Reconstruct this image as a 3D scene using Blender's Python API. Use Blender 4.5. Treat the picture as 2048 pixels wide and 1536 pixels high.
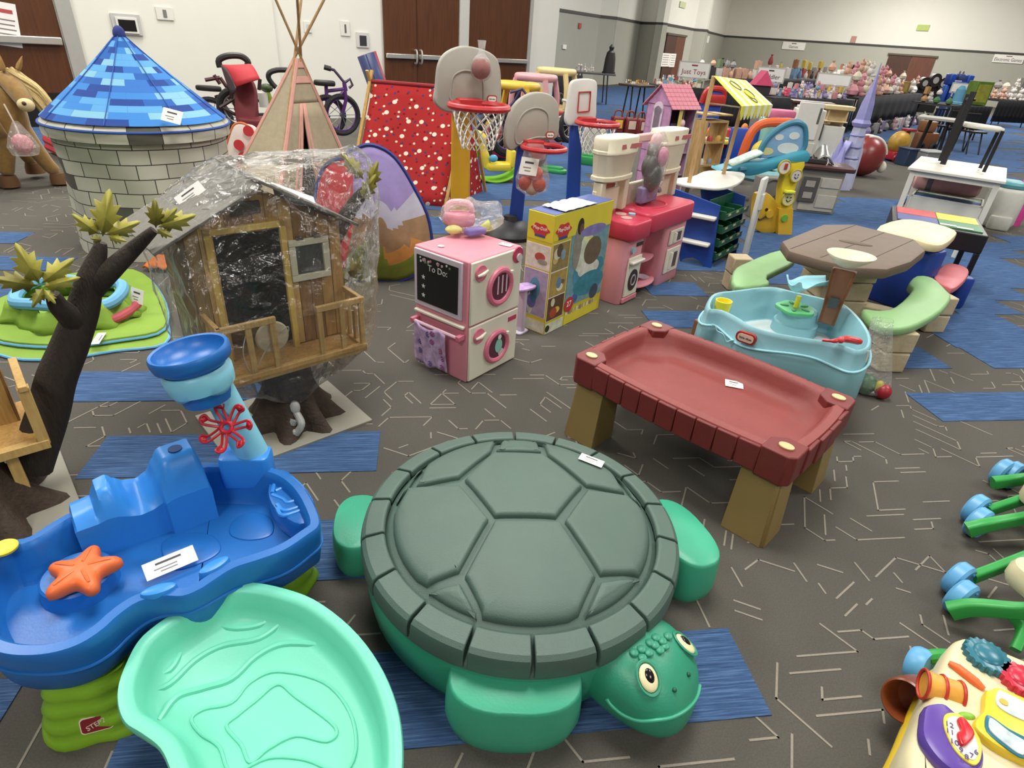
import bpy, bmesh, math, random
from mathutils import Matrix, Vector, noise
random.seed(7)
S = bpy.context.scene
for o in list(bpy.data.objects): bpy.data.objects.remove(o, do_unlink=True)
COL = S.collection
PI = math.pi
# ------------------------------------------------------------------ camera
FPX, PIT, ROLL, CH = 1190.0, math.radians(30.15), math.radians(4.38), 1.4
_fw = Vector((0, math.cos(PIT), -math.sin(PIT))); _up = Vector((0, math.sin(PIT), math.cos(PIT))); _rt = Vector((1, 0, 0))
_R = _rt*math.cos(ROLL) + _up*math.sin(ROLL); _U = _up*math.cos(ROLL) - _rt*math.sin(ROLL)
cam_d = bpy.data.cameras.new('camera'); cam = bpy.data.objects.new('camera', cam_d); COL.objects.link(cam)
cam_d.sensor_fit = 'HORIZONTAL'; cam_d.sensor_width = 36.0; cam_d.lens = FPX/2048*36; cam_d.clip_end = 300; cam_d.clip_start = .02
cam.matrix_world = Matrix(((_R.x, _U.x, -_fw.x, 0), (_R.y, _U.y, -_fw.y, 0), (_R.z, _U.z, -_fw.z, CH), (0, 0, 0, 1)))
S.camera = cam
# ------------------------------------------------------------------ light
S.view_settings.view_transform = 'Standard'; S.view_settings.look = 'None'
S.view_settings.gamma = 1.0; S.view_settings.use_curve_mapping = False
S.view_settings.exposure = -0.12
W = bpy.data.worlds.new('hall_air'); S.world = W; W.use_nodes = True
W.node_tree.nodes['Background'].inputs[0].default_value = (1.0, .985, .96, 1)
W.node_tree.nodes['Background'].inputs[1].default_value = .28
def area(name, loc, size, power, col=(1, .97, .92)):
    d = bpy.data.lights.new(name, 'AREA'); d.shape = 'RECTANGLE'; d.size, d.size_y = size; d.energy = power; d.color = col
    o = bpy.data.objects.new(name, d); COL.objects.link(o); o.location = loc
    return o
for x, y, e in ((-6, 3.5, 400), (0, 2.5, 330), (6.5, 3, 330), (-3.5, 8.5, 350), (2, 10, 330), (9, 10, 360), (4, 19, 480), (13, 19, 480), (11.5, 29, 800), (19, 24, 700), (16, 32, 700), (-2, -4, 300), (6, -4, 300)):
    area('ceiling_light_panel', (x, y, 5.85), (2.2, 2.2), e)

# ------------------------------------------------------------------ pixel <-> place helpers (photograph read as 2048 x 1536)
def ray(x, y): return _R*((x-1024)/FPX) - _U*((y-768)/FPX) + _fw
CAM = Vector((0, 0, CH))
def G(x, y, z=0.0):
    d = ray(x, y); return CAM + d*((z-CH)/d.z)
def D(x, y, dist):
    d = ray(x, y); return CAM + d*(dist/math.hypot(d.x, d.y))
def HZ(x, y, base):
    """height of pixel (x,y) above the ground point base"""
    return D(x, y, math.hypot(base[0], base[1])).z
def hit(x, y, c, r, M3=None):
    """first hit of a pixel's line with an ellipsoid (centre c, radii r, axes M3)"""
    d = ray(x, y); o = CAM - Vector(c)
    if M3: d = M3.transposed() @ d; o = M3.transposed() @ o
    d2 = Vector((d[i]/r[i] for i in range(3))); o2 = Vector((o[i]/r[i] for i in range(3)))
    a = d2.dot(d2); b = 2*d2.dot(o2); c_ = o2.dot(o2)-1; q = b*b-4*a*c_
    t = -b/(2*a) if q < 0 else (-b-math.sqrt(q))/(2*a)
    return CAM + ray(x, y)*t
def plane_hit(x, y, p, n):
    d = ray(x, y); p = Vector(p); n = Vector(n); return CAM + d*((p-CAM).dot(n)/d.dot(n))

# ------------------------------------------------------------------ materials
def lin(h):
    if isinstance(h, str):
        h = h.lstrip('#'); c = [int(h[i:i+2], 16)/255 for i in (0, 2, 4)]
    else: c = [v/255 for v in h]
    return tuple(v/12.92 if v <= .04045 else ((v+.055)/1.055)**2.4 for v in c) + (1,)
MATS = {}
def nt(m): return m.node_tree.nodes, m.node_tree.links
def M(col, rough=.45, var=.06, scale=18, bump=0, bscale=120, metal=0, spec=.5, alpha=1, name=None, trans=0, sheen=0, emit=0, stretch=None):
    key = (col if isinstance(col, str) else tuple(col), rough, var, scale, bump, bscale, metal, spec, alpha, trans, sheen, emit, stretch)
    if key in MATS: return MATS[key]
    m = bpy.data.materials.new(name or 'mat_%s' % (col if isinstance(col, str) else '%d_%d_%d' % tuple(col))); m.use_nodes = True
    N, L = nt(m); p = N['Principled BSDF']; c = lin(col)
    p.inputs['Roughness'].default_value = rough; p.inputs['Metallic'].default_value = metal
    p.inputs['Specular IOR Level'].default_value = spec; p.inputs['Alpha'].default_value = alpha
    p.inputs['Transmission Weight'].default_value = trans
    if sheen: p.inputs['Sheen Weight'].default_value = sheen
    if emit: p.inputs['Emission Color'].default_value = c; p.inputs['Emission Strength'].default_value = emit
    if var or bump:
        tc = N.new('ShaderNodeTexCoord'); mp = N.new('ShaderNodeMapping'); L.new(tc.outputs['Object'], mp.inputs[0])
        if stretch: mp.inputs['Scale'].default_value = stretch
    if var:
        n = N.new('ShaderNodeTexNoise'); n.inputs['Scale'].default_value = scale; n.inputs['Detail'].default_value = 4; L.new(mp.outputs[0], n.inputs['Vector'])
        r = N.new('ShaderNodeMix'); r.data_type = 'RGBA'; L.new(n.outputs['Fac'], r.inputs['Factor'])
        r.inputs['A'].default_value = tuple(max(0, v*(1-2*var)) for v in c[:3])+(1,); r.inputs['B'].default_value = tuple(min(1, v*(1+2*var)) for v in c[:3])+(1,)
        L.new(r.outputs['Result'], p.inputs['Base Color'])
    else: p.inputs['Base Color'].default_value = c
    if bump:
        n = N.new('ShaderNodeTexNoise'); n.inputs['Scale'].default_value = bscale; n.inputs['Detail'].default_value = 3; L.new(mp.outputs[0], n.inputs['Vector'])
        b = N.new('ShaderNodeBump'); b.inputs['Strength'].default_value = bump; b.inputs['Distance'].default_value = .004; L.new(n.outputs['Fac'], b.inputs['Height']); L.new(b.outputs[0], p.inputs['Normal'])
    MATS[key] = m; return m
def wood(col, col2, scale=(6, 6, 60), rough=.55):
    key = ('wood', col, col2, scale)
    if key in MATS: return MATS[key]
    m = bpy.data.materials.new('wood_'+col); m.use_nodes = True; N, L = nt(m); p = N['Principled BSDF']
    tc = N.new('ShaderNodeTexCoord'); mp = N.new('ShaderNodeMapping'); mp.inputs['Scale'].default_value = scale; L.new(tc.outputs['Object'], mp.inputs[0])
    n = N.new('ShaderNodeTexNoise'); n.inputs['Scale'].default_value = 3; n.inputs['Detail'].default_value = 6; n.inputs['Distortion'].default_value = .6; L.new(mp.outputs[0], n.inputs['Vector'])
    r = N.new('ShaderNodeValToRGB'); r.color_ramp.elements[0].position = .3; r.color_ramp.elements[1].position = .7
    r.color_ramp.elements[0].color = lin(col2); r.color_ramp.elements[1].color = lin(col); L.new(n.outputs['Fac'], r.inputs[0]); L.new(r.outputs[0], p.inputs['Base Color'])
    p.inputs['Roughness'].default_value = rough; MATS[key] = m; return m
def film(name, a0=.10, a1=.5, col='#e8e8e4', scale=14, strength=.9, tint=(1, 1, 1), dfac=.5):
    """thin crumpled clear plastic: mostly see-through, shiny where it creases"""
    m = bpy.data.materials.new(name); m.use_nodes = True; N, L = nt(m); N.remove(N['Principled BSDF']); out = N['Material Output']
    tr = N.new('ShaderNodeBsdfTransparent'); tr.inputs[0].default_value = tint+(1,)
    gl = N.new('ShaderNodeBsdfGlossy'); gl.inputs['Roughness'].default_value = .12; gl.inputs[0].default_value = (1, 1, 1, 1)
    df = N.new('ShaderNodeBsdfDiffuse'); df.inputs[0].default_value = lin(col)
    tc = N.new('ShaderNodeTexCoord'); n = N.new('ShaderNodeTexNoise'); n.inputs['Scale'].default_value = scale; n.inputs['Detail'].default_value = 5; n.inputs['Distortion'].default_value = 1.2
    L.new(tc.outputs['Object'], n.inputs['Vector'])
    b = N.new('ShaderNodeBump'); b.inputs['Strength'].default_value = strength; b.inputs['Distance'].default_value = .02; L.new(n.outputs['Fac'], b.inputs['Height'])
    for s_ in (gl, df): L.new(b.outputs[0], s_.inputs['Normal'])
    lw = N.new('ShaderNodeLayerWeight'); lw.inputs[0].default_value = .25; L.new(b.outputs[0], lw.inputs['Normal'])
    mr = N.new('ShaderNodeMapRange'); mr.inputs['To Min'].default_value = a0; mr.inputs['To Max'].default_value = a1; L.new(lw.outputs['Fresnel'], mr.inputs[0])
    ad = N.new('ShaderNodeMixShader'); ad.inputs[0].default_value = dfac; L.new(gl.outputs[0], ad.inputs[1]); L.new(df.outputs[0], ad.inputs[2])
    mx = N.new('ShaderNodeMixShader'); L.new(mr.outputs[0], mx.inputs[0]); L.new(tr.outputs[0], mx.inputs[1]); L.new(ad.outputs[0], mx.inputs[2])
    L.new(mx.outputs[0], out.inputs[0]); return m

# ------------------------------------------------------------------ mesh building
def euler(rx=0, ry=0, rz=0, loc=(0, 0, 0)):
    return Matrix.Translation(loc) @ Matrix.Rotation(rz, 4, 'Z') @ Matrix.Rotation(ry, 4, 'Y') @ Matrix.Rotation(rx, 4, 'X')
def aim(a, b):
    """matrix whose +Z runs from a to b, at a"""
    a = Vector(a); b = Vector(b); q = (b-a).to_track_quat('Z', 'Y'); return Matrix.Translation(a) @ q.to_matrix().to_4x4()
def rrect(w, d, r, n=5):
    out = []
    for cx, cy, a0 in ((w/2-r, d/2-r, 0), (-w/2+r, d/2-r, PI/2), (-w/2+r, -d/2+r, PI), (w/2-r, -d/2+r, 1.5*PI)):
        for k in range(n+1):
            a = a0+PI/2*k/n; out.append((cx+r*math.cos(a), cy+r*math.sin(a)))
    return out
def ell(a, b, n=24, p=2.0, cx=0, cy=0):
    out = []
    for k in range(n):
        t = 2*PI*k/n; c, s = math.cos(t), math.sin(t)
        out.append((cx+a*math.copysign(abs(c)**(2/p), c), cy+b*math.copysign(abs(s)**(2/p), s)))
    return out
def spline(pts, n=6, closed=True):
    """Catmull-Rom through points"""
    P = [Vector(p) for p in pts]; out = []; m = len(P)
    for i in range(m if closed else m-1):
        if closed: a, b, c, d = P[i-1], P[i], P[(i+1) % m], P[(i+2) % m]
        else: a, b, c, d = P[max(i-1, 0)], P[i], P[i+1], P[min(i+2, m-1)]
        for k in range(n):
            t = k/n; out.append(.5*((2*b)+(c-a)*t+(2*a-5*b+4*c-d)*t*t+(-a+3*b-3*c+d)*t**3))
    if not closed: out.append(P[-1])
    return out
def area2(p): return sum(p[i][0]*p[(i+1) % len(p)][1]-p[(i+1) % len(p)][0]*p[i][1] for i in range(len(p)))/2
def offset(poly, d):
    """move a closed outline outwards by d"""
    s = 1 if area2(poly) > 0 else -1; n = len(poly); out = []
    for i in range(n):
        a = Vector(poly[i-1][:2]); b = Vector(poly[i][:2]); c = Vector(poly[(i+1) % n][:2]); t = (c-a)
        if t.length < 1e-9: t = Vector((1, 0))
        t.normalize(); out.append((b.x+s*t.y*d, b.y-s*t.x*d))
    return out
class MB:
    def __init__(s): s.v = []; s.f = []; s.uv = {}; s.mi = []; s.cur = 0
    def add(s, vs, fs, Mx=None, uv=None):
        k = len(s.v)
        for p in vs:
            p = Vector(p); s.v.append(Mx @ p if Mx else p)
        for f in fs: s.f.append([k+i for i in f]); s.mi.append(s.cur)
        if uv:
            for i, u in enumerate(uv): s.uv[k+i] = u
        return s
    def box(s, c, d, rz=0, Mx=None):
        x, y, z = d[0]/2, d[1]/2, d[2]/2; m = Matrix.Translation(c) @ Matrix.Rotation(rz, 4, 'Z')
        if Mx: m = Mx @ m
        return s.add([(-x, -y, -z), (x, -y, -z), (x, y, -z), (-x, y, -z), (-x, -y, z), (x, -y, z), (x, y, z), (-x, y, z)], [(3, 2, 1, 0), (4, 5, 6, 7), (0, 1, 5, 4), (1, 2, 6, 5), (2, 3, 7, 6), (3, 0, 4, 7)], m)
    def bar(s, a, b, w, h=None):
        """square bar from a to b"""
        h = h or w; a = Vector(a); b = Vector(b); m = aim(a, b); l = (b-a).length
        return s.box((0, 0, l/2), (w, h, l), Mx=m)
    def loft(s, rings, cap=(True, True), Mx=None, closed=True, uv=None):
        n = len(rings[0]); vs = [p for r in rings for p in r]; fs = []
        for i in range(len(rings)-1):
            for j in range(n if closed else n-1):
                k = (j+1) % n; fs.append((i*n+j, i*n+k, (i+1)*n+k, (i+1)*n+j))
        if cap[0]: fs.append(tuple(range(n))[::-1])
        if cap[1]: fs.append(tuple((len(rings)-1)*n+j for j in range(n)))
        return s.add(vs, fs, Mx, uv)
    def prism(s, poly, z0, z1, Mx=None):
        return s.loft([[(p[0], p[1], z0) for p in poly], [(p[0], p[1], z1) for p in poly]], Mx=Mx)
    def pill(s, poly, z0, z1, r=.01, Mx=None, bot=True):
        """prism with rounded top (and bottom) edges"""
        R = []
        if bot: R += [[(p[0], p[1], z0) for p in offset(poly, -r)], [(p[0], p[1], z0+r*.3) for p in offset(poly, -r*.3)], [(p[0], p[1], z0+r) for p in poly]]
        else: R += [[(p[0], p[1], z0) for p in poly]]
        R += [[(p[0], p[1], z1-r) for p in poly], [(p[0], p[1], z1-r*.3) for p in offset(poly, -r*.3)], [(p[0], p[1], z1) for p in offset(poly, -r)]]
        return s.loft(R, Mx=Mx)
    def lathe(s, prof, n=24, Mx=None, cap=(True, True), a0=0, a1=2*PI):
        full = abs(a1-a0-2*PI) < 1e-6; k = n if full else n+1
        rings = [[(r*math.cos(a0+(a1-a0)*j/n), r*math.sin(a0+(a1-a0)*j/n), z) for j in range(k)] for r, z in prof]
        return s.loft(rings, cap if full else (False, False), Mx, closed=full)
    def cyl(s, r, z0, z1, n=20, Mx=None, r2=None):
        return s.lathe([(r, z0), (r if r2 is None else r2, z1)], n, Mx)
    def rod(s, a, b, r, n=8, r2=None):
        return s.cyl(r, 0, (Vector(b)-Vector(a)).length, n, aim(a, b), r2)
    def tube(s, path, r, n=8, closed=False, Mx=None):
        P = [Vector(p) for p in path]; m = len(P); rings = []; up = None
        for i in range(m):
            if closed: t = P[(i+1) % m]-P[i-1]
            else: t = P[min(i+1, m-1)]-P[max(i-1, 0)]
            if t.length < 1e-9: t = Vector((0, 0, 1))
            t.normalize()
            if up is None: up = Vector((0, 0, 1)) if abs(t.z) < .9 else Vector((1, 0, 0))
            x = up.cross(t); 
            if x.length < 1e-6: x = Vector((1, 0, 0)).cross(t)
            x.normalize(); y = t.cross(x); up = y
            ri = r[i] if isinstance(r, (list, tuple)) else r
            rings.append([P[i]+x*ri*math.cos(2*PI*j/n)+y*ri*math.sin(2*PI*j/n) for j in range(n)])
        if closed:
            rings.append(rings[0]); return s.loft(rings, (False, False), Mx)
        return s.loft(rings, Mx=Mx)
    def ball(s, c, r, n=16, m=10, Mx=None):
        r = (r, r, r) if isinstance(r, (int, float)) else r
        prof = [(math.sin(PI*i/m), -math.cos(PI*i/m)) for i in range(m+1)]
        rings = [[(c[0]+r[0]*p*math.cos(2*PI*j/n), c[1]+r[1]*p*math.sin(2*PI*j/n), c[2]+r[2]*z) for j in range(n)] for p, z in prof[1:-1]]
        k = len(s.v); s.loft(rings, (False, False), Mx)
        a = (c[0], c[1], c[2]-r[2]); b = (c[0], c[1], c[2]+r[2]); q = len(s.v)
        s.add([a, b], [], Mx)
        for j in range(n):
            s.f.append([q, k+(j+1) % n, k+j]); s.mi.append(s.cur)
            e = k+(m-2)*n; s.f.append([q+1, e+j, e+(j+1) % n]); s.mi.append(s.cur)
        return s
    def torus(s, R, r, n=28, k=8, Mx=None):
        return s.tube([(R*math.cos(2*PI*i/n), R*math.sin(2*PI*i/n), 0) for i in range(n)], r, k, True, Mx)
    def grid(s, fn, nu, nv, Mx=None, uvs=False, closed=False):
        vs = [fn(i/nu, j/nv) for i in range(nu+1) for j in range(nv+1)]; fs = []
        for i in range(nu):
            for j in range(nv):
                a = i*(nv+1)+j; fs.append((a, a+nv+1, a+nv+2, a+1))
        return s.add(vs, fs, Mx, [(i/nu, j/nv) for i in range(nu+1) for j in range(nv+1)] if uvs else None)
    def build(s, name, mat, parent=None, world=False, angle=35, bevel=0, bseg=2, solid=0, sub=0, merge=False, **tags):
        me = bpy.data.meshes.new(name); vs = s.v
        if world and parent is not None:
            inv = parent['_m'] if False else MWI[parent.name]; vs = [inv @ Vector(p) for p in vs]
        me.from_pydata([tuple(p) for p in vs], [], s.f)
        mats = mat if isinstance(mat, (list, tuple)) else [mat]
        for m in mats: me.materials.append(m)
        if len(mats) > 1: me.polygons.foreach_set('material_index', s.mi)
        if s.uv:
            ul = me.uv_layers.new(name='UVMap')
            for lp in me.loops: ul.data[lp.index].uv = s.uv.get(lp.vertex_index, (0, 0))
        bm = bmesh.new(); bm.from_mesh(me)
        if merge: bmesh.ops.remove_doubles(bm, verts=bm.verts, dist=1e-4)
        bmesh.ops.recalc_face_normals(bm, faces=bm.faces); bm.to_mesh(me); bm.free()
        if angle:
            me.shade_smooth(); me.set_sharp_from_angle(angle=math.radians(angle))
        o = bpy.data.objects.new(name, me); COL.objects.link(o)
        if parent is not None: o.parent = parent
        if solid:
            d = o.modifiers.new('thickness', 'SOLIDIFY'); d.thickness = solid; d.offset = 0
        if bevel:
            b = o.modifiers.new('edge', 'BEVEL'); b.width = bevel; b.segments = bseg; b.limit_method = 'ANGLE'; b.angle_limit = math.radians(40); b.harden_normals = False
        if sub:
            b = o.modifiers.new('smooth', 'SUBSURF'); b.levels = sub; b.render_levels = sub
        for k, v in tags.items(): o[k] = v
        return o
MWI = {}; MWF = {}
def thing(name, label, cat, loc=(0, 0, 0), rz=0, group=None, mat4=None):
    o = bpy.data.objects.new(name, None); COL.objects.link(o); o.empty_display_size = .05
    m = mat4 if mat4 is not None else Matrix.Translation(loc) @ Matrix.Rotation(rz, 4, 'Z')
    o.matrix_world = m; o['label'] = label; o['category'] = cat
    if group: o['group'] = group
    MWI[o.name] = m.inverted(); MWF[o.name] = m.copy(); return o
def tag(o, label, cat, group=None):
    o['label'] = label; o['category'] = cat
    if group: o['group'] = group
    return o
def dup(root, loc, rz, label=None, group=None, scale=1):
    r = root.copy(); COL.objects.link(r)
    r.matrix_world = Matrix.Translation(loc) @ Matrix.Rotation(rz, 4, 'Z') @ Matrix.Scale(scale, 4)
    if label: r['label'] = label
    if group: r['group'] = group
    for ch in list(root.children):
        c = ch.copy(); COL.objects.link(c); c.parent = r
        for g in ch.children:
            d = g.copy(); COL.objects.link(d); d.parent = c
    return r
def text(name, s, size, mat, parent, mx, ext=.0006, align='CENTER', world=True):
    cu = bpy.data.curves.new(name, 'FONT'); cu.body = s; cu.size = size; cu.extrude = ext; cu.align_x = align; cu.align_y = 'CENTER'; cu.resolution_u = 3
    t = bpy.data.objects.new(name, cu); COL.objects.link(t)
    dg = bpy.context.evaluated_depsgraph_get(); me = bpy.data.meshes.new_from_object(t.evaluated_get(dg)); bpy.data.objects.remove(t, do_unlink=True)
    me.materials.clear(); me.materials.append(mat); me.transform((MWI[parent.name] @ mx) if (world and parent is not None and parent.name in MWI) else mx)
    o = bpy.data.objects.new(name, me); COL.objects.link(o)
    if parent is not None: o.parent = parent
    return o
def frame3(o, x, y):
    """matrix with X along x, Y along y, at o"""
    x = Vector(x).normalized(); z = x.cross(Vector(y)).normalized(); y = z.cross(x)
    return Matrix(((x.x, y.x, z.x, o[0]), (x.y, y.y, z.y, o[1]), (x.z, y.z, z.z, o[2]), (0, 0, 0, 1)))
def price_tag(label, mx, w=.05, h=.035, text_rows=3, name='price_tag', parent_loc=None):
    """white printed card; mx: card plane, X right, Y up, Z out of the card"""
    t = thing(name, label, 'price tag', mat4=mx)
    MB().box((0, 0, .0006), (w, h, .0012)).build('card', M('#f2f1ec', .6, .02), t)
    b = MB().box((-.02*w, h*.22, .0014), (w*.5, h*.12, .0005))
    b.build('printed_bar', M('#4a4a4c', .7, 0), t)
    for k in range(text_rows-1):
        MB().box((-.1*w+.05*w*k, -h*.08-h*.18*k, .0014), (w*(.45-.12*k), h*.07, .0005)).build('printed_line', M('#8c8884', .7, 0), t)
    return t
UV_A = math.radians(9.46)
# ================================================================== the hall
WHITE_W = M('#dfddd2', .85, .015, 3, bump=.05, bscale=200, name='white_wall_paint')
GREY_W = M('#a9a89c', .85, .02, 3, name='grey_wall_paint')
DOORW = wood('#5c3418', '#4a2810', (14, 14, .8), .4)
STEEL = M('#c9c6bd', .35, .03, metal=.7); FRAMEG = M('#a3a29b', .5, .03)
def structure(o): o['kind'] = 'structure'; return o
fl = structure(MB().box((8, 18, -.05), (90, 80, .1)).build('floor', None or M('#5b5852', .95, .16, 240, bump=.55, bscale=900, spec=.12, name='grey_carpet'), angle=0))
structure(MB().box((8, 18, 6.1), (90, 80, .2)).build('ceiling', M('#e6e4dc', .9, .02), angle=0))
# ---- carpet planks (25 cm x 100 cm) laid 9.5 degrees off the view line
ca, sa = math.cos(UV_A), math.sin(UV_A)
def c2w(a, b, z=0): return Vector((a*ca-b*sa, a*sa+b*ca, z))
def w2c(p): return (p[0]*ca+p[1]*sa, -p[0]*sa+p[1]*ca)
def carpet_blue():
    m = bpy.data.materials.new('blue_carpet'); m.use_nodes = True; N, L = nt(m); p = N['Principled BSDF']; p.inputs['Roughness'].default_value = .95; p.inputs['Specular IOR Level'].default_value = .1
    tc = N.new('ShaderNodeTexCoord'); mp = N.new('ShaderNodeMapping'); mp.inputs['Scale'].default_value = (6, 190, 6); L.new(tc.outputs['Object'], mp.inputs[0])
    n = N.new('ShaderNodeTexNoise'); n.inputs['Scale'].default_value = 1.0; n.inputs['Detail'].default_value = 5; n.inputs['Roughness'].default_value = .7; L.new(mp.outputs[0], n.inputs['Vector'])
    r = N.new('ShaderNodeValToRGB'); e = r.color_ramp.elements; e[0].position = .3; e[0].color = lin('#283a58'); e[1].position = .72; e[1].color = lin('#6180a8')
    x = e.new(.5); x.color = lin('#3f587e'); L.new(n.outputs['Fac'], r.inputs[0]); L.new(r.outputs[0], p.inputs['Base Color'])
    b = N.new('ShaderNodeBump'); b.inputs['Strength'].default_value = .4; b.inputs['Distance'].default_value = .003; L.new(n.outputs['Fac'], b.inputs['Height']); L.new(b.outputs[0], p.inputs['Normal']); return m
BLUEC = carpet_blue()
# lattice phase from a plank whose right end and rear edge read clearly beside the doll house
A0, B0 = w2c(G(757, 901)); PL, PW = 1.0, .25
B0 -= .125
blue = set()
def inpoly(x, y, poly):
    c = False
    for i in range(len(poly)):
        x1, y1 = poly[i]; x2, y2 = poly[i-1]
        if (y1 > y) != (y2 > y) and x < (x2-x1)*(y-y1)/(y2-y1)+x1: c = not c
    return c
planks = {}
def add_plank(a0, a1, j): planks[(round(a0, 3), j)] = (a0, a1)
def near_plank(xl, yl, xr, yr):
    """one blue plank whose middle line runs from pixel to pixel"""
    a0, b0 = w2c(G(xl, yl)); a1, b1 = w2c(G(xr, yr)); j = round(((b0+b1)/2-B0)/PW-.5)
    add_plank(a0, a1, j)
near_plank(120, 770, 600, 772)
near_plank(184, 915, 757, 901)
near_plank(560, 1102, 1000, 1098)
near_plank(700, 1395, 1503, 1352)
near_plank(-120, 1420, 20, 1412)
near_plank(225, 1510, 560, 1500)
near_plank(1290, 575, 1400, 577)
near_plank(1297, 640, 1460, 640)
near_plank(1848, 815, 2200, 813)
near_plank(1720, 715, 1872, 717); near_plank(1956, 718, 2200, 718)
near_plank(-80, 476, 52, 475); near_plank(-80, 527, 140, 526); near_plank(-80, 580, 40, 580)
near_plank(1860, 650, 2040, 655); near_plank(1900, 688, 2150, 690)
BLUE_AREAS = [[(640, 470), (700, 330), (880, 210), (1120, 175), (1330, 172), (1330, 225), (1235, 250), (1215, 330), (1180, 400), (1170, 520), (1050, 480), (960, 470)],
              [(60, 246), (160, 244), (165, 300), (100, 292), (60, 275)], [(0, 246), (60, 246), (40, 300), (0, 300)],
              [(1440, 470), (1560, 440), (1700, 400), (1830, 400), (1830, 460), (1960, 480), (2060, 430), (2060, 640), (1920, 640), (1850, 590), (1700, 560), (1470, 560)],
              [(1500, 250), (1600, 215), (1760, 215), (1850, 240), (2060, 230), (2060, 400), (1880, 330), (1760, 320), (1680, 330), (1560, 330)],
              [(1250, 520), (1400, 500), (1470, 540), (1330, 535)]]
for j in range(0, 96):
    b = B0+PW*(j+.5); off = (j*.37) % 1
    for i in range(-14, 26):
        a = A0+PL*(i+off)
        for q in (.25, .75):
            w = c2w(a+q, b)
            if w.y < 2: continue
            v = w-CAM; z = v.dot(_fw); px = 1024+FPX*v.dot(_R)/z; py = 768-FPX*v.dot(_U)/z
            if any(inpoly(px, py, P) for P in BLUE_AREAS) and random.random() < .94: add_plank(a+q-.25, a+q+.25, j)
rest = MB(); near = []
for (a0, j), (a0_, a1) in planks.items():
    b0 = B0+PW*j; c = c2w((a0_+a1)/2, b0+PW/2); near.append((c.length, a0_, a1, b0, c))
near.sort(key=lambda t: t[0])
for i, (d, a0, a1, b0, c) in enumerate(near):
    if i < 60:
        o = MB().box((0, 0, .0015), (a1-a0, PW, .003)).build('carpet_plank', BLUEC, fl, angle=0)
        o.location = c; o.rotation_euler.z = UV_A
    else: rest.box((c.x, c.y, .0015), (a1-a0, PW, .003), UV_A)
# the far planks keep the weave direction through a rotated object frame
ro = rest.build('carpet_plank', BLUEC, fl, angle=0); ro['kind'] = 'stuff'
for v in ro.data.vertices: v.co = Matrix.Rotation(-UV_A, 4, 'Z') @ v.co
ro.rotation_euler.z = UV_A
# ---- woven line pattern of the grey planks
def in_blue(a, b):
    j = math.floor((b-B0)/PW)
    return any(a0 <= a <= a1 and (b0-1e-4) <= b <= b0+PW+1e-4 for d, a0, a1, b0, c in near[:220])
lines = MB()
def seg(p, q, w=.0058):
    d = (q[0]-p[0], q[1]-p[1]); l = math.hypot(*d)
    if l < .005: return
    if in_blue((p[0]+q[0])/2, (p[1]+q[1])/2): return
    nx, ny = -d[1]/l*w/2, d[0]/l*w/2; ex, ey = d[0]/l*w/2, d[1]/l*w/2
    P = [c2w(p[0]+nx-ex, p[1]+ny-ey, .0012), c2w(p[0]-nx-ex, p[1]-ny-ey, .0012), c2w(q[0]-nx+ex, q[1]-ny+ey, .0012), c2w(q[0]+nx+ex, q[1]+ny+ey, .0012)]
    k = len(lines.v); lines.v += P; lines.f.append([k, k+1, k+2, k+3]); lines.mi.append(0)
rl = random.Random(11); occ = {}
def busy(x, y, own):
    i, k = int(x/.03), int(y/.03)
    for u in (-1, 0, 1):
        for w_ in (-1, 0, 1):
            for (px, py, pid) in occ.get((i+u, k+w_), ()):
                if pid != own and (px-x)**2+(py-y)**2 < .024**2: return True
    return False
def plank_set(a, b):
    j = math.floor((b-B0)/PW); i = math.floor(a-A0-(j*.37) % 1); return 0 if (i*7+j*13+(i*j) % 5) % 3 else 30
UN = .036
for t_ in range(5200):
    b = rl.uniform(.35, 8.2); a = rl.uniform(-1, 1)*(1.4+b*1.15)+.25*b
    w = c2w(a, b)
    if w.length > 8.2: continue
    base = plank_set(a, b); p = (a, b); d = base+60*rl.randrange(6); n = rl.choice([1, 2, 2, 3, 3, 4, 5])
    if busy(a, b, -1): continue
    for s_ in range(n):
        r = math.radians(d); l = UN*rl.choice([1, 2, 2, 2, 3, 3, 4, 5]); q = (p[0]+l*math.cos(r), p[1]+l*math.sin(r)); m = max(2, int(l/.012))
        pts = [(p[0]+(q[0]-p[0])*k/m, p[1]+(q[1]-p[1])*k/m) for k in range(1, m+1)]
        if plank_set(*q) != base or any(busy(x, y, t_) for x, y in pts): break
        seg(p, q)
        for x, y in pts: occ.setdefault((int(x/.03), int(y/.03)), []).append((x, y, t_))
        p = q; d += rl.choice([60, -60, 60, -60, 120, -120])
lo = lines.build('carpet_line_pattern', M('#8d867a', .95, .12, 300, spec=.1), fl, angle=0); lo['kind'] = 'stuff'

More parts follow.
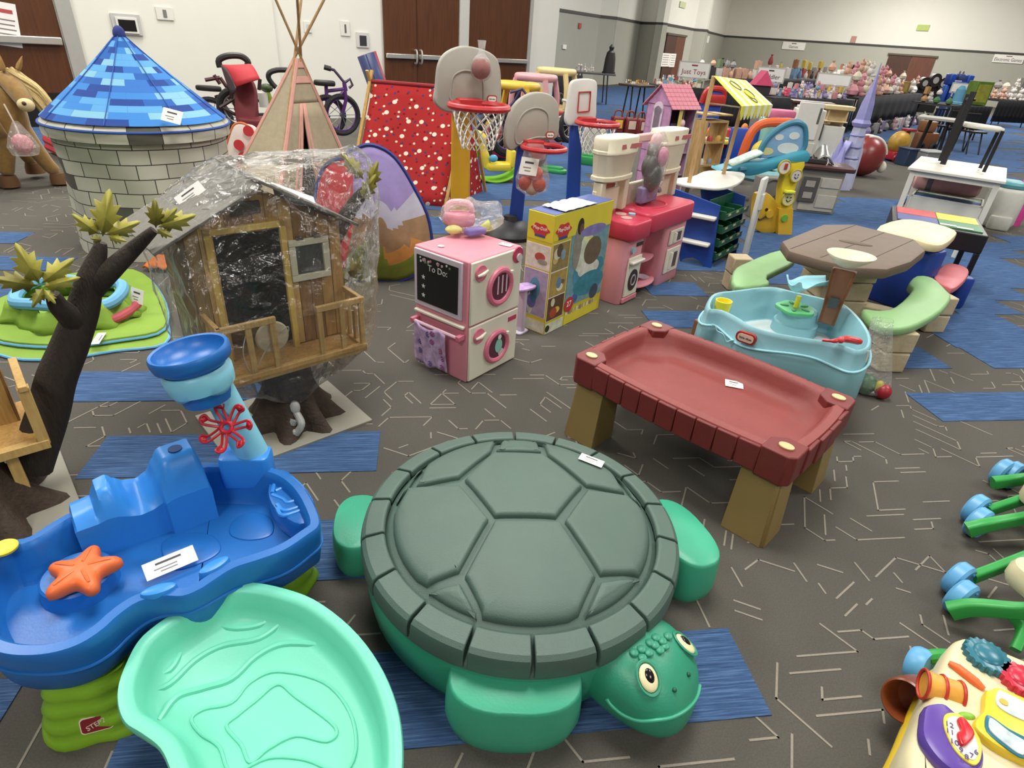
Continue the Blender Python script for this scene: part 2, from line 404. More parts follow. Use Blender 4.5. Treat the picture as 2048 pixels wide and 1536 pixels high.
# ---- wall with the doors, near left
WA = Vector((-6.25, 8.2, 0)); WD = Vector((1, .985, 0)).normalized(); WN = Vector((WD.y, -WD.x, 0))   # WN points into the hall
def on_wall(x, y, off=0.0):
    return plane_hit(x, y, WA+WN*off, WN)
def wt(p): return (p-WA).dot(WD)
tR = wt(on_wall(1114, 75)); tL = -9
wm = frame3(WA, WD, (0, 0, 1))      # X along wall, Y up, Z = WD x up = into... checked below
zs = 1 if Vector((wm[0][2], wm[1][2], wm[2][2])).dot(WN) > 0 else -1
tb = on_wall(548, 60); tj = wt(tb)
structure(MB().box(((tL+tR)/2, 3, -.15*zs), (tR-tL, 6, .3), Mx=wm).build('wall_left', WHITE_W, angle=0))
structure(MB().box(((tL+tj)/2, 3, .02*zs), (tj-tL, 6, .04), Mx=wm).build('wall_left', WHITE_W, angle=0))
structure(MB().box((tR-.15, 3, -2.2*zs), (.3, 6, 4.2), Mx=wm).build('wall_return', WHITE_W, angle=0))
def leaf(name, x0, x1, ztop, bar=True, kick=True, flip=False, handles=()):
    t0, t1 = wt(on_wall(x0, 60)), wt(on_wall(x1, 60))
    d = MB().box(((t0+t1)/2, ztop/2+.01, .035*zs), (t1-t0, ztop, .03), Mx=wm).build(name, DOORW, angle=0); structure(d)
    zb = .985
    MB().box(((t0+t1)/2, zb, .085*zs), (t1-t0-.02, .075, .05), Mx=wm).build('push_bar', STEEL, d, bevel=.01)
    if kick: MB().box(((t0+t1)/2, .2, .053*zs), (t1-t0-.01, .38, .006), Mx=wm).build('kick_plate', M('#17140f', .4, .05), d, angle=0)
    for h in handles:
        th = wt(on_wall(h, 110)); pts = [(th, zb+.1, .07*zs), (th, zb+.1, .13*zs), (th, zb, .15*zs), (th, zb-.1, .13*zs), (th, zb-.1, .07*zs)]
        MB().tube(spline(pts, 4, False), .016, 8, Mx=wm).build('pull_handle', STEEL, d)
    return d
tl = wt(on_wall(119, 60)); 
structure(MB().box((tl-.9, 1.3, .035*zs), (1.8, 2.6, .03), Mx=wm).build('door_1', DOORW, angle=0))
d1 = [o for o in COL.objects if o.name == 'door_1'][0]
MB().box((tl-.9, .985, .09*zs), (1.76, .085, .05), Mx=wm).build('push_bar', STEEL, d1, bevel=.01)
MB().box((tl-.9, .2, .053*zs), (1.79, .4, .006), Mx=wm).build('kick_plate', M('#17140f', .4, .05), d1, angle=0)
structure(MB().box((wt(on_wall(137, 60)), 1.35, .045*zs), (.17, 2.7, .07), Mx=wm).build('trim_1', FRAMEG, angle=0, bevel=.008))
leaf('door_2', 765, 830, 2.7, handles=(825,)); leaf('door_3', 831, 914, 2.7, handles=(835,))
leaf('door_4', 933, 1053, 2.7)
structure(MB().box((wt(on_wall(924, 60)), 1.4, .05*zs), (wt(on_wall(933, 60))-wt(on_wall(915, 60)), 2.8, .07), Mx=wm).build('trim_2', M('#cfcdc5', .4, .02, metal=.2), angle=0, bevel=.008))
structure(MB().box((wt(on_wall(1057, 60)), 1.4, .04*zs), (.08, 2.8, .06), Mx=wm).build('trim_3', FRAMEG, angle=0, bevel=.008))
def wall_mx(x, y, off=.03):
    p = on_wall(x, y, off); return frame3(p, WD if zs > 0 else WD, (0, 0, 1))
def wall_thing(name, label, cat, x, y, parts, group=None, off=.0):
    p = on_wall(x, y, off+.004); mx = frame3(p, WD, (0, 0, 1)); t = thing(name, label, cat, mat4=mx, group=group)
    for (nm, c, d, mt) in parts: MB().box((c[0], c[1], zs*(c[2])), d).build(nm, mt, t, bevel=.002)
    return t
WP = M('#dcdad0', .5, .02); BK = M('#17181c', .2, .02)
wall_thing('control_panel', 'wall panel with dark screen above the castle tent', 'control panel', 253, 49, [('backplate', (0, 0, .012), (.34, .24, .024), M('#b9b8b4', .5, .03)), ('bezel', (.0, -.01, .03), (.25, .18, .02), WP), ('screen', (0, -.01, .042), (.2, .13, .006), BK)], off=.04)
wall_thing('light_switch', 'white wall switch plate right of the dark wall panel', 'switch', 329, 27, [('plate', (0, 0, .006), (.21, .15, .012), WP), ('rocker', (0, 0, .014), (.045, .09, .008), M('#77756e', .5, .02))], off=.04)
wall_thing('light_switch', 'small faint outlet plate right of the teepee poles', 'outlet', 615, 54, [('plate', (0, 0, .006), (.12, .15, .012), WP), ('socket', (0, 0, .013), (.05, .08, .004), M('#c4c2b8', .5, .02))])
wall_thing('light_switch', 'white single switch plate above the purple bicycle', 'switch', 690, 57, [('plate', (0, 0, .006), (.16, .21, .012), WP), ('rocker', (0, 0, .014), (.03, .12, .008), M('#5f5d58', .5, .02))])
wall_thing('thermostat', 'square thermostat with dark display left of the double doors', 'thermostat', 725, 80, [('backplate', (0, 0, .01), (.23, .22, .02), M('#cbc9c2', .5, .02)), ('display', (0, -.01, .022), (.13, .15, .006), M('#3a3a3a', .3, .02))])
t = thing('paper_notice', 'white paper notice tilted on the brown door at upper left', 'notice', mat4=frame3(on_wall(6, 48, .055), (WD+Vector((0, 0, -.12))), (0, 0, 1)))
MB().box((0, 0, 0), (.3, .46, .004)).build('sheet', M('#ece8e4', .7, .02), t, angle=0)
MB().box((0, .14, .003*zs), (.22, .04, .002)).build('heading', M('#b04a48', .7, 0), t, angle=0)
for k in range(5): MB().box((0, .05-.05*k, .003*zs), (.24-.02*(k % 2), .012, .002)).build('printed_line', M('#76706c', .7, 0), t, angle=0)

# ---- side and far walls with a dark rail at 2.3 m
TR = 2.3
side = [(.3, 23.2), (2.25, 26.5), (2.95, 27.0), (4.35, 30.1), (5.1, 29.1), (7.4, 33.5), (8.05, 33.6), (8.75, 36.1), (11.1, 41.7)]
far = [(11.1, 41.7), (30.0, 27.8)]
def run(pts, nm):
    for nme, z0, z1, mt, dz in (('wall_'+nm, 0, TR-.04, GREY_W, 0), ('trim_'+nm, TR-.04, TR+.05, M('#3a3835', .5, .02), .03), ('wall_'+nm+'_upper', TR+.05, 6, WHITE_W, 0)):
        b = MB()
        for (x0, y0), (x1, y1) in zip(pts[:-1], pts[1:]):
            d = Vector((x1-x0, y1-y0, 0)); l = d.length; d.normalize(); n = Vector((d.y, -d.x, 0)); c = Vector(((x0+x1)/2, (y0+y1)/2, 0))-n*(.15-dz)
            b.box((c.x, c.y, (z0+z1)/2), (l+.02, .3, z1-z0), math.atan2(d.y, d.x))
        structure(b.build(nme, mt, angle=0))
run(side, 'side'); run(far, 'far')
FP, FD = Vector((11.1, 41.7, 0)), Vector((18.9, -13.9, 0)).normalized(); FN = Vector((FD.y, -FD.x, 0))
if FN.dot(-FP) < 0: FN = -FN
SP, SD = Vector((5.1, 29.1, 0)), Vector((2.3, 4.4, 0)).normalized(); SN = Vector((SD.y, -SD.x, 0))
def plate(P0, N0, D0, x0, y0, x1, y1, off):
    """flat rectangle on a wall given by two opposite pixel corners -> matrix at centre, width, height"""
    a = plane_hit(x0, y0, P0+N0*off, N0); b = plane_hit(x1, y1, P0+N0*off, N0); c = (a+b)/2
    return frame3(c, D0, (0, 0, 1)), abs((b-a).dot(D0)), abs(b.z-a.z)
def wall_sign(name, label, cat, P0, N0, D0, rect, parts, txt=None, tcol='#3a3634', tsize=.5):
    mx, w, h = plate(P0, N0, D0, *rect, .03); t = thing(name, label, cat, mat4=mx)
    MB().box((0, 0, 0), (w, h, .03)).build('board', parts, t, angle=0)
    zf = Vector((mx[0][2], mx[1][2], mx[2][2])).dot(N0) > 0
    if txt:
        tx = text('lettering', txt, h*tsize, M(tcol, .7, 0), None, Matrix.Identity(4), world=False)
        bb = [v.co.x for v in tx.data.vertices]; s_ = min(1, w*.9/max(.01, max(bb)-min(bb)))
        for v in tx.data.vertices: v.co = Vector((v.co.x*s_, v.co.y-h*.12, .02 if zf else -.02))
        tx.parent = t
        MB().box((0, h*.32, .018 if zf else -.018), (h*.7, h*.1, .004)).build('emblem', M(tcol, .7, 0), t, angle=0)
    return t
SIGN = M('#efece4', .6, .02)
wall_sign('wall_sign', 'white sign lettered Games on the grey far wall', 'sign', FP, FN, FD, (1567, 83, 1608, 101), SIGN, 'Games')
wall_sign('wall_sign', 'white sign lettered Electronic Games on far wall at right edge', 'sign', FP, FN, FD, (1990, 108, 2044, 128), SIGN, 'Electronic Games', '#7a4a48', .62)
wall_sign('wall_sign', 'small white sign on grey wall beside the far room corner', 'sign', Vector((8.75, 36.1, 0)), Vector((SD.y, -SD.x, 0)), Vector((2.35, 5.6, 0)).normalized(), (1406, 70, 1419, 86), SIGN, 'Toys')
wall_sign('exit_sign', 'green exit sign above the far double doors', 'sign', FP, FN, FD, (1836, 49, 1856, 62), M('#a9bb62', .5, .05))
wall_sign('exit_sign', 'pale exit sign high on the side wall', 'sign', SP, SN, SD, (1361, 2, 1370, 17), M('#c5c9a0', .5, .05))
wall_sign('alarm_strobe', 'tall narrow alarm strobe above rail on the far wall', 'alarm', FP, FN, FD, (1704, 72, 1710, 86), M('#b5877a', .5, .05))
wall_sign('fire_alarm', 'small red fire alarm on grey wall behind cozy cars', 'alarm', Vector((.3, 23.2, 0)), Vector((3.3, -1.95, 0)).normalized(), Vector((1.95, 3.3, 0)).normalized(), (1158, 46, 1162, 57), M('#a8433c', .5, .05))
wall_sign('outlet_plate', 'small white plate on grey wall right of white column', 'outlet', Vector((.3, 23.2, 0)), Vector((3.3, -1.95, 0)).normalized(), Vector((1.95, 3.3, 0)).normalized(), (1126, 89, 1132, 98), SIGN)
# far double doors and the side doors
def far_door(nm, P0, N0, D0, xs, ytop, lab):
    a = plane_hit(xs[0], ytop[0], P0+N0*.03, N0); b = plane_hit(xs[1], ytop[1], P0+N0*.03, N0); h = (a.z+b.z)/2; mid = (a+b)/2; w = (b-a).dot(D0)
    mx = frame3(Vector((mid.x, mid.y, 0)), D0, (0, 0, 1))
    for k, s_ in enumerate((-1, 1)):
        o = structure(MB().box((s_*w/4, h/2, 0), (abs(w)/2-.02, h, .06), Mx=mx).build('door_%d' % (nm+k), wood('#4d2c1e', '#3e2216', (8, 8, 1)) if k == 0 else wood('#6a3a26', '#57301f', (8, 8, 1)), angle=0))
    structure(MB().box((0, h+.04, .02), (abs(w)+.12, .08, .1), Mx=mx).build('trim_door', M('#57503f', .5, .02), angle=0))
far_door(5, FP, FN, FD, (1778, 1873), (110, 115), '')
far_door(7, SP, SN, SD, (1334, 1371), (70, 74), '')
for i, x in enumerate(((1325, 106, 1337, 133), (1342, 107, 1348, 134))):
    mx, w, h = plate(SP, SN, SD, *x, .1); t = thing('paper_notice', ('wide' if i == 0 else 'narrow')+' white list taped to the far side door', 'notice', mat4=mx)
    MB().box((0, 0, 0), (w, h, .01)).build('sheet', SIGN, t, angle=0)
    for k in range(5): MB().box((0, h*(.35-.17*k), (.008)), (w*.7, h*.05, .006)).build('printed_line', M('#99938c', .7, 0), t, angle=0)
# ================================================================== turtle sandbox
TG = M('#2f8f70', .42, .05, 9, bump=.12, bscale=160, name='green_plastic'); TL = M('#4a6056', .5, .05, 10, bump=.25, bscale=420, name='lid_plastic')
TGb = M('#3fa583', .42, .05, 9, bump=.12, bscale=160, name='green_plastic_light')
TC = Vector((.055, 1.232, 0)); RL = .432
tt = thing('turtle_sandbox', 'green turtle sandbox with dark grey-green shell lid in the foreground', 'sandbox', TC)
def dome(r): return .262 + .062*(1-(min(r, .37)/.37)**2) - .02*max(0, (r-.33)/.04)
body = MB().lathe([(.37, 0), (.398, .012), (.415, .05), (.423, .11), (.42, .165), (.405, .19), (.2, .2)], 56)
body.build('body', TG, tt)
lid = MB().lathe([(.415, .178), (.428, .186), (.424, .2), (.37, .235), (.366, .243)]+[(r, dome(r)-.004) for r in (.362, .345, .32, .28, .22, .15, .08, .02)], 72, cap=(False, True)).build('lid', TL, tt, angle=60)
def loc_dome(x, y):
    p = G(x, y, .29)
    for _ in range(4):
        r = math.hypot(p.x-TC.x, p.y-TC.y); p = G(x, y, dome(r))
    return ((p.x-TC.x)*1.035, (p.y-TC.y)*1.035)
def scute(px, inset=.0052, h=.012):
    small = len(px) < 5 and px[0][1] != 868
    if small: inset, h = .004, .008
    P = [loc_dome(*p) for p in px]; P = [Vector((x*min(1, .352/max(.001, math.hypot(x, y))), y*min(1, .352/max(.001, math.hypot(x, y))))) for x, y in P]
    if area2(P) < 0: P = P[::-1]
    Q = []
    n = len(P)
    for i in range(n):
        for k in range(8):
            q = P[i].lerp(P[(i+1) % n], k/8)
            if P[i].length > .345 and P[(i+1) % n].length > .345: q = q.normalized()*.352
            Q.append(q)
    Q = [Vector(v) for v in offset(Q, -inset)]
    c = sum(Q, Vector((0, 0)))/len(Q); rings = []
    for ins, t, hh in ((0, 1, -.006), (0, 1, h*.35), (.004, 1, h*.85), (.008, 1, h), (.017, 1, h*.97), (.017, .75, h), (.017, .5, h*1.02), (.017, .25, h*1.03), (.017, .05, h*1.03)) if not small else ((0, 1, -.006), (0, 1, h*.4), (.003, .95, h), (.003, .5, h), (.003, .05, h)):
        R = [Vector(v) for v in offset(Q, -ins)]; rings.append([])
        for q in R:
            w = c.lerp(q, t); rings[-1].append((w.x, w.y, dome(w.length)+hh))
    MB().loft(rings, (False, True)).build('scute', TL, lid, angle=60)
for px in ([(930, 964), (985, 910), (1086, 913), (1163, 977), (1112, 1038), (989, 1036)], [(989, 1041), (1119, 1043), (1189, 1151), (1156, 1223), (967, 1221), (930, 1149)],
           [(822, 978), (926, 973), (983, 1040), (926, 1142), (859, 1168), (778, 1038)], [(1167, 982), (1249, 993), (1306, 1041), (1278, 1156), (1193, 1149), (1123, 1043)],
           [(811, 938), (880, 895), (978, 872), (986, 910), (924, 960), (837, 978)], [(985, 868), (1084, 869), (1083, 911), (992, 909)], [(1092, 876), (1170, 892), (1256, 956), (1245, 992), (1167, 976), (1091, 914)],
           [(859, 1182), (926, 1160), (960, 1228), (905, 1212)], [(1193, 1158), (1282, 1163), (1240, 1200), (1165, 1228)], [(775, 1020), (808, 945), (826, 978)], [(1260, 962), (1256, 996), (1308, 1030)]):
    scute(px)
NS = 18; a0 = math.atan2(G(1066, 1290, .26).y-TC.y, G(1066, 1290, .26).x-TC.x)
for k in range(NS):
    a = a0+2*PI*k/NS; e = .011
    prof = [(.418, .186), (.4325, .196), (.4325, .232), (.428, .248), (.418, .257), (.375, .266), (.369, .262), (.367, .245)]
    R = []
    for i in range(9):
        t = a+e+(2*PI/NS-2*e)*i/8
        R.append([(r*math.cos(t), r*math.sin(t), z) for r, z in prof])
    MB().loft(R, (True, True)).build('rim_block', TL, lid, angle=28, bevel=.0025)
def flipper(px_c, ang, la, lb, ztop=.155, nm='flipper'):
    c = G(px_c[0], px_c[1], 0); b = MB(); out = ell(la, lb, 32, 2.5)
    R = []
    for z, s_ in ((0, .86), (.02, .94), (.06, 1.0), (.11, .985), (ztop-.012, .955), (ztop-.003, .94), (ztop, .915)): R.append([(x*s_, y*s_, z) for x, y in out])
    b.loft(R, Mx=Matrix.Translation(c) @ Matrix.Rotation(ang, 4, 'Z'))
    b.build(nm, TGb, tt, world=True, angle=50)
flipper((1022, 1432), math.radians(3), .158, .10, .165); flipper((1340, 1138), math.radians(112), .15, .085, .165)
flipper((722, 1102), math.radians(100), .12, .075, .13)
# head: a blunt egg on a short neck, looking to the lower right
HC = G(1288, 1338, .11); ha = math.atan2(HC.y-TC.y, HC.x-TC.x)+.30
hd = MB(); rings = []
for u, ry, z0, z1 in ((-.26, .07, .06, .16), (-.19, .085, .04, .185), (-.12, .108, .02, .205), (-.05, .128, .006, .222), (.02, .131, .0, .212), (.07, .12, .002, .185), (.105, .095, .012, .15), (.125, .06, .03, .115), (.132, .02, .055, .085)):
    rings.append([(u, ry*x, (z0+z1)/2+(z1-z0)/2*y) for x, y in ell(1, 1, 28, 2.35)])
HM = Matrix.Translation((HC.x, HC.y, 0)) @ Matrix.Rotation(ha, 4, 'Z')
hd.loft(rings, Mx=HM); head = hd.build('head', TG, tt, world=True, angle=70, sub=1)
from mathutils.bvhtree import BVHTree
bvh = BVHTree.FromPolygons([tuple(v) for v in hd.v], hd.f)
def on_mesh(bv, x, y):
    d = ray(x, y).normalized(); h = bv.ray_cast(CAM, d)
    if h[0] is None:
        q = CAM+d*((HC-CAM).dot(d)); h = bv.find_nearest(q)
    if h[1].dot(d) > 0: h = (h[0], -h[1], h[2], h[3])
    return h
def eye(x, y, tilt):
    loc, n, _, _ = on_mesh(bvh, x, y)
    up = Vector((0, 0, 1)); xx = up.cross(n).normalized(); yy = n.cross(xx)
    m = Matrix(((xx.x, yy.x, n.x, loc.x), (xx.y, yy.y, n.y, loc.y), (xx.z, yy.z, n.z, loc.z), (0, 0, 0, 1))) @ Matrix.Rotation(tilt, 4, 'Z')
    e = MB().ball((0, 0, 0), (.0215, .030, .007), 20, 10, m).build('eye', M('#e9dfb0', .3, .03), tt, world=True)
    MB().ball((.002, .004, .0042), (.0115, .017, .0055), 16, 8, m).build('pupil', M('#1c1a19', .15, .02), e)
    p = [o for o in e.children][0]
    for v in p.data.vertices: v.co = MWI[tt.name] @ v.co
    MB().torus(1, .12, 24, 6, m @ Matrix.Diagonal((.026, .036, .02, 1))).build('eye_socket', TG, tt, world=True)
eye(1297, 1356, .1); eye(1371, 1287, -.35)
mouth = []
for x, y in ((1214, 1398), (1225, 1412), (1248, 1430), (1278, 1441), (1310, 1440), (1345, 1434), (1375, 1417), (1393, 1394), (1399, 1370)):
    h = on_mesh(bvh, x, y)
    if h[0]: mouth.append(h[0]+h[1]*.001)
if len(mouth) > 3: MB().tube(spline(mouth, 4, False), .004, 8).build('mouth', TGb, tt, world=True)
for x, y in ((1349, 1380), (1377, 1349)):
    h = on_mesh(bvh, x, y)
    if h[0]: MB().ball(h[0], .0055, 10, 8).build('nostril', M('#12523c', .5, .02), tt, world=True)
rb = random.Random(3)
for x, y in ((1268, 1305), (1283, 1298), (1298, 1305), (1310, 1290), (1325, 1282), (1320, 1300), (1300, 1285), (1336, 1272), (1330, 1292), (1285, 1315), (1312, 1275)):
    h = on_mesh(bvh, x, y)
    if h[0]: MB().ball(h[0], (.011, .011, .0055), 10, 6).build('brow_bump', TG, tt, world=True)
pt = G(1182, 926, dome(.33)+.012)
price_tag('white price tag lying on the turtle lid', frame3((pt.x, pt.y, dome(.33)+.022), (.93, -.35, -.1), (.35, .93, -.22)), .075, .048)
# ================================================================== red sand table
RT = M('#702725', .5, .06, 12, bump=.15, bscale=300, name='red_plastic'); RTi = M('#843a36', .5, .08, 9, bump=.3, bscale=500, name='red_tray'); TAN = M('#8d7748', .5, .05, 10, bump=.1, bscale=200)
ZT = .37
c4 = [G(x, y, ZT) for x, y in ((1180, 710), (1573, 893), (1684, 795), (1313, 648))]
RC = sum(c4, Vector())/4; ax = ((c4[1]-c4[0])+(c4[2]-c4[3])).normalized(); ra = math.atan2(ax.y, ax.x)
LX = ((c4[1]-c4[0]).length+(c4[2]-c4[3]).length)/2; LY = ((c4[3]-c4[0]).length+(c4[2]-c4[1]).length)/2
rt_ = thing('sand_table', 'dark red rectangular sand table on four tan legs', 'sand table', (RC.x, RC.y, 0), ra)
hx, hy = LX/2+.045, LY/2+.045
def bow(o, n=10, bx=.02, by=.012, cut=.05):
    """rectangle with gently bowed sides and clipped corners"""
    X, Y = hx+o, hy+o; P = []
    for i in range(n+1): t = -1+2*i/n; P.append((X-cut*0+by*(1-t*t), t*(Y-cut)))
    for i in range(n+1): t = 1-2*i/n; P.append((t*(X-cut), Y+bx*(1-t*t)))
    for i in range(n+1): t = 1-2*i/n; P.append((-X-by*(1-t*t), t*(Y-cut)))
    for i in range(n+1): t = -1+2*i/n; P.append((t*(X-cut), -Y-bx*(1-t*t)))
    return P
R = []
for o, z in ((-.045, .262), (-.02, .262), (-.012, .27), (-.008, .35), (-.014, .362), (-.04, .365), (-.048, .358)): R.append([(x, y, z) for x, y in bow(o)])
for o, z, cut in ((-.054, .345, .06), (-.06, .315, .075), (-.07, .29, .09), (-.09, .278, .1), (-.14, .274, .06)): R.append([(x, y, z) for x, y in bow(o, cut=cut)])
MB().loft(R, (True, True)).build('tray', RTi, rt_, angle=45)
# plank-like panels round the skirt
def panel(cx, cy, w, a, h=.095, z=.312, th=.014): 
    MB().box((cx, cy, z), (w, th, h), a).build('side_plank', RT, rt_, bevel=.004)
nL = 9
for i in range(nL):
    t = -1+2*(i+.5)/nL; x = t*(hx-.105); w = 2*(hx-.105)/nL-.003
    for s_ in (-1, 1): panel(x, s_*(hy+.02*(1-t*t)-.004), w, -s_*.04*t/(hx)*1.0)
nS = 4
for i in range(nS):
    t = -1+2*(i+.5)/nS; y = t*(hy-.1); w = 2*(hy-.1)/nS-.003
    for s_ in (-1, 1): panel(s_*(hx+.012*(1-t*t)-.004), y, w, PI/2)
for sx in (-1, 1):
    for sy in (-1, 1):
        cx, cy = sx*(hx-.05), sy*(hy-.05)
        P = [(cx+sx*.052, cy-sy*.058), (cx+sx*.052, cy+sy*.03), (cx+sx*.03, cy+sy*.052), (cx-sx*.058, cy+sy*.052), (cx-sx*.058, cy-sy*.02), (cx-sx*.02, cy-sy*.058)]
        MB().prism(P, .255, .366).build('corner_block', RT, rt_, bevel=.005)
        MB().cyl(.021, .366, .3715, 20, Matrix.Translation((cx, cy, 0)) @ Matrix.Diagonal((1.15, .85, 1, 1))).build('corner_cap', M('#cdb583', .45, .04), rt_, bevel=.001)
        # leg: L-shaped pair of slabs with a groove at the outer corner
        q = MB(); o = .03
        def ring(z, e): 
            return [(cx+sx*(o+e), cy-sy*.085, z), (cx+sx*(o+e), cy+sy*(o-.012+e), z), (cx+sx*(o-.008+e), cy+sy*(o-.012+e), z), (cx+sx*(o-.008+e), cy+sy*(o-.008+e), z), (cx+sx*(o-.012+e), cy+sy*(o-.008+e), z), (cx+sx*(o-.012+e), cy+sy*(o+e), z), (cx-sx*.1, cy+sy*(o+e), z), (cx-sx*.1, cy-sy*.085, z)]
        q.loft([ring(0, .022), ring(.262, .002)]).build('leg', TAN, rt_, bevel=.004)
pt = G(1468, 769, .276)
price_tag('white price tag lying in the red sand table tray', frame3((pt.x, pt.y, .2775), Matrix.Rotation(-.25, 3, 'Z') @ Vector((1, 0, 0)), Matrix.Rotation(-.25, 3, 'Z') @ Vector((0, 1, 0))), .068, .055)
# ================================================================== blue water table with aqua basin
WB = M('#1c67b3', .38, .05, 6, bump=.08, bscale=140, name='blue_plastic'); WBl = M('#2f86d8', .38, .04, 6, bump=.08, bscale=140); AQ = M('#6bcaae', .42, .03, 6, bump=.06, bscale=160, name='aqua_plastic'); LIME = M('#7fae26', .45, .06, 8, bump=.12, bscale=150); LB = M('#86cbe0', .4, .04, 8); RED = M('#b3202c', .35, .05, 9); ORG = M('#e0692e', .45, .05, 10, bump=.1, bscale=200); YEL = M('#e6d732', .4, .04)
ZB = .30
def zpx(x, y, s=3.103, ox=0, oy=880): return ox+x/s, oy+y/s
out = [(1988, 520), (1950, 390), (1870, 270), (1760, 190), (1600, 150), (1400, 140), (1240, 150), (1050, 250), (850, 340), (640, 400), (440, 445), (300, 520), (180, 595), (60, 620), (-80, 680), (-220, 800), (-280, 980), (-230, 1160), (-120, 1280), (20, 1335), (180, 1345), (340, 1325), (500, 1270), (640, 1180), (740, 1090), (860, 1010), (1000, 975), (1130, 975), (1245, 930), (1330, 875), (1450, 800), (1600, 750), (1760, 690), (1900, 600)]
OUT = [G(*zpx(*p), ZB) for p in out]; WC = Vector((sum(p.x for p in OUT)/len(OUT), sum(p.y for p in OUT)/len(OUT), 0))
OL = [(p.x-WC.x, p.y-WC.y) for p in OUT]; OL = [tuple(v[:2]) for v in spline([Vector((x, y, 0)) for x, y in OL], 4)]
if area2(OL) < 0: OL = OL[::-1]
wt_ = thing('water_table', 'blue two-basin water table with aqua lower basin and lime feet', 'water table', WC)
R = []
for o, z in ((-.06, .155), (-.025, .16), (-.012, .175), (-.003, .235), (0, .27), (.0, .292), (-.004, ZB), (-.024, ZB+.002), (-.031, .294), (-.034, .285), (-.044, .235), (-.05, .205), (-.056, .196)): R.append([(x, y, z) for x, y in offset(OL, o)])
MB().loft(R, (True, True)).build('upper_basin', WB, wt_, angle=50)
for zz, o in ((.235, -.0015),):        # moulded wave ridge round the outside
    L_ = offset(OL, o); n = len(L_); pts = [(x, y, zz+.01*math.sin(i*2*PI*4/n)) for i, (x, y) in enumerate(L_)]
    MB().tube(pts, .0035, 6, True).build('wave_moulding', WB, wt_)
# terraces on the basin floor
for px, r in (([(1440, 500), (1560, 440), (1680, 480), (1690, 580), (1560, 620), (1430, 590)], .0), ([(1000, 640), (1150, 570), (1320, 590), (1370, 680), (1250, 760), (1060, 800)], 0)):
    P = [G(*zpx(*p), .2) for p in px]; P = spline(P, 5); MB().pill([(p.x-WC.x, p.y-WC.y) for p in P][::1], .185, .201, .007).build('floor_step', WB, wt_)
# waterfall ridge on the back edge
A_ = G(*zpx(430, 445), ZB); B_ = G(*zpx(1245, 175), ZB); sd = (B_-A_); sl = sd.length; sd.normalize(); fd = Vector((sd.y, -sd.x, 0))
def prof(s):
    K = [(0, .0), (.02, .024), (.16, .03), (.185, .05), (.22, .075), (.31, .08), (.34, .066), (.42, .045), (.5, .038), (.58, .05), (.65, .085), (.7, .108), (.73, .112), (.94, .114), (.975, .1), (1, 0)]
    for (a, b), (c, d) in zip(K[:-1], K[1:]):
        if a <= s <= c: t = (s-a)/(c-a); t = t*t*(3-2*t); return b+(d-b)*t
    return 0
def wf(u, v):
    h = prof(u); w = .115 if u > .64 else .1; sad = math.exp(-((u-.48)/.12)**2)
    x = v*w; f = 1 if v < .55 else 1-((v-.55)/.45)**2*(.9)
    f = f*(1-sad)+sad*(1-1.35*v)
    p = A_+sd*(u*sl)+fd*(x-.012); return (p.x, p.y, ZB-.004+h*f*(1 if v > .02 else .85))
wfm = MB().grid(wf, 56, 10)
e0 = [wf(i/56, 0) for i in range(57)]; e1 = [wf(i/56, 1) for i in range(57)]
wfm.loft([[(x, y, ZB-.06) for x, y, z in e0], e0], (False, False), closed=False); wfm.loft([e1, [(x, y, .19) for x, y, z in e1]], (False, False), closed=False)
wfm.loft([[wf(1, j/10) for j in range(11)], [(wf(1, j/10)[0], wf(1, j/10)[1], .19) for j in range(11)]], (False, False), closed=False)
wfm.loft([[wf(0, j/10) for j in range(11)], [(wf(0, j/10)[0], wf(0, j/10)[1], .19) for j in range(11)]], (False, False), closed=False)
wfm.build('waterfall_ridge', WBl, wt_, world=True, angle=40)
hp = A_+sd*(.83*sl)+fd*.035
MB().cyl(.0165, ZB+.1, ZB+.1125, 20, Matrix.Translation((hp.x, hp.y, 0))).build('peg_hole_disc', M('#0d3c74', .6, .02), wt_, world=True)  # solid dark disc; its colour stands in for the shaded hole
# spout lips on the near edge
for x, y, an in ((985, 930, .5), (1330, 780, .9)):
    p = G(*zpx(x, y), ZB+.004); MB().pill(ell(.036, .016, 20), -.03, .006, .008, Mx=Matrix.Translation(p) @ Matrix.Rotation(an, 4, 'Z')).build('spout_lip', WBl, wt_, world=True)
# boat-shaped moulding on a ledge in the right-hand basin
bp = [G(*zpx(*p), .272) for p in ((1660, 330), (1690, 190), (1790, 190), (1930, 330), (1950, 450), (1860, 520), (1720, 440))]
MB().pill([(p.x, p.y) for p in spline(bp, 4)], .2, .272, .01).build('dock_ledge', WB, wt_, world=True)
for nm, px, cl in (('boat_outline', [(1690, 330), (1720, 245), (1790, 230), (1870, 290), (1880, 350), (1790, 390), (1760, 370), (1690, 340)], False), ('boat_outline', [(1720, 400), (1770, 440), (1890, 400), (1920, 360)], False), ('boat_outline', [(1720, 425), (1760, 470), (1900, 425)], False), ('boat_outline', [(1710, 320), (1800, 275)], False)):
    P = [G(*zpx(*p), .272) for p in px]; MB().tube(spline(P, 4, cl), .006, 8, cl).build(nm, WBl, wt_, world=True)
# starfish pedestal, yellow cap
pc = G(165, 1175, .19); MB().lathe([(.085, .185), (.08, .2), (.075, .235), (.07, .24)], 28, Matrix.Translation((pc.x, pc.y, 0))).build('pedestal', WB, wt_, world=True)
yc = G(10, 1098, ZB); MB().lathe([(.026, ZB), (.027, ZB+.006), (.024, ZB+.009), (.005, ZB+.009)], 24, Matrix.Translation((yc.x, yc.y, 0))).build('corner_cap', YEL, wt_, world=True)
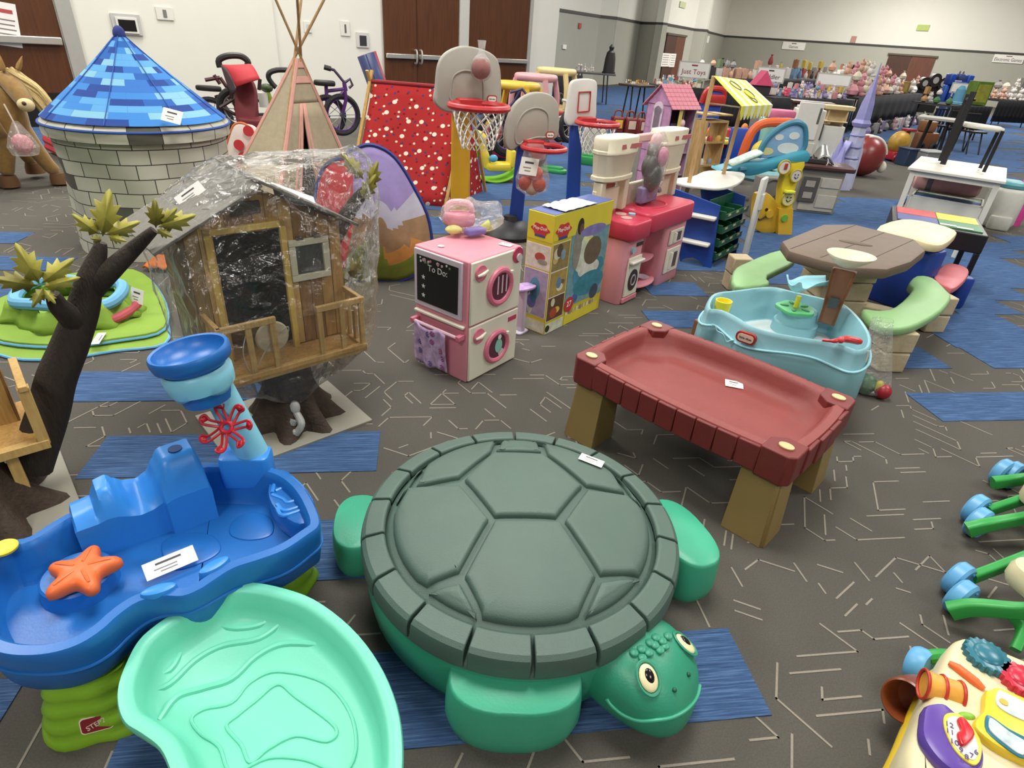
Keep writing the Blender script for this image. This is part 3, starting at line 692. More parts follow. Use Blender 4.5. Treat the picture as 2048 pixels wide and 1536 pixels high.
# aqua basin
aq = [(1180, 85), (1350, 110), (1550, 180), (1750, 330), (1900, 520), (2000, 750), (2035, 1000), (2010, 1250), (1900, 1500), (1650, 1720), (1300, 1750), (1000, 1580), (830, 1350), (760, 1130), (700, 1000), (600, 920), (510, 860), (470, 760), (475, 640), (530, 500), (590, 400), (680, 320), (800, 240), (930, 160), (1060, 105)]
ZA = .235; AO = [G(*zpx(x, y, 2.723, 60, 1130), ZA) for x, y in aq]; AO = spline(AO, 4); AL = [(p.x-WC.x, p.y-WC.y) for p in AO]
if area2(AL) < 0: AL = AL[::-1]
R = []
for o, z in ((-.07, .125), (-.035, .13), (-.02, .145), (-.004, .205), (0, .225), (-.003, .233), (-.012, ZA), (-.026, .234), (-.032, .226), (-.04, .19), (-.05, .165), (-.065, .157)): R.append([(x, y, z) for x, y in offset(AL, o)])
MB().loft(R, (True, True)).build('lower_basin', AQ, wt_, angle=50)
for px, r, cl in (([(620, 610), (760, 575), (850, 430), (950, 325), (1130, 345), (1270, 320), (1370, 245)], .0075, False), ([(625, 700), (760, 650), (900, 520), (1050, 440), (1250, 400), (1390, 300)], .0075, False), ([(700, 850), (800, 720), (950, 670), (1100, 620), (1230, 500), (1380, 430), (1590, 435)], .0075, False),
                  ([(880, 840), (950, 785), (1100, 750), (1200, 640), (1350, 580), (1600, 640), (1740, 800), (1775, 1000), (1700, 1130), (1500, 1060), (1300, 1050), (1100, 1130), (1030, 990), (930, 920)], .0035, True), ([(1070, 880), (1130, 820), (1230, 740), (1350, 650), (1450, 720), (1660, 880), (1620, 960), (1450, 930), (1300, 1000), (1200, 1075), (1150, 980)], .0035, True)):
    P = [G(*zpx(x, y, 2.723, 60, 1130), .158) for x, y in px]; MB().tube(spline(P, 5, cl), r, 8, cl).build('floor_ridge', AQ, wt_, world=True)
# lime legs
def lobed_leg(c, a, b, h, n=6, ang=0, nm='leg'):
    R = []
    for i in range(17):
        t = i/16; s_ = 1-.42*t+.035*math.sin(t*2*PI*4); R.append([(x*s_*(1+.05*math.sin(5*math.atan2(y, x)+t*3)), y*s_*(1+.05*math.sin(5*math.atan2(y, x)+t*3)), h*t) for x, y in ell(a, b, 32, 2.6)])
    return MB().loft(R, Mx=Matrix.Translation(c) @ Matrix.Rotation(ang, 4, 'Z')).build(nm, LIME, wt_, world=True, angle=60)
lc = (G(88, 1462)+G(265, 1430))/2+Vector((.02, .035, 0)); lobed_leg(lc, .125, .085, .165, ang=.35)
lobed_leg(G(585, 1165)+Vector((-.02, .0, 0)), .085, .075, .165); lobed_leg(G(230, 1090), .09, .08, .165)
lm = frame3(G(201, 1434, .055)+Vector((.0, -.012, 0)), (.93, .36, .02), (-.1, .3, .8))
lg = MB().prism(rrect(.062, .038, .008), -.012, .004, lm).build('maker_badge', M('#e6dfc0', .5, .02), wt_, world=True, label='red rectangular badge with the maker name')
MB().prism(rrect(.057, .033, .007), .004, .0052, MWI[wt_.name] @ lm).build('badge_face', M('#7d1a24', .5, .04), lg)
tx = text('lettering', 'STEP2', .0155, M('#dfc9b4', .5, 0), None, Matrix.Identity(4), world=False); tx.data.transform(MWI[wt_.name] @ lm @ Matrix.Translation((0, 0, .0062)) @ Matrix.Rotation(.35, 4, 'Z')); tx.parent = lg
# water tower: tube, funnel, collar, pinwheel
T0 = G(506, 908, ZB+.03); dist = math.hypot(T0.x, T0.y); T1 = D(431, 770, dist+.01); axis = (T1-T0).normalized()
bm_ = MB().pill(rrect(.135, .075, .018), -.06, .045, .01, Mx=Matrix.Translation(G(495, 930, ZB)) @ Matrix.Rotation(.15, 4, 'Z')); bm_.build('tower_foot', WBl, wt_, world=True)
MB().cyl(.044, 0, (T1-T0).length+.05, 28, aim(T0-axis*.03, T1), .04).build('tower_tube', LB, wt_, world=True)
fc = D(394, 742, dist+.01); tilt = Vector((-.17, 0, 1)).normalized(); FM = aim(fc, fc+tilt)
MB().lathe([(.045, -.085), (.06, -.083), (.066, -.05), (.066, -.03)], 32, FM).build('cup', WB, wt_, world=True)
def wavy(prof_, amp, k, n=48):
    R = []
    for i, (r, z) in enumerate(prof_): R.append([(r*math.cos(2*PI*j/n), r*math.sin(2*PI*j/n), z+(amp*math.sin(k*2*PI*j/n) if i in (0, len(prof_)-1) else 0)) for j in range(n)])
    return R
MB().loft(wavy([(.074, -.045), (.079, -.04), (.082, -.02), (.083, .0), (.076, .012), (.06, .014)], .008, 4), (False, False), FM).build('collar', LB, wt_, world=True, solid=.003)
MB().lathe([(.05, .0), (.07, .008), (.08, .02), (.093, .03), (.0965, .045), (.0965, .058), (.093, .064), (.086, .062), (.083, .05), (.07, .028), (.03, .02), (.002, .018)], 40, FM, cap=(True, False)).build('funnel', WB, wt_, world=True, angle=50)
pw = D(453, 855, dist-.065); nx = (CAM-pw).normalized(); nx = (nx+Vector((-.35, 0, .1))).normalized(); PMx = aim(pw, pw+nx)
pinw = MB().torus(.0135, .006, 20, 8, PMx).build('pinwheel', RED, wt_, world=True)
for k in range(7):
    a = 2*PI*k/7; m = MWI[wt_.name] @ PMx @ Matrix.Rotation(a, 4, 'Z')
    pts = [(.013, .004, 0), (.034, .013, .004), (.056, .018, .010), (.066, .008, .012), (.062, -.004, .008), (.048, .002, .0), (.03, -.002, -.002), (.013, -.006, 0)]
    MB().tube(spline(pts, 4, True), .0036, 6, True, m).build('blade', RED, pinw)
    MB().add([(.054, .017, .012), (.067, .008, .014), (.064, -.004, .010), (.05, .004, .002)], [(0, 1, 2, 3)], m).build('blade', RED, pinw, solid=.003)
# starfish toy
sc = G(163, 1140, .272); an = .55
st = thing('starfish_toy', 'orange starfish water toy on the blue table pedestal', 'toy', sc, an)
P = []
for k in range(5):
    a = 2*PI*k/5
    for da, r in ((-.34, .056), (-.2, .07), (-.07, .079), (.07, .079), (.2, .07), (.34, .056), (PI/5, .046)): P.append((r*math.cos(a+da)*1.0, r*math.sin(a+da)))
SPt = [(v.x, v.y) for v in spline([Vector((x, y, 0)) for x, y in P], 2)]
R = []
for s_, z in ((.95, -.022), (1.0, -.018), (1.0, -.004), (.93, .004), (.8, .009), (.5, .012), (.2, .013)): R.append([(x*s_, y*s_, z) for x, y in SPt])
MB().loft(R).build('body', ORG, st, angle=60)
for k in range(5):
    a = 2*PI*k/5; MB().tube([(r*math.cos(a), r*math.sin(a), .011-.05*max(0, r-.045)*2) for r in (.015, .03, .045, .06)], [.004, .0045, .0042, .003], 8).build('arm_ridge', ORG, st)
    for j in (-1, 1): MB().ball((.05*math.cos(a+.2*j), .05*math.sin(a+.2*j), .006), .003, 8, 6).build('drain_hole', M('#7a2f12', .6, .02), st)
pt = G(341, 1126, .225)
price_tag('long white price tag propped in the blue water table', frame3((pt.x, pt.y, .226), G(385, 1105, .225)-G(300, 1140, .225), (-.3, .6, .45)), .115, .042)
# ================================================================== wooden doll tree houses
OAK = wood('#be9656', '#a37b43', (40, 40, 5)); PINE = wood('#d3b06e', '#bc975a', (40, 40, 5)); YEP = wood('#d9bb62', '#c9a850', (30, 30, 6)); BRN = wood('#97703f', '#7c592f', (40, 40, 5)); TAUPE = wood('#9c8455', '#82693f', (40, 40, 5))
BARK = M('#2e251d', .8, .25, 30, bump=.9, bscale=70, stretch=(3, 3, .5), name='dark_bark'); BARK2 = M('#3b2d22', .75, .3, 40, bump=.9, bscale=90, name='root_bark'); BOARD = M('#8c897c', .6, .05, 12)
LEAF = M('#aca548', .55, .22, 14, bump=.15, bscale=60, name='leaf'); LEAF2 = M('#857f30', .55, .2, 14, name='leaf_dark')
def taper(keys, n):
    out = []
    for i in range(n):
        t = i/(n-1)*(len(keys)-1); k = min(int(t), len(keys)-2); out.append(keys[k]+(keys[k+1]-keys[k])*(t-k))
    return out
def leaf_mesh():
    half = [(0, 0), (.006, .018), (.034, .03), (.022, .052), (.046, .085), (.026, .09), (.036, .125), (.016, .12), (.009, .16), (0, .175)]
    P = half+[(-x, y) for x, y in half[-2:0:-1]]
    b = MB(); n = len(P); vs = []
    for x, y in P: vs.append((x, y, -.9*abs(x)*.35-.25*(y-.08)**2*4))
    vs.append((0, .08, .006)); b.add(vs, [(i, (i+1) % n, n) for i in range(n)]); return b
def add_leaf(parent, pos, direc, nrm, size=1.0, mat=LEAF, nm='leaf'):
    y = Vector(direc).normalized(); x = y.cross(Vector(nrm)).normalized(); z = x.cross(y)
    m = Matrix(((x.x, y.x, z.x, pos[0]), (x.y, y.y, z.y, pos[1]), (x.z, y.z, z.z, pos[2]), (0, 0, 0, 1))) @ Matrix.Scale(size, 4)
    b = leaf_mesh(); b.v = [m @ v for v in b.v]; return b.build(nm, mat, parent, world=True, angle=30, solid=.0015)
def stump(parent, c, r=.17, h=.3, top=.06, rz=0, nm='stump', k=7):
    R = []
    for i in range(15):
        t = i/14; s_ = (1-t)**2.1; rad = top+(r-top)*s_
        R.append([((rad*(1+.26*s_*math.cos(k*a+1.3*math.sin(a))+.03*math.sin(9*a+7*t)))*math.cos(a), (rad*(1+.26*s_*math.cos(k*a+1.3*math.sin(a))+.03*math.sin(9*a+7*t)))*math.sin(a), h*t) for a in [2*PI*j/56 for j in range(56)]])
    return MB().loft(R, Mx=Matrix.Translation(c) @ Matrix.Rotation(rz, 4, 'Z')).build(nm, BARK2, parent, world=True, angle=60)
HA = math.radians(43.8); hxv = Vector((math.cos(HA), math.sin(HA), 0)); hyv = Vector((-math.sin(HA), math.cos(HA), 0))
FLr = G(432, 668, .5); FRr = G(730, 600, .5); WX = (FRr-FLr).dot(hxv); O = Vector((FLr.x, FLr.y, 0))
ZD = HZ(478, 772, O); WY = .16; ZR = .5
th = thing('doll_tree_house', 'wooden toy tree house on grey board inside a clear plastic bag', 'toy house', O, HA)
def wl(p): return MWI[th.name] @ Vector(p)
WPl = O+hyv*WY
def wall_xz(x, y, off=0): 
    q = wl(plane_hit(x, y, WPl+hyv*off, hyv)); return q.x, q.z
bL, bR = G(391, 836), G(743.7, 842.5)
bFs = wl(bL), wl(bR); bx0, bx1 = bFs[0].x, bFs[1].x; by0 = bFs[1].y; by1 = bFs[0].y
by0 = wl(G(545, 918)).y
MB().box(((bx0+bx1)/2, (by0+by1)/2+.0, .006), (bx1-bx0, by1-by0, .012)).build('base_board', BOARD, th, bevel=.002)
sc = MWF[th.name] @ Vector(((bx0+bx1)/2+.03, (by0+by1)/2-.01, .012))
stump(th, sc, .165, ZD-.012, .085, .3)
# trunk going on up behind the house, with leaves that show through the bag
tr0 = MWF[th.name] @ Vector((WX*.8, WY+.34, ZD)); tr1 = D(700, 420, math.hypot(tr0.x, tr0.y)); tr2 = D(730, 380, math.hypot(tr0.x, tr0.y))
MB().tube(spline([sc+Vector((0, 0, ZD*.5)), sc.lerp(tr0, .6)+Vector((0, 0, ZD*.4)), tr0+Vector((0, 0, .05)), tr0.lerp(tr1, .5), tr1, tr2], 5, False), taper([.08, .07, .055, .045, .03, .02], 26), 12).build('trunk', BARK, th, world=True)
for i, (x, y, dx) in enumerate(((728, 360, -.6), (738, 380, .3), (722, 400, .5), (700, 560, .4), (690, 575, -.3))):
    p = D(x, y, math.hypot(tr0.x, tr0.y)-.1); add_leaf(th, p, (dx, -.2, .8), (0, -1, .4), .75, LEAF2)
# deck
dk = MB().box((WX/2, WY/2+.15, ZD+.004), (WX-.01, WY+.31, .008)).build('deck_floor', OAK, th)
for (c, d) in (((WX/2, .012, ZD+.004), (WX, .022, .034)), ((.011, WY/2, ZD+.004), (.022, WY, .03)), ((WX-.011, WY/2, ZD+.004), (.022, WY, .03))): MB().box(c, d).build('deck_beam', PINE, th, bevel=.002)
g0, g1 = .235*WX/.543+.0, 0
gx0 = wl(G(550, 638, ZR)).x; gx1 = wl(G(632, 620, ZR)).x
for (a, b) in (((0, .01, ZR), (gx0, .01, ZR)), ((gx1, .01, ZR), (WX, .01, ZR)), ((.01, 0, ZR), (.01, WY, ZR)), ((WX-.01, 0, ZR), (WX-.01, WY*.9, ZR))): MB().bar(a, b, .016, .022).build('handrail', PINE, th, bevel=.002)
for x in (.06, .105, gx0-.012, gx1+.012, gx1+.1, WX-.012): MB().box((x if x > .07 else .02, .012, (ZD+ZR)/2), (.02, .014, ZR-ZD)).build('baluster', PINE, th, bevel=.002)
for y in (.07, .12):
    for x in (.01, WX-.01): MB().box((x, y, (ZD+ZR)/2), (.014, .018, ZR-ZD)).build('baluster', PINE, th, bevel=.002)
# front wall of separate boards
ax_, az_ = wall_xz(502, 364); elx, elz = wall_xz(376, 458); erx, erz = wall_xz(672, 445)
x0, x1 = .0, WX-.0; ez = (elz+erz)/2
slope = (az_-ez)/(max(ax_-elx, erx-ax_))
def ztop(x): return az_-slope*abs(x-ax_)-.012
dx0, dzt = wall_xz(412, 470); dx1, _ = wall_xz(553, 445); 
dxa, dza = wall_xz(402, 462); dxb, dzb = wall_xz(566, 436); DT = (dza+dzb)/2
nb = 12; bw = (x1-x0)/nb; rb = random.Random(5)
for i in range(nb):
    a, b = x0+i*bw+.0008, x0+(i+1)*bw-.0008; zb_ = ZD+.012
    if a > dxa+.01 and b < dxb-.008: zb_ = DT-.03
    y0 = WY+.001*rb.random()
    P = [(a, zb_), (b, zb_), (b, max(ztop(b), zb_+.01)), ((a+b)/2, max(ztop((a+b)/2), zb_+.01)), (a, max(ztop(a), zb_+.01))]
    MB().prism(P, 0, .01, Matrix.Translation((0, y0+.01, 0)) @ Matrix.Rotation(PI/2, 4, 'X')).build('wall_board', rb.choice([OAK, BRN, TAUPE, OAK, PINE]), th, bevel=.0012)
HD = .30
for i in range(6):
    for x in (x0+.005, x1-.005): MB().box((x, WY+.01+HD/6*(i+.5), (ZD+ez)/2), (.01, HD/6-.0015, ez-ZD)).build('wall_board', rb.choice([TAUPE, BRN]), th)
MB().box(((x0+x1)/2, WY+HD, (ZD+ez)/2), (x1-x0, .01, ez-ZD)).build('back_wall', M('#241d16', .8, .1), th)  # near-black colour paints in the shade of the house interior
# door frame, dark doorway, sign plaque, window
fw_ = .022
for c, d in ((((dxa+dxb)/2, DT-fw_/2), (dxb-dxa, fw_)), ((dxa+fw_/2, (DT+ZD)/2), (fw_, DT-ZD)), ((dxb-fw_/2, (DT+ZD)/2), (fw_, DT-ZD))): MB().box((c[0], WY-.006, c[1]), (d[0], .016, d[1])).build('door_frame', YEP, th, bevel=.002)
wx0, wz1 = wall_xz(575, 482, -.012); wx1, wz0 = wall_xz(662, 550, -.012)
fr = MB()
for c, d in ((((wx0+wx1)/2, wz1-.012), (wx1-wx0, .024)), (((wx0+wx1)/2, wz0+.012), (wx1-wx0, .024)), ((wx0+.012, (wz0+wz1)/2), (.024, wz1-wz0-.05)), ((wx1-.012, (wz0+wz1)/2), (.024, wz1-wz0-.05))): fr.box((c[0], WY-.012, c[1]), (d[0], .012, d[1]))
wn = fr.build('window', M('#c9c6ad', .6, .05), th, bevel=.002)
MB().box(((wx0+wx1)/2, WY-.006, (wz0+wz1)/2), (wx1-wx0-.03, .004, wz1-wz0-.03)).build('pane', M('#3e4140', .25, .08), wn)
for k in (.28, .72): MB().box((wx0+(wx1-wx0)*k, WY-.014, wz1+.004), (.026, .01, .012)).build('hinge', M('#5a5751', .4, .05, metal=.6), wn)
sx, sz = wall_xz(488, 415); MB().box((sx, WY-.008, sz), (.1, .014, .042)).build('name_plaque', M('#3a2f25', .7, .2, 60, bump=.5, bscale=60), th, bevel=.003)
# roof slabs
GREYR = wood('#77746c', '#5e5b54', (4, 40, 40))
for s_ in (-1, 1):
    P = [(ax_, az_+.006), (ax_+s_*(max(ax_-x0, x1-ax_)+.04), ztop(ax_+s_*(max(ax_-x0, x1-ax_)+.04))+.018)]
    d = Vector((P[1][0]-P[0][0], 0, P[1][1]-P[0][1])); l = d.length
    for i in range(5):
        m = Matrix.Translation((P[0][0], 0, P[0][1])) @ Matrix.Rotation(-math.atan2(d.z, d.x), 4, 'Y')
        MB().box((l*(i+.5)/5, WY+HD/2-.02, .002*(4-i)), (l/5+.012, HD+.1, .01), Mx=m).build('roof_board', GREYR, th, bevel=.002)
# cloth bundle, cord in the doorway
bx, bz = gx0+.03, ZD+.12
MB().lathe([(.055, -.006), (.06, 0), (.055, .006)], 28, Matrix.Translation((gx0-.01, .035, ZD+.13)) @ Matrix.Rotation(PI/2, 4, 'X')).build('round_disc', M('#cfc0a0', .7, .06), th)
MB().tube(spline([(gx0-.09, .03, ZR-.02), (gx0-.12, .025, ZD+.1), (gx0-.1, .02, ZD+.02), (gx0-.03, .03, ZD+.1), (gx0+.05, .03, ZR-.05), (gx0+.02, .05, ZD+.04)], 6, False), .0022, 5).build('cord', M('#b9b3a6', .8, .05), th)
# ---- clear bag round the house
bgp = []
for x, z in ((x0-.05, ez-.02), (x1+.06, ez-.02), (ax_, az_+.02)):
    for y in (WY-.07, WY+HD+.08): bgp.append(MWF[th.name] @ Vector((x, y, z)))
for x, y, z in ((-.02, -.03, ZR), (WX+.02, -.03, ZR), (-.02, -.02, ZD), (WX+.02, -.02, ZD), (x0-.05, WY+HD, ZD), (x1+.05, WY+HD+.05, ZD)): bgp.append(MWF[th.name] @ Vector((x, y, z)))
dd = math.hypot(tr0.x, tr0.y)
for x, y, k in ((735, 292, -.05), (757, 345, -.02), (757, 430, -.05), (310, 402, -.05), (420, 328, .05), (650, 335, .1)): bgp.append(D(x, y, dd+k))
kn = G(590, 815, ZD*.42); bgp.append(kn)
bg = bmesh.new()
for p in bgp: bg.verts.new(p)
bmesh.ops.convex_hull(bg, input=bg.verts); bmesh.ops.delete(bg, geom=[v for v in bg.verts if not v.link_faces], context='VERTS')
bmesh.ops.subdivide_edges(bg, edges=bg.edges, cuts=11, use_grid_fill=True); bmesh.ops.triangulate(bg, faces=bg.faces)
for _ in range(2): bmesh.ops.smooth_vert(bg, verts=bg.verts, factor=.5, use_axis_x=True, use_axis_y=True, use_axis_z=True)
bg.normal_update()
cb = sum(bgp, Vector())/len(bgp)
for v in bg.verts:
    n_ = noise.noise(v.co*9)*.5+abs(noise.noise(v.co*15))*.7+noise.noise(v.co*34)*.3; v.co += v.normal*(n_*.026)
bgm = MB(); bg.verts.index_update(); bgm.v = [v.co.copy() for v in bg.verts]; bgm.f = [[v.index for v in f.verts] for f in bg.faces]; bgm.mi = [0]*len(bgm.f); bg.free()
FILM = film('clear_bag', .05, .8, scale=11, strength=1.0, dfac=.3)
bt = thing('plastic_bag', 'large crumpled clear plastic bag wrapped around the doll tree house', 'bag', (O.x, O.y, 0))
bgm.build('bag_film', FILM, bt, world=True, angle=0)
MB().ball(kn, (.02, .018, .03), 12, 8).build('knot', M('#c9c9c6', .3, .1, 60, alpha=.8), bt, world=True)
MB().tube(spline([kn+Vector((0, 0, -.02)), kn+Vector((.03, -.03, -.05)), kn+Vector((.01, -.04, -.085)), kn+Vector((-.015, -.03, -.075)), kn+Vector((0, -.02, -.04))], 5, False), [.014]*10+[.018]*11, 10).build('gathered_end', M('#bdbdba', .25, .15, 50, alpha=.75), bt, world=True)
for k in range(14):        # shiny folds fanning from the knot and the ridge
    a = 2*PI*k/14; q = kn+Vector((.22*math.cos(a), .22*math.sin(a), .1+.05*math.sin(3*a)))
px_ = wl(D(379, 388, dd-.12)); 
price_tag('white price tag on the bagged tree house roof', frame3(D(380, 388, dd-.27), (.6, .35, .45), (-.5, .2, .5)), .1, .04)
pp = frame3(D(590, 395, dd-.16), (.72, .62, -.42), (-.3, .5, .3)); t = thing('paper_sheet', 'white printed sheet lying on the tree house roof in the bag', 'paper', mat4=pp)
MB().box((0, 0, 0), (.17, .09, .001)).build('sheet', M('#e9e9e6', .6, .02), t, angle=0)
# ================================================================== second tree house at the left edge, with bare trunk and leaves
O2 = G(60, 985); t2 = thing('doll_tree_house', 'wooden toy tree house with tall dark trunk and leafy branches at left edge', 'toy house', O2, HA)
q0, q1 = G(122, 905), G(165, 1010); v0, v1 = MWI[t2.name] @ q0, MWI[t2.name] @ q1
MB().box((v0.x-.27, v0.y-.22, .006), (.54, .44, .012)).build('base_board', BOARD, t2, bevel=.002)
stump(t2, MWF[t2.name] @ Vector((v0.x-.25, v0.y-.24, .012)), .19, .24, .1, .5, k=6)
dtr = 2.12
path = [D(60, 935, dtr), D(95, 830, dtr), D(112, 760, dtr), D(140, 690, dtr), D(165, 620, dtr), D(180, 560, dtr), D(196, 512, dtr), D(203, 485, dtr)]
MB().tube(spline(path, 5, False), taper([.062, .058, .055, .051, .045, .036, .024, .014], 36), 16).build('trunk', BARK, t2, world=True)
MB().tube(spline([D(185, 575, dtr), D(222, 540, dtr-.02), D(270, 495, dtr-.03), D(308, 460, dtr-.04)], 5, False), taper([.036, .03, .022, .013], 16), 12).build('branch', BARK, t2, world=True)
MB().tube(spline([D(158, 650, dtr), D(138, 630, dtr-.03), D(118, 612, dtr-.05), D(105, 588, dtr-.06)], 5, False), taper([.04, .034, .027, .018], 16), 12).build('branch', BARK, t2, world=True)
for (x, y), (ex, ey), m_ in (((205, 475), (215, 405), LEAF), ((200, 470), (160, 440), LEAF), ((210, 470), (262, 450), LEAF), ((205, 480), (190, 478), LEAF2), ((215, 472), (243, 480), LEAF),
                             ((312, 458), (310, 415), LEAF2), ((315, 455), (372, 436), LEAF), ((312, 458), (336, 470), LEAF2), ((322, 450), (345, 425), LEAF),
                             ((80, 570), (45, 510), LEAF), ((78, 572), (5, 560), LEAF2), ((82, 568), (130, 530), LEAF), ((84, 575), (140, 560), LEAF), ((88, 578), (105, 600), LEAF), ((86, 575), (70, 605), LEAF2)):
    a = D(x, y, dtr-.07); b = D(ex, ey, dtr-.1); add_leaf(t2, a, b-a, (CAM-a), max(.3, (b-a).length/.13), m_)
# the part of the wooden house that reaches into the frame
c0 = G(100, 886, .23); H2 = Matrix.Translation(c0) @ Matrix.Rotation(HA, 4, 'Z')
def hb(nm, c, d, mt): 
    b = MB().box(c, d, Mx=H2); b.build(nm, mt, t2, world=True, bevel=.002)
hb('corner_post', (-.012, .012, .1), (.03, .03, .2), PINE); hb('deck_beam', (-.2, .01, .0), (.4, .03, .03), PINE); hb('deck_beam', (-.015, .12, .0), (.03, .24, .03), PINE); hb('deck_floor', (-.2, .15, .008), (.4, .3, .01), OAK)
hb('handrail', (-.012, .1, .2), (.022, .22, .018), PINE)
for i in range(6): hb('wall_board', (-.08-.052*i, .17, .2+.0), (.05, .012, .42), (OAK, BRN, OAK, TAUPE, OAK, BRN)[i])
for i in range(3): hb('wall_board', (-.055, .19+.05*i, .2), (.012, .048, .42), (BRN, OAK, TAUPE)[i])
hb('support_leg', (-.1, .03, -.12), (.03, .03, .22), PINE)
# ================================================================== helper: px outlines at a height
def zoom(pts, ox, oy, s): return [(ox+x/s, oy+y/s) for x, y in pts]
def outl(pts, z, sm=0):
    P = [G(x, y, z) for x, y in pts]
    if sm: P = spline(P, sm)
    P = [(p.x, p.y) for p in P]
    return P if area2(P) > 0 else P[::-1]
def cent(P): return Vector((sum(p[0] for p in P)/len(P), sum(p[1] for p in P)/len(P), 0))
# ================================================================== pale blue fishing water table
FB = M('#83b3bd', .42, .05, 7, bump=.1, bscale=160, name='pale_blue_plastic'); FBl = M('#97cdd8', .4, .04, 7); GRN = M('#4fa66a', .45, .05, 8); CRM = M('#dcd0b4', .5, .05, 10, bump=.1, bscale=120); BRW = M('#7d5238', .5, .08, 14); 
z6 = lambda p: zoom(p, 1380, 480, 3.793)
ZF = .42
fo = outl(z6([(110, 470), (170, 395), (330, 372), (600, 345), (800, 385), (1000, 430), (1180, 480), (1310, 590), (1395, 720), (1390, 820), (1290, 850), (1150, 810), (1000, 775), (800, 745), (600, 705), (430, 650), (330, 590), (230, 540), (130, 530)]), ZF, 4)
fc_ = cent(fo); ft = thing('fish_water_table', 'pale blue toy fishing water table with brown chute behind red sand table', 'water table', fc_)
fl_ = [(x-fc_.x, y-fc_.y) for x, y in fo]; R = []
for o, z in ((-.03, .17), (.0, .175), (.012, .19), (.008, .3), (.004, .33), (-.004, .34), (-.008, .4), (-.012, .416), (-.018, ZF), (-.026, .417), (-.032, .4), (-.044, .3), (-.055, .265), (-.07, .26)): R.append([(x, y, z) for x, y in offset(fl_, o)])
MB().loft(R).build('basin', FB, ft, angle=50)
MB().loft([[(x, y, .261) for x, y in offset(fl_, -.06)], [(x, y, .2625) for x, y in offset(fl_, -.062)]]).build('basin_floor', M('#c4cfce', .6, .1, 20), ft, angle=0)
n = len(fl_); MB().tube([(x, y, .34+.012*math.sin(2*PI*i*4/n)) for i, (x, y) in enumerate(offset(fl_, .006))], .0055, 8, True).build('wave_moulding', FBl, ft)
for k, px in enumerate(([(165, 640), (190, 650), (205, 690), (250, 715), (275, 770), (330, 760), (365, 800)], [(410, 830), (440, 825), (470, 830)], [(580, 885), (630, 880), (650, 915), (700, 940), (750, 925), (810, 925), (870, 970)])):
    P = [plane_hit(*q, G(*z6([(700, 800)])[0], .36), (-.35, -.93, 0)) for q in z6(px)]; 
    MB().tube(spline(P, 3, False), .003, 6).build('wave_moulding', FBl, ft, world=True)
for x, y in ((1398, 668), (1690, 775)):
    p = G(x, y, .12); MB().box((p.x+.03, p.y+.05, .09), (.09, .07, .18), .6).build('leg', BRW, ft, world=True, bevel=.006) if x < 1500 else None
for dx, dy in ((.16, .12), (-.1, .12), (.15, -.1), (-.12, -.08)): MB().box((dx, dy, .09), (.08, .07, .18), .4).build('leg', BRW, ft, bevel=.006)
fcn = Vector((fc_.x, fc_.y))
# maker badge
bp = plane_hit(*z6([(425, 742)])[0], G(*z6([(430, 650)])[0], ZF)+Vector((0, -.012, 0)), (-.62, -.78, .05)); bx_ = Vector((.78, -.62, 0)); bm4 = frame3(bp, bx_, (0, 0, 1))
bd = MB().prism(rrect(.085, .048, .02, 6), -.01, .006, bm4).build('maker_badge', M('#a2342c', .5, .03), ft, world=True)
MB().prism(rrect(.067, .033, .013, 6), .006, .008, MWI[ft.name] @ bm4).build('badge_face', M('#e7c9b4', .5, .03), bd)
tx = text('lettering', 'little tikes', .0135, M('#2b1a18', .5, 0), None, Matrix.Identity(4), world=False); tx.data.transform(MWI[ft.name] @ bm4 @ Matrix.Translation((0, 0, .009))); tx.parent = bd
# pedestal, lily pad wheel, slide, chute
pc = G(1585, 662, .26)
MB().lathe([(.105, .26), (.1, .31), (.09, .315), (.085, .33), (.082, .372), (.076, .378), (.02, .378)], 36, Matrix.Translation((pc.x, pc.y, 0))).build('pedestal', FB, ft, world=True, angle=40)
lp = MB(); lpc = G(1592, 612, .40)
lp.pill([(x, y) for x, y in [(.085*(1+.06*math.sin(5*2*PI*i/40))*math.cos(2*PI*i/40), .085*(1+.06*math.sin(5*2*PI*i/40))*math.sin(2*PI*i/40)) for i in range(40)]], .378, .395, .005, Mx=Matrix.Translation((lpc.x, lpc.y, 0)))
lpo = lp.build('lily_pad_wheel', GRN, ft, world=True)
for a in (0.3, 1.6, 2.9, 4.2, 5.4): MB().pill(ell(.02, .01, 14), .392, .4, .003, Mx=MWI[ft.name] @ Matrix.Translation((lpc.x+.05*math.cos(a), lpc.y+.05*math.sin(a), 0)) @ Matrix.Rotation(a, 4, 'Z')).build('lily_leaf', M('#357d4c', .5, .05), lpo)
MB().cyl(.011, .39, .45, 12, Matrix.Translation((lpc.x-.0, lpc.y, 0))).build('post', YEL, ft, world=True)
# pale blue scoop with a chute tail
sc0 = Vector((lpc.x-.005, lpc.y, .49)); sdir = Vector((.9, .25, 0)).normalized()
def scoop(u, v):
    l = -.06+.2*u; w = .055*(1-.45*max(0, (u-.35)/.65)) if u > .1 else .045+.1*u
    s_ = (v-.5)*2; x = l; y = s_*w; z = .035*s_*s_+.012*u-.02*math.exp(-((u-.2)/.18)**2)+(.02 if u < .06 else 0)
    p = sc0+sdir*x+Vector((-sdir.y, sdir.x, 0))*y; return (p.x, p.y, p.z+z)
MB().grid(scoop, 20, 10).build('scoop_slide', FBl, ft, world=True, solid=.004)
chb = G(1652, 648, .335); cdx = Vector((.75, -.55, 0)).normalized()
ct = D(1690, 540, math.hypot(chb.x, chb.y)+.01); chm = MB(); ca_ = (ct-chb).normalized(); sx_ = Vector((.86, -.5, 0)); n_ = sx_.cross(ca_).normalized()
if n_.dot(CAM-chb) < 0: n_ = -n_
R = []
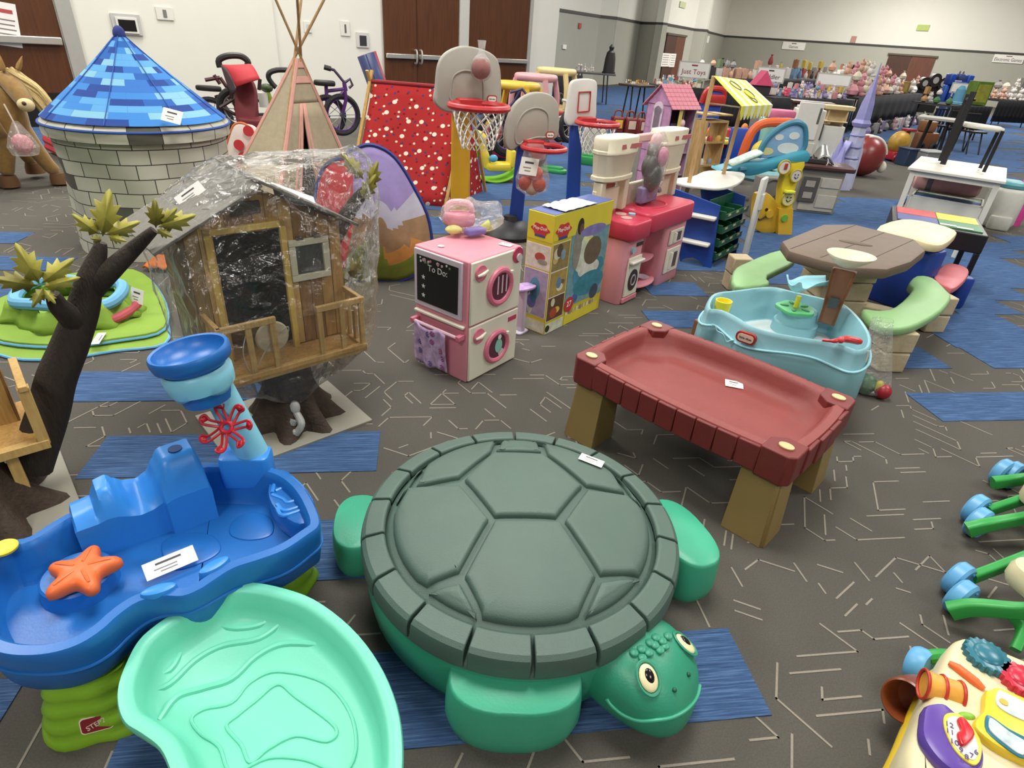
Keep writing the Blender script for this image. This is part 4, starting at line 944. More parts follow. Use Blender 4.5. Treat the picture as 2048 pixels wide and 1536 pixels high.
for t, w, dpt in ((0, .036, .022), (.3, .038, .024), (.5, .042, .024), (.52, .042, .024), (.8, .048, .026), (1, .05, .026)):
    c = chb.lerp(ct, t); R.append([c+sx_*w+n_*dpt, c+sx_*(w-.012)+n_*(dpt-.018), c-sx_*(w-.012)+n_*(dpt-.018), c-sx_*w+n_*dpt, c-sx_*w-n_*dpt, c+sx_*w-n_*dpt])
chm.loft(R).build('brown_chute', BRW, ft, world=True, angle=30, bevel=.004)
wi = chb.lerp(ct, .42)+n_*.008; MB().box((0, 0, 0), (.04, .045, .02), Mx=frame3(wi, sx_, ca_)).build('chute_window', M('#3d4a4c', .4, .05), ft, world=True)
bc = D(1695, 518, math.hypot(ct.x, ct.y)-.0); 
def shell(u, v):
    a = 2*PI*u; r = (.006+.094*v)*(1+.12*math.cos(a-.2)+.05*math.cos(3*a)); return (bc.x+r*math.cos(a), bc.y+r*math.sin(a)*.95, bc.z-.035+.055*v*v)
MB().grid(shell, 32, 6).build('cream_bowl', CRM, ft, world=True, solid=.004)
cu = G(1448, 603, .42); MB().lathe([(.03, .35), (.036, .4), (.037, .425), (.033, .425), (.028, .38)], 24, Matrix.Translation((cu.x, cu.y, 0))).build('yellow_cup', YEL, ft, world=True)
fr_ = thing('fishing_pole', 'small red toy fishing pole on the pale blue table rim', 'toy', G(1690, 682, ZF+.01))
MB().tube(spline([G(1645, 680, ZF+.012), G(1668, 682, ZF+.02), G(1690, 678, ZF+.025), G(1722, 684, ZF+.015)], 4, False), [.006]*4+[.009]*4+[.014]*4+[.01], 10).build('handle', M('#c23238', .35, .05), fr_, world=True)
MB().ball(G(1682, 680, ZF+.026), .014, 12, 8).build('reel', M('#d24a4c', .35, .05), fr_, world=True)
price_tag('white price tag hanging from the pale blue table rim', frame3(D(1724, 712, math.hypot(*G(1724, 690, ZF)[:2])-.02), (.93, -.3, .1), (-.15, -.2, .95)), .045, .06)
# toys in a clear bag at the table foot
bgc = G(1742, 792); tb_ = thing('toy_bag', 'clear bag of green yellow and red toys hanging by pale blue table', 'bag', bgc)
MB().ball((-.03, .03, .05), (.05, .05, .05), 14, 8).build('green_toy', M('#23613a', .4, .1), tb_); MB().ball((.015, -.005, .055), (.022, .022, .035), 12, 8).build('yellow_toy', M('#cdbd3a', .4, .1), tb_)
MB().ball((.035, -.02, .04), (.038, .034, .038), 14, 8).build('red_toy', M('#9c222c', .4, .1), tb_)
R = []
for t, r in ((0, .03), (.06, .085), (.16, .095), (.35, .085), (.6, .07), (.85, .055), (1, .05)):
    c = Vector((.0, .01, 0)).lerp(Vector((-.02, .11, .36)), t); R.append([(c.x+r*math.cos(a)*(1+.08*math.sin(5*a)), c.y+r*.6*math.sin(a), c.z) for a in [2*PI*k/28 for k in range(28)]])
MB().loft(R, (True, False)).build('bag_film', film('toy_bag_film', .12, .5, scale=30), tb_, angle=0)
# ================================================================== picnic table with green benches
TOPB = M('#6c5c4e', .6, .08, 14, bump=.25, bscale=200, name='brown_top'); BENG = M('#8cb67c', .5, .05, 9, bump=.12, bscale=200, name='green_bench'); STONE = M('#c2b391', .6, .12, 16, bump=.5, bscale=60, name='stone_plastic')
z4 = lambda p: zoom(p, 1536, 250, 4)
ZP = .5
po = outl(z4([(112, 925), (440, 793), (690, 793), (1180, 915), (1265, 1000), (1150, 1090), (960, 1150), (700, 1140), (430, 1080), (170, 1005)]), ZP)
pcn = cent(po); pt_ = thing('picnic_table', 'brown topped picnic table with two green curved benches', 'picnic table', pcn); pl = [(x-pcn.x, y-pcn.y) for x, y in po]
top = MB().pill(pl, ZP-.06, ZP, .015).build('table_top', TOPB, pt_)
def band(pxa, pxb, w=.004, z=ZP+.0005, nm='plank_groove', mt=None, par=pt_):
    a, b = G(*pxa, z), G(*pxb, z); MB().bar(a, b, w, .002).build(nm, mt or M('#4c4036', .7, .03), par, world=True, angle=0)
band(*z4([(180, 990), (700, 800)])); band(*z4([(560, 1130), (1190, 920)]) if False else z4([(420, 1060), (930, 860)])); band(*z4([(700, 1130), (1160, 920)]))
lgp = G(*z4([(700, 945)])[0], ZP); MB().pill(ell(.09, .035, 24), ZP-.01, ZP+.004, .004, Mx=Matrix.Translation((lgp.x, lgp.y, 0)) @ Matrix.Rotation(-.4, 4, 'Z')).build('umbrella_plug', M('#5d4e42', .6, .08), pt_, world=True)
zb6 = .28
for nm, px in (('bench', [(1310, 520), (1430, 530), (1560, 500), (1690, 375), (1660, 330), (1720, 268), (1850, 288), (1950, 380), (1985, 430), (1910, 530), (1740, 630), (1600, 665), (1470, 655), (1385, 610)]), ('bench', [(330, 230), (430, 165), (690, 72), (800, 150), (590, 262), (600, 330), (345, 345)])):
    P = outl(z6(px), zb6); P = [(v.x, v.y) for v in spline([Vector((x, y, 0)) for x, y in P], 3)]
    MB().pill([(x-pcn.x, y-pcn.y) for x, y in P], zb6-.05, zb6, .014).build(nm, BENG, pt_, angle=50)
def stone_leg(c, w, d, h, rz, z0=0, courses=3):
    for k in range(courses):
        MB().box((c.x, c.y, z0+h*(k+.5)/courses), (w*(1+.03*((k % 2)*2-1)), d, h/courses-.004), rz).build('stone_block', STONE, pt_, world=True, bevel=.008)
pr_ = G(*z6([(1500, 1000)])[0]); stone_leg(pr_+Vector((.0, .05, 0)), .15, .12, .23, .1, 0, 2); stone_leg(G(*z6([(1830, 700)])[0])+Vector((0, .05, 0)), .14, .12, .23, .1, 0, 2)
stone_leg(G(*z6([(300, 400)])[0])+Vector((.05, .1, 0)), .13, .12, .23, .1, 0, 2); pcb = Vector((pcn.x-.05, pcn.y, 0)); stone_leg(pcb, .3, .26, .44, .1, 0, 4); stone_leg(pcb+Vector((.25, -.12, 0)), .3, .1, .2, -.5, 0, 1)
# ================================================================== second picnic table
ZQ = .47; qo = outl(z4([(870, 832), (1060, 752), (1300, 778), (1500, 840), (1488, 895), (1400, 955), (1290, 950), (1190, 920)]), ZQ, 3); qc = cent(qo)
qt = thing('picnic_table', 'cream topped childrens picnic table with blue base and pink seats', 'picnic table', qc); ql = [(x-qc.x, y-qc.y) for x, y in qo]
MB().pill(ql, ZQ-.05, ZQ, .012).build('table_top', M('#d3c29e', .5, .05, 10), qt); MB().pill(offset(ql, -.03), ZQ-.002, ZQ+.0015, .001).build('top_panel', M('#dccfae', .5, .05, 10), qt)
DBL = M('#1c3c8c', .4, .05, 8)
MB().pill(rrect(.16, .36, .05), .0, ZQ-.05, .02, Mx=Matrix.Translation((-.1, -.1, 0)) @ Matrix.Rotation(.6, 4, 'Z')).build('pedestal', DBL, qt)
cr = G(*z4([(1000, 1290)])[0], .12)+Vector((.06, .12, 0)); MB().pill(rrect(.34, .1, .03), .05, .2, .02, Mx=Matrix.Translation((cr.x, cr.y, 0)) @ Matrix.Rotation(-.3, 4, 'Z')).build('base_beam', DBL, qt, world=True)
MB().tube(spline([G(*z4([(1180, 1330)])[0], .03), G(*z4([(1180, 1150)])[0], .15), G(*z4([(1250, 1060)])[0], .3)], 6, False), [.07]*6+[.06]*7, 12).build('curved_leg', DBL, qt, world=True)
MB().tube(spline([G(*z4([(1230, 1330)])[0], .03), G(*z4([(1330, 1200)])[0], .12), G(*z4([(1420, 1190)])[0], .2)], 6, False), [.04]*6+[.05]*7, 12).build('curved_leg', DBL, qt, world=True)
so = outl(z4([(1330, 1215), (1410, 1115), (1500, 1110), (1605, 1150), (1590, 1220), (1500, 1300), (1420, 1290)]), .26, 3); MB().pill([(x-qc.x, y-qc.y) for x, y in so], .22, .26, .012).build('seat', M('#c66a72', .45, .05, 8), qt)
sp_ = G(*z4([(1500, 1330)])[0], .1); MB().pill(rrect(.1, .16, .03), 0, .22, .02, Mx=Matrix.Translation((sp_.x, sp_.y, 0))).build('seat_leg', DBL, qt, world=True)
# ================================================================== black building-brick table
ZK = .45; ko = [G(x, y, ZK) for x, y in z4([(950, 742), (1045, 640), (1755, 762), (1705, 855)])]; kc = sum(ko, Vector())/4; kx = ((ko[2]-ko[1])+(ko[3]-ko[0])).normalized(); ka = math.atan2(kx.y, kx.x)
kt = thing('brick_table', 'black play table with red yellow blue green building plates', 'play table', (kc.x, kc.y, 0), ka)
kw = ((ko[2]-ko[1]).length+(ko[3]-ko[0]).length)/2; kd = abs((ko[1]-ko[0]).dot(Vector((-kx.y, kx.x, 0)))); BLK = M('#19171a', .4, .05)
MB().box((0, 0, ZK-.075), (kw, kd, .13)).build('frame', BLK, kt, bevel=.008)
for sx in (-1, 1):
    for sy in (-1, 1): MB().box((sx*(kw/2-.02), sy*(kd/2-.02), (ZK-.14)/2), (.035, .035, ZK-.14)).build('leg', BLK, kt, bevel=.003)
for i, (sx, sy, c) in enumerate(((-1, 1, '#bb3a3c'), (1, 1, '#dcc93a'), (-1, -1, '#3f4c8a'), (1, -1, '#3b7a4c'))): MB().box((sx*kw*.225, sy*kd*.21, ZK-.006), (kw*.44, kd*.4, .008)).build('brick_plate', M(c, .4, .05, 60, bump=.8, bscale=180), kt)
for x, y in z4([(1440, 800), (1575, 828)]):
    p = G(x, y, ZK); MB().box((p.x, p.y, ZK+.001), (.1, .04, .002), ka).build('paper_slip', SIGN, kt, world=True, angle=0)
MB().cyl(.025, 0, .12, 12, Matrix.Translation(G(*z4([(1490, 1060)])[0]))).build('stand_foot', M('#d6d3ca', .5, .03), kt, world=True)
# ================================================================== white play table with brick tray and cushions
z5 = lambda p: zoom(p, 1536, 0, 4)
ZW = .6; wo = [G(x, y, ZW) for x, y in z5([(1110, 1335), (1240, 1250), (1930, 1340), (1885, 1460)])]; wc = sum(wo, Vector())/4; wxv = ((wo[2]-wo[1])+(wo[3]-wo[0])).normalized(); wa = math.atan2(wxv.y, wxv.x)
ww = ((wo[2]-wo[1]).length+(wo[3]-wo[0]).length)/2; wd = abs((wo[1]-wo[0]).dot(Vector((-wxv.y, wxv.x, 0)))); WHT = M('#d6d4c8', .45, .04, 8)
wtb = thing('white_play_table', 'white wooden play table with slanted legs at right', 'table', (wc.x, wc.y, 0), wa)
MB().box((0, 0, ZW-.012), (ww, wd, .024)).build('table_top', WHT, wtb, bevel=.004); MB().box((0, 0, ZW-.045), (ww-.06, wd-.06, .05)).build('apron', WHT, wtb)
for sx in (-1, 1):
    for sy in (-1, 1): MB().box((sx*(ww/2-.05), sy*(wd/2-.05), (ZW-.03)/2), (.045, .045, ZW-.03)).build('leg', WHT, wtb, bevel=.003)
tz = .32; to = [G(x, y, tz) for x, y in z4([(1145, 560), (1215, 515), (1725, 610), (1690, 680)])]; tc_ = sum(to, Vector())/4
tr = thing('brick_tray', 'white bin with blue and green building plate lid below white table', 'bin', (tc_.x, tc_.y, 0), wa); tw = ((to[2]-to[1]).length+(to[3]-to[0]).length)/2; td = abs((to[1]-to[0]).dot(Vector((-wxv.y, wxv.x, 0))))
MB().box((0, 0, (tz)/2), (tw, td, tz-.004)).build('box', WHT, tr, bevel=.004)
for s_ in (-1, 1): MB().box((0, s_*(td/2-.008), tz+.006), (tw, .016, .02)).build('rim', WHT, tr, bevel=.002); MB().box((s_*(tw/2-.008), 0, tz+.006), (.016, td, .02)).build('rim', WHT, tr, bevel=.002)
MB().box((0, td*.22, tz), (tw-.04, td*.4, .008)).build('brick_plate', M('#2f6a48', .4, .05, 60, bump=.8, bscale=180), tr); MB().box((0, -td*.2, tz), (tw-.04, td*.4, .008)).build('brick_plate', M('#2d4f94', .4, .05, 60, bump=.8, bscale=180), tr)
nb_ = Vector((-wxv.y, wxv.x, 0)); nb_ = nb_ if nb_.dot(tc_) > 0 else -nb_; pb = tc_+nb_*td*.3-wxv*.06; pk = thing('bolster', 'pink rolled cushion with grey band inside the white table', 'cushion', (pb.x, pb.y, tz+.1), wa)
MB().lathe([(.05, -.28), (.075, -.26), (.08, -.2), (.08, .2), (.07, .27), (.04, .29)], 20, Matrix.Rotation(PI/2, 4, 'Y')).build('roll', M('#dba39c', .8, .1, 14), pk); MB().lathe([(.0815, -.16), (.0815, -.11)], 20, Matrix.Rotation(PI/2, 4, 'Y'), cap=(False, False)).build('band', M('#77706e', .7, .05), pk)
bl = G(1806, 408); o = MB().ball((0, 0, .055), .055, 18, 12).build('ball', M('#1f4f9e', .35, .05), None); o.location = bl; tag(o, 'blue ball on carpet left of the white bin', 'ball')
# rounded grey cooler with teal lid behind the table
gc = G(1985, 452); gr = thing('toy_bin', 'rounded white plastic chair with teal back behind white table', 'chair', gc, wa+.2)
MB().pill(rrect(.3, .34, .1), 0, .42, .06).build('body', M('#c9c8bf', .45, .05), gr, angle=60); MB().pill(rrect(.27, .31, .1), .38, .47, .06).build('lid', M('#4f8f98', .45, .05), gr, angle=60); MB().pill(rrect(.2, .1, .04), 0, .14, .02, Mx=Matrix.Translation((0, -.17, 0))).build('foot', M('#bdbcb2', .45, .05), gr)
pkc = D(2042, 400, math.hypot(gc.x, gc.y)+.3); pk2 = thing('pink_toy', 'bright pink plastic toy at the right edge beside white table', 'toy', (pkc.x, pkc.y, 0))
MB().tube(spline([(0, 0, .0), (.02, 0, .2), (-.02, 0, .38), (.04, 0, .5)], 5, False), [.09]*5+[.08]*5+[.06]*5+[.05], 12).build('body', M('#d9479a', .4, .05), pk2)
MB().ball((.03, -.04, .45), (.06, .05, .06), 12, 8).build('knob', M('#e55fa9', .4, .05), pk2)
# black chair with white seat standing on the white table
cc = G(1925, 340, ZW); chh = thing('childs_chair', 'black framed chair with white seat standing on the white table', 'chair', (cc.x, cc.y, ZW+.002), wa+.1)
pA = G(1884, 332, ZW); pB = G(1966, 347, ZW); dch = math.hypot(pA.x, pA.y)
MB().bar(pA+Vector((0, 0, .014)), D(1948, 183, dch+.04), .045, .03).build('back_leg', BLK, chh, world=True, bevel=.003); MB().bar(pB+Vector((0, 0, .014)), D(2006, 262, math.hypot(pB.x, pB.y)), .04, .03).build('front_leg', BLK, chh, world=True, bevel=.003)
pC = pA+Vector((.12, .24, 0)); pD = pB+Vector((.12, .24, 0))
sA, sB = D(1930, 250, dch+.02), D(2008, 262, math.hypot(pB.x, pB.y)); MB().bar(pC+Vector((0, 0, .014)), pC+(D(1948, 183, dch+.04)-pA)*.95, .04, .03).build('back_leg', BLK, chh, world=True); MB().bar(pD+Vector((0, 0, .014)), pD+(sB-pB), .04, .03).build('front_leg', BLK, chh, world=True)
up_ = Vector((.12, .24, 0)); MB().add([sA, sB, sB+up_, sA+up_], [(0, 1, 2, 3)]).build('seat', WHT, chh, world=True, solid=.035)
MB().bar(D(1944, 200, dch+.04), D(1944, 200, dch+.04)+up_, .06, .02).build('back_slat', BLK, chh, world=True)
# ================================================================== green walkers with blue wheels, right edge
GW = M('#2f9a46', .4, .05, 8); BWH = M('#5fa3d0', .4, .05, 8)
def walker(label, wpx, arms, fork=None):
    c = G(*wpx[0], .05); t = thing('push_walker', label, 'walker', (c.x, c.y, 0))
    for x, y in wpx:
        p = G(x, y, .057); m = Matrix.Translation(p) @ Matrix.Rotation(math.radians(28), 4, 'Z') @ Matrix.Rotation(PI/2, 4, 'X')
        w = MB().lathe([(.012, -.022), (.048, -.022), (.056, -.014), (.056, .014), (.048, .022), (.012, .022)], 28, m).build('wheel', BWH, t, world=True)
        for k in range(5): MB().ball((0, 0, 0), .006, 8, 6, MWI[t.name] @ m @ Matrix.Translation((.036*math.cos(2*PI*k/5), .036*math.sin(2*PI*k/5), .022))).build('wheel_dimple', M('#4a8ab6', .4, .05), w)
    ends = []
    for pts, rr in arms:
        P = [G(x, y, z) for x, y, z in pts]; b = MB(); P = spline(P, 5, False); n = len(P)
        R = []
        for i, p in enumerate(P):
            d = (P[min(i+1, n-1)]-P[max(i-1, 0)]).normalized(); s_ = Vector((0, 0, 1)).cross(d).normalized(); u = d.cross(s_); r = rr[0]+(rr[1]-rr[0])*i/(n-1)
            R.append([p+s_*x*r+u*y*r for x, y in rrect(1.5, 2.2, .4, 3)])
        b.loft(R).build('frame_arm', GW, t, world=True); ends.append(P[-1])
    e = sum(ends, Vector())/len(ends); m = Matrix.Translation((e.x+.06, e.y, 0)) @ Matrix.Rotation(.25, 4, 'Z'); k = max(.2, e.z+.04)
    MB().pill(rrect(.16, .28, .05), .12, k, .025, Mx=m).build('walker_body', M('#d8cfa8', .4, .05), t, world=True); MB().tube(spline([m @ Vector((.03, -.15, k-.02)), m @ Vector((.1, -.15, k+.14)), m @ Vector((.12, 0, k+.2)), m @ Vector((.1, .15, k+.14)), m @ Vector((.03, .15, k-.02))], 5, False), .014, 8).build('push_handle', GW, t, world=True)
    return t
walker('green walker legs with paired blue wheels nearest the red sand table', ((1952, 1018), (1957, 1045)), (([(1935, 1060, .06), (1975, 1050, .09), (2060, 1035, .12), (2120, 1030, .2)], (.024, .017)), ([(1975, 1022, .07), (2060, 995, .12), (2120, 980, .2)], (.018, .017))))
walker('green walker legs with paired blue wheels above the activity panel', ((1917, 1158), (1922, 1195)), (([(1900, 1222, .06), (1950, 1215, .1), (2050, 1222, .15), (2120, 1215, .22)], (.024, .018)), ([(1945, 1155, .07), (2050, 1115, .13), (2120, 1090, .2)], (.018, .018)), ([(2015, 1220, .12), (2045, 1255, .1), (2030, 1300, .06)], (.016, .016))))
walker('green walker legs with blue wheels farthest up the right edge', ((2005, 945), (2025, 950)), (([(1985, 966, .06), (2050, 958, .1), (2120, 950, .18)], (.022, .017)),))
# ================================================================== baby activity walker, bottom right corner
z8 = lambda p: zoom(p, 1536, 1152, 4)
AW = M('#ded4ad', .38, .04, 6, bump=.05, bscale=120); PUR = M('#5a3f96', .35, .05, 9); TEAL = M('#2b6f80', .3, .05, 9); YW = M('#e2c02c', .38, .04, 8)
ZV = .24
ao = outl(z8([(1500, 480), (1620, 475), (2048, 640), (2500, 850), (2500, 1800), (1900, 1900), (1250, 1800), (1120, 1480), (1130, 1300), (1240, 1060), (1340, 800), (1420, 600)]), ZV, 3); ac = cent(ao)
aw = thing('activity_walker', 'cream baby activity panel with purple clock and gears in the corner', 'baby walker', (ac.x, ac.y, 0)); al = [(x-ac.x, y-ac.y) for x, y in ao]
MB().loft([[(x, y, z) for x, y in offset(al, o)] for o, z in ((-.06, .0), (-.03, .01), (-.006, .05), (-.002, .12), (0, .18), (-.003, .215), (-.012, .235), (-.028, ZV))]).build('panel', AW, aw, angle=60)
MB().loft([[(x, y, z) for x, y in offset(al, o)] for o, z in ((-.02, .05), (.002, .06), (.004, .1), (-.004, .115))], (False, False)).build('yellow_edge', YW, aw, angle=60)
def gear(px, r, n, mt, nm='gear'):
    c = G(*z8([px])[0], ZV); P = []
    for k in range(n):
        for f, rr in ((0, .9), (.25, 1.0), (.5, 1.0), (.75, .9)): P.append((r*rr*math.cos(2*PI*(k+f)/n), r*rr*math.sin(2*PI*(k+f)/n)))
    g = MB().pill(P, ZV-.004, ZV+.018, .003, Mx=Matrix.Translation((c.x, c.y, 0))).build(nm, mt, aw, world=True)
    MB().ball((0, 0, 0), (r*.66, r*.66, .012), 20, 8, MWI[aw.name] @ Matrix.Translation((c.x, c.y, ZV+.016))).build('gear_dome', mt, g)
gear((1735, 665), .047, 18, TEAL); gear((2000, 850), .042, 16, M('#c02740', .3, .05))
oc = G(*z8([(1580, 805)])[0], ZV); MB().tube([oc+Vector((-.02, .03, .003)), oc+Vector((-.01, .016, .006)), oc+Vector((.01, -.016, .006)), oc+Vector((.02, -.03, .003))], [.006, .01, .01, .006], 12).build('orange_roller', ORG, aw, world=True)
gl = G(*z8([(1590, 1120)])[0], ZV); MB().ball(gl, (.018, .009, .006), 12, 6).build('green_leaf', M('#7fb23c', .4, .05), aw, world=True)
def plaque(nm, px, z0, z1, mt, par=None, sm=3, r=.006):
    P = outl(z8(px), z1, sm); o = MB().pill(P, z0, z1, r); 
    if par is not None: o.v = [MWI[aw.name] @ Vector(v) for v in o.v]; return o.build(nm, mt, par)
    return o.build(nm, mt, aw, world=True)
pu = plaque('clock_case', [(1270, 1020), (1400, 1000), (1500, 1070), (1640, 1200), (1740, 1380), (1730, 1520), (1600, 1600), (1440, 1520), (1320, 1400), (1240, 1260), (1240, 1130)], ZV-.01, ZV+.03, PUR, r=.014)
cl = plaque('clock_face', [(1415, 1110), (1480, 1090), (1560, 1120), (1650, 1220), (1710, 1340), (1705, 1460), (1660, 1510), (1590, 1480), (1500, 1390), (1440, 1280), (1410, 1190)], ZV+.028, ZV+.034, M('#e3cd4a', .4, .05), pu, r=.002)
plaque('clock_dial', [(1440, 1140), (1500, 1120), (1560, 1150), (1630, 1230), (1680, 1350), (1675, 1440), (1640, 1470), (1580, 1440), (1500, 1360), (1450, 1260)], ZV+.033, ZV+.036, M('#e9e5dc', .4, .03), pu, r=.001)
plaque('heart_hand', [(1520, 1140), (1560, 1120), (1610, 1170), (1660, 1260), (1600, 1340), (1550, 1340), (1520, 1250), (1550, 1220)], ZV+.035, ZV+.046, M('#c3202c', .3, .05), pu, r=.004)
for s_, x, y in (('12', 1450, 1190), ('11', 1455, 1245), ('10', 1490, 1330), ('9', 1545, 1395), ('8', 1590, 1450), ('7', 1630, 1440), ('6', 1665, 1410)):
    p = G(*z8([(x, y)])[0], ZV+.037); tx = text('numeral', s_, .016, M('#5a4a7c', .5, 0), None, Matrix.Identity(4), world=False); tx.data.transform(MWI[aw.name] @ Matrix.Translation((p.x, p.y, ZV+.0375)) @ Matrix.Rotation(-.5, 4, 'Z')); tx.parent = pu
yb = plaque('book_frame', [(1740, 920), (1800, 895), (1870, 890), (2200, 1050), (2300, 1300), (2150, 1480), (2000, 1440), (1800, 1330), (1660, 1200), (1680, 1120), (1730, 1060)], ZV-.006, ZV+.022, YW, r=.008)
plaque('picture_page', [(1840, 920), (1900, 930), (2200, 1090), (2150, 1180), (1950, 1110), (1830, 1020)], ZV+.02, ZV+.025, M('#c7d3da', .4, .25, 30), yb, r=.001); plaque('page_edge', [(1740, 1130), (1780, 1115), (1930, 1220), (2120, 1330), (2060, 1460), (1900, 1370), (1750, 1240)], ZV+.02, ZV+.024, TEAL, yb, r=.002)
plaque('picture_page', [(1770, 1150), (1800, 1140), (1930, 1240), (2080, 1340), (2040, 1430), (1900, 1340), (1780, 1230)], ZV+.023, ZV+.027, M('#bcccd4', .4, .3, 40), yb, r=.001)
sn = G(*z8([(1885, 1010)])[0], ZV+.025); MB().cyl(.008, ZV+.024, ZV+.027, 16, MWI[aw.name] @ Matrix.Translation((sn.x, sn.y, 0))).build('sun_picture', M('#e6a93c', .5, .03), yb)
# roller drum, brown cup, front wheel
dr = G(*z8([(1400, 890)])[0], ZV); dm = Matrix.Translation((dr.x, dr.y, ZV-.01)) @ Matrix.Rotation(-.35, 4, 'Z') @ Matrix.Rotation(PI/2, 4, 'Y')
dro = MB().cyl(.03, -.032, .032, 24, dm).build('picture_drum', M('#d99a3c', .4, .2, 25), aw, world=True, bevel=.002)
for s_ in (-.034, .034, 0): MB().torus(.031, .0035, 24, 6, MWI[aw.name] @ dm @ Matrix.Translation((0, 0, s_))).build('drum_band', M('#b23326', .35, .05), dro)
cu = G(*z8([(1130, 990)])[0], .12); cm = Matrix.Translation(cu) @ Matrix.Rotation(.5, 4, 'Z') @ Matrix.Rotation(-1.15, 4, 'Y')
MB().lathe([(.05, -.06), (.052, -.02), (.05, .03), (.046, .034), (.044, .03), (.045, -.02), (.04, -.045)], 28, cm, cap=(True, True)).build('brown_cup', M('#7a3d20', .3, .06), aw, world=True)
wl_ = G(*z8([(1220, 730)])[0], .06); MB().lathe([(.012, -.022), (.045, -.022), (.05, -.012), (.05, .012), (.045, .022), (.012, .022)], 28, Matrix.Translation(wl_) @ Matrix.Rotation(.6, 4, 'Z') @ Matrix.Rotation(1.2, 4, 'X')).build('wheel', BWH, aw, world=True)
MB().tube(spline([G(*z8([(1280, 650)])[0], .09), G(*z8([(1400, 640)])[0], .1), G(*z8([(1600, 660)])[0], .1)], 4, False), .018, 10).build('green_axle', GW, aw, world=True)
# ================================================================== things standing in the middle row
RA = math.radians(54); U = Vector((math.cos(RA), math.sin(RA), 0)); Vv = Vector((-math.sin(RA), math.cos(RA), 0))
class Face:
    """upright face: o corner, d horizontal direction; local x along d, y up, z outwards (towards camera)"""
    def __init__(s, o, d, off=0.0):
        d = Vector(d).normalized(); n = Vector((d.y, -d.x, 0)); n = n if n.dot(CAM-Vector(o)) > 0 else -n
        s.o = Vector(o)+n*off; s.d, s.n = d, n
        s.m = Matrix(((d.x, 0, n.x, s.o.x), (d.y, 0, n.y, s.o.y), (0, 1, n.z, s.o.z), (0, 0, 0, 1)))
    def uv(s, x, y):
        p = plane_hit(x, y, s.o, s.n)-s.o; return p.dot(s.d), p.z
    def rect(s, t, nm, x0, y0, x1, y1, th, mt, z=0, bevel=0, par=None):
        a, b = s.uv(x0, y0), s.uv(x1, y1); return s.plate(t, nm, (a[0]+b[0])/2, (a[1]+b[1])/2, abs(b[0]-a[0]), abs(b[1]-a[1]), th, mt, z, bevel, par)
    def plate(s, t, nm, u, v, w, h, th, mt, z=0, bevel=0, par=None, rnd=0):
        b = MB(); m = MWI[t.name] @ s.m
        if rnd: b.prism(rrect(w, h, rnd), z, z+th, m @ Matrix.Translation((u, v, 0)))
        else: b.box((u, v, z+th/2), (w, h, th), Mx=m)
        return b.build(nm, mt, par or t, bevel=bevel, angle=35 if (bevel or rnd) else 0)
    def poly(s, t, nm, px, th, mt, z=0, sm=0, par=None, r=0, raw=False):
        P = px if raw else [s.uv(*p) for p in px]
        if sm: P = [(v.x, v.y) for v in spline([Vector((a, b, 0)) for a, b in P], sm)]
        if area2(P) < 0: P = P[::-1]
        b = MB(); m = MWI[t.name] @ s.m
        if r: b.pill(P, z, z+th, r, Mx=m)
        else: b.prism(P, z, z+th, m)
        return b.build(nm, mt, par or t, angle=40)
    def disc(s, t, nm, u, v, r, th, mt, z=0, ry=None, par=None, n=32, bevel=0):
        m = MWI[t.name] @ s.m @ Matrix.Translation((u, v, z)) @ Matrix.Diagonal((1, (ry or r)/r, 1, 1)); return MB().cyl(r, 0, th, n, m).build(nm, mt, par or t, bevel=bevel)
    def ring(s, t, nm, u, v, r, k, mt, z=0, ry=None, par=None, depth=1):
        m = MWI[t.name] @ s.m @ Matrix.Translation((u, v, z)) @ Matrix.Diagonal((1, (ry or r)/r, depth, 1)); return MB().torus(r, k, 36, 8, m).build(nm, mt, par or t)
    def text(s, t, st, u, v, size, mt, z=0, par=None, rot=0, nm='lettering'):
        tx = text(nm, st, size, mt, None, Matrix.Identity(4), world=False); tx.data.transform(MWI[t.name] @ s.m @ Matrix.Translation((u, v, z)) @ Matrix.Rotation(rot, 4, 'Z')); tx.parent = par or t; return tx
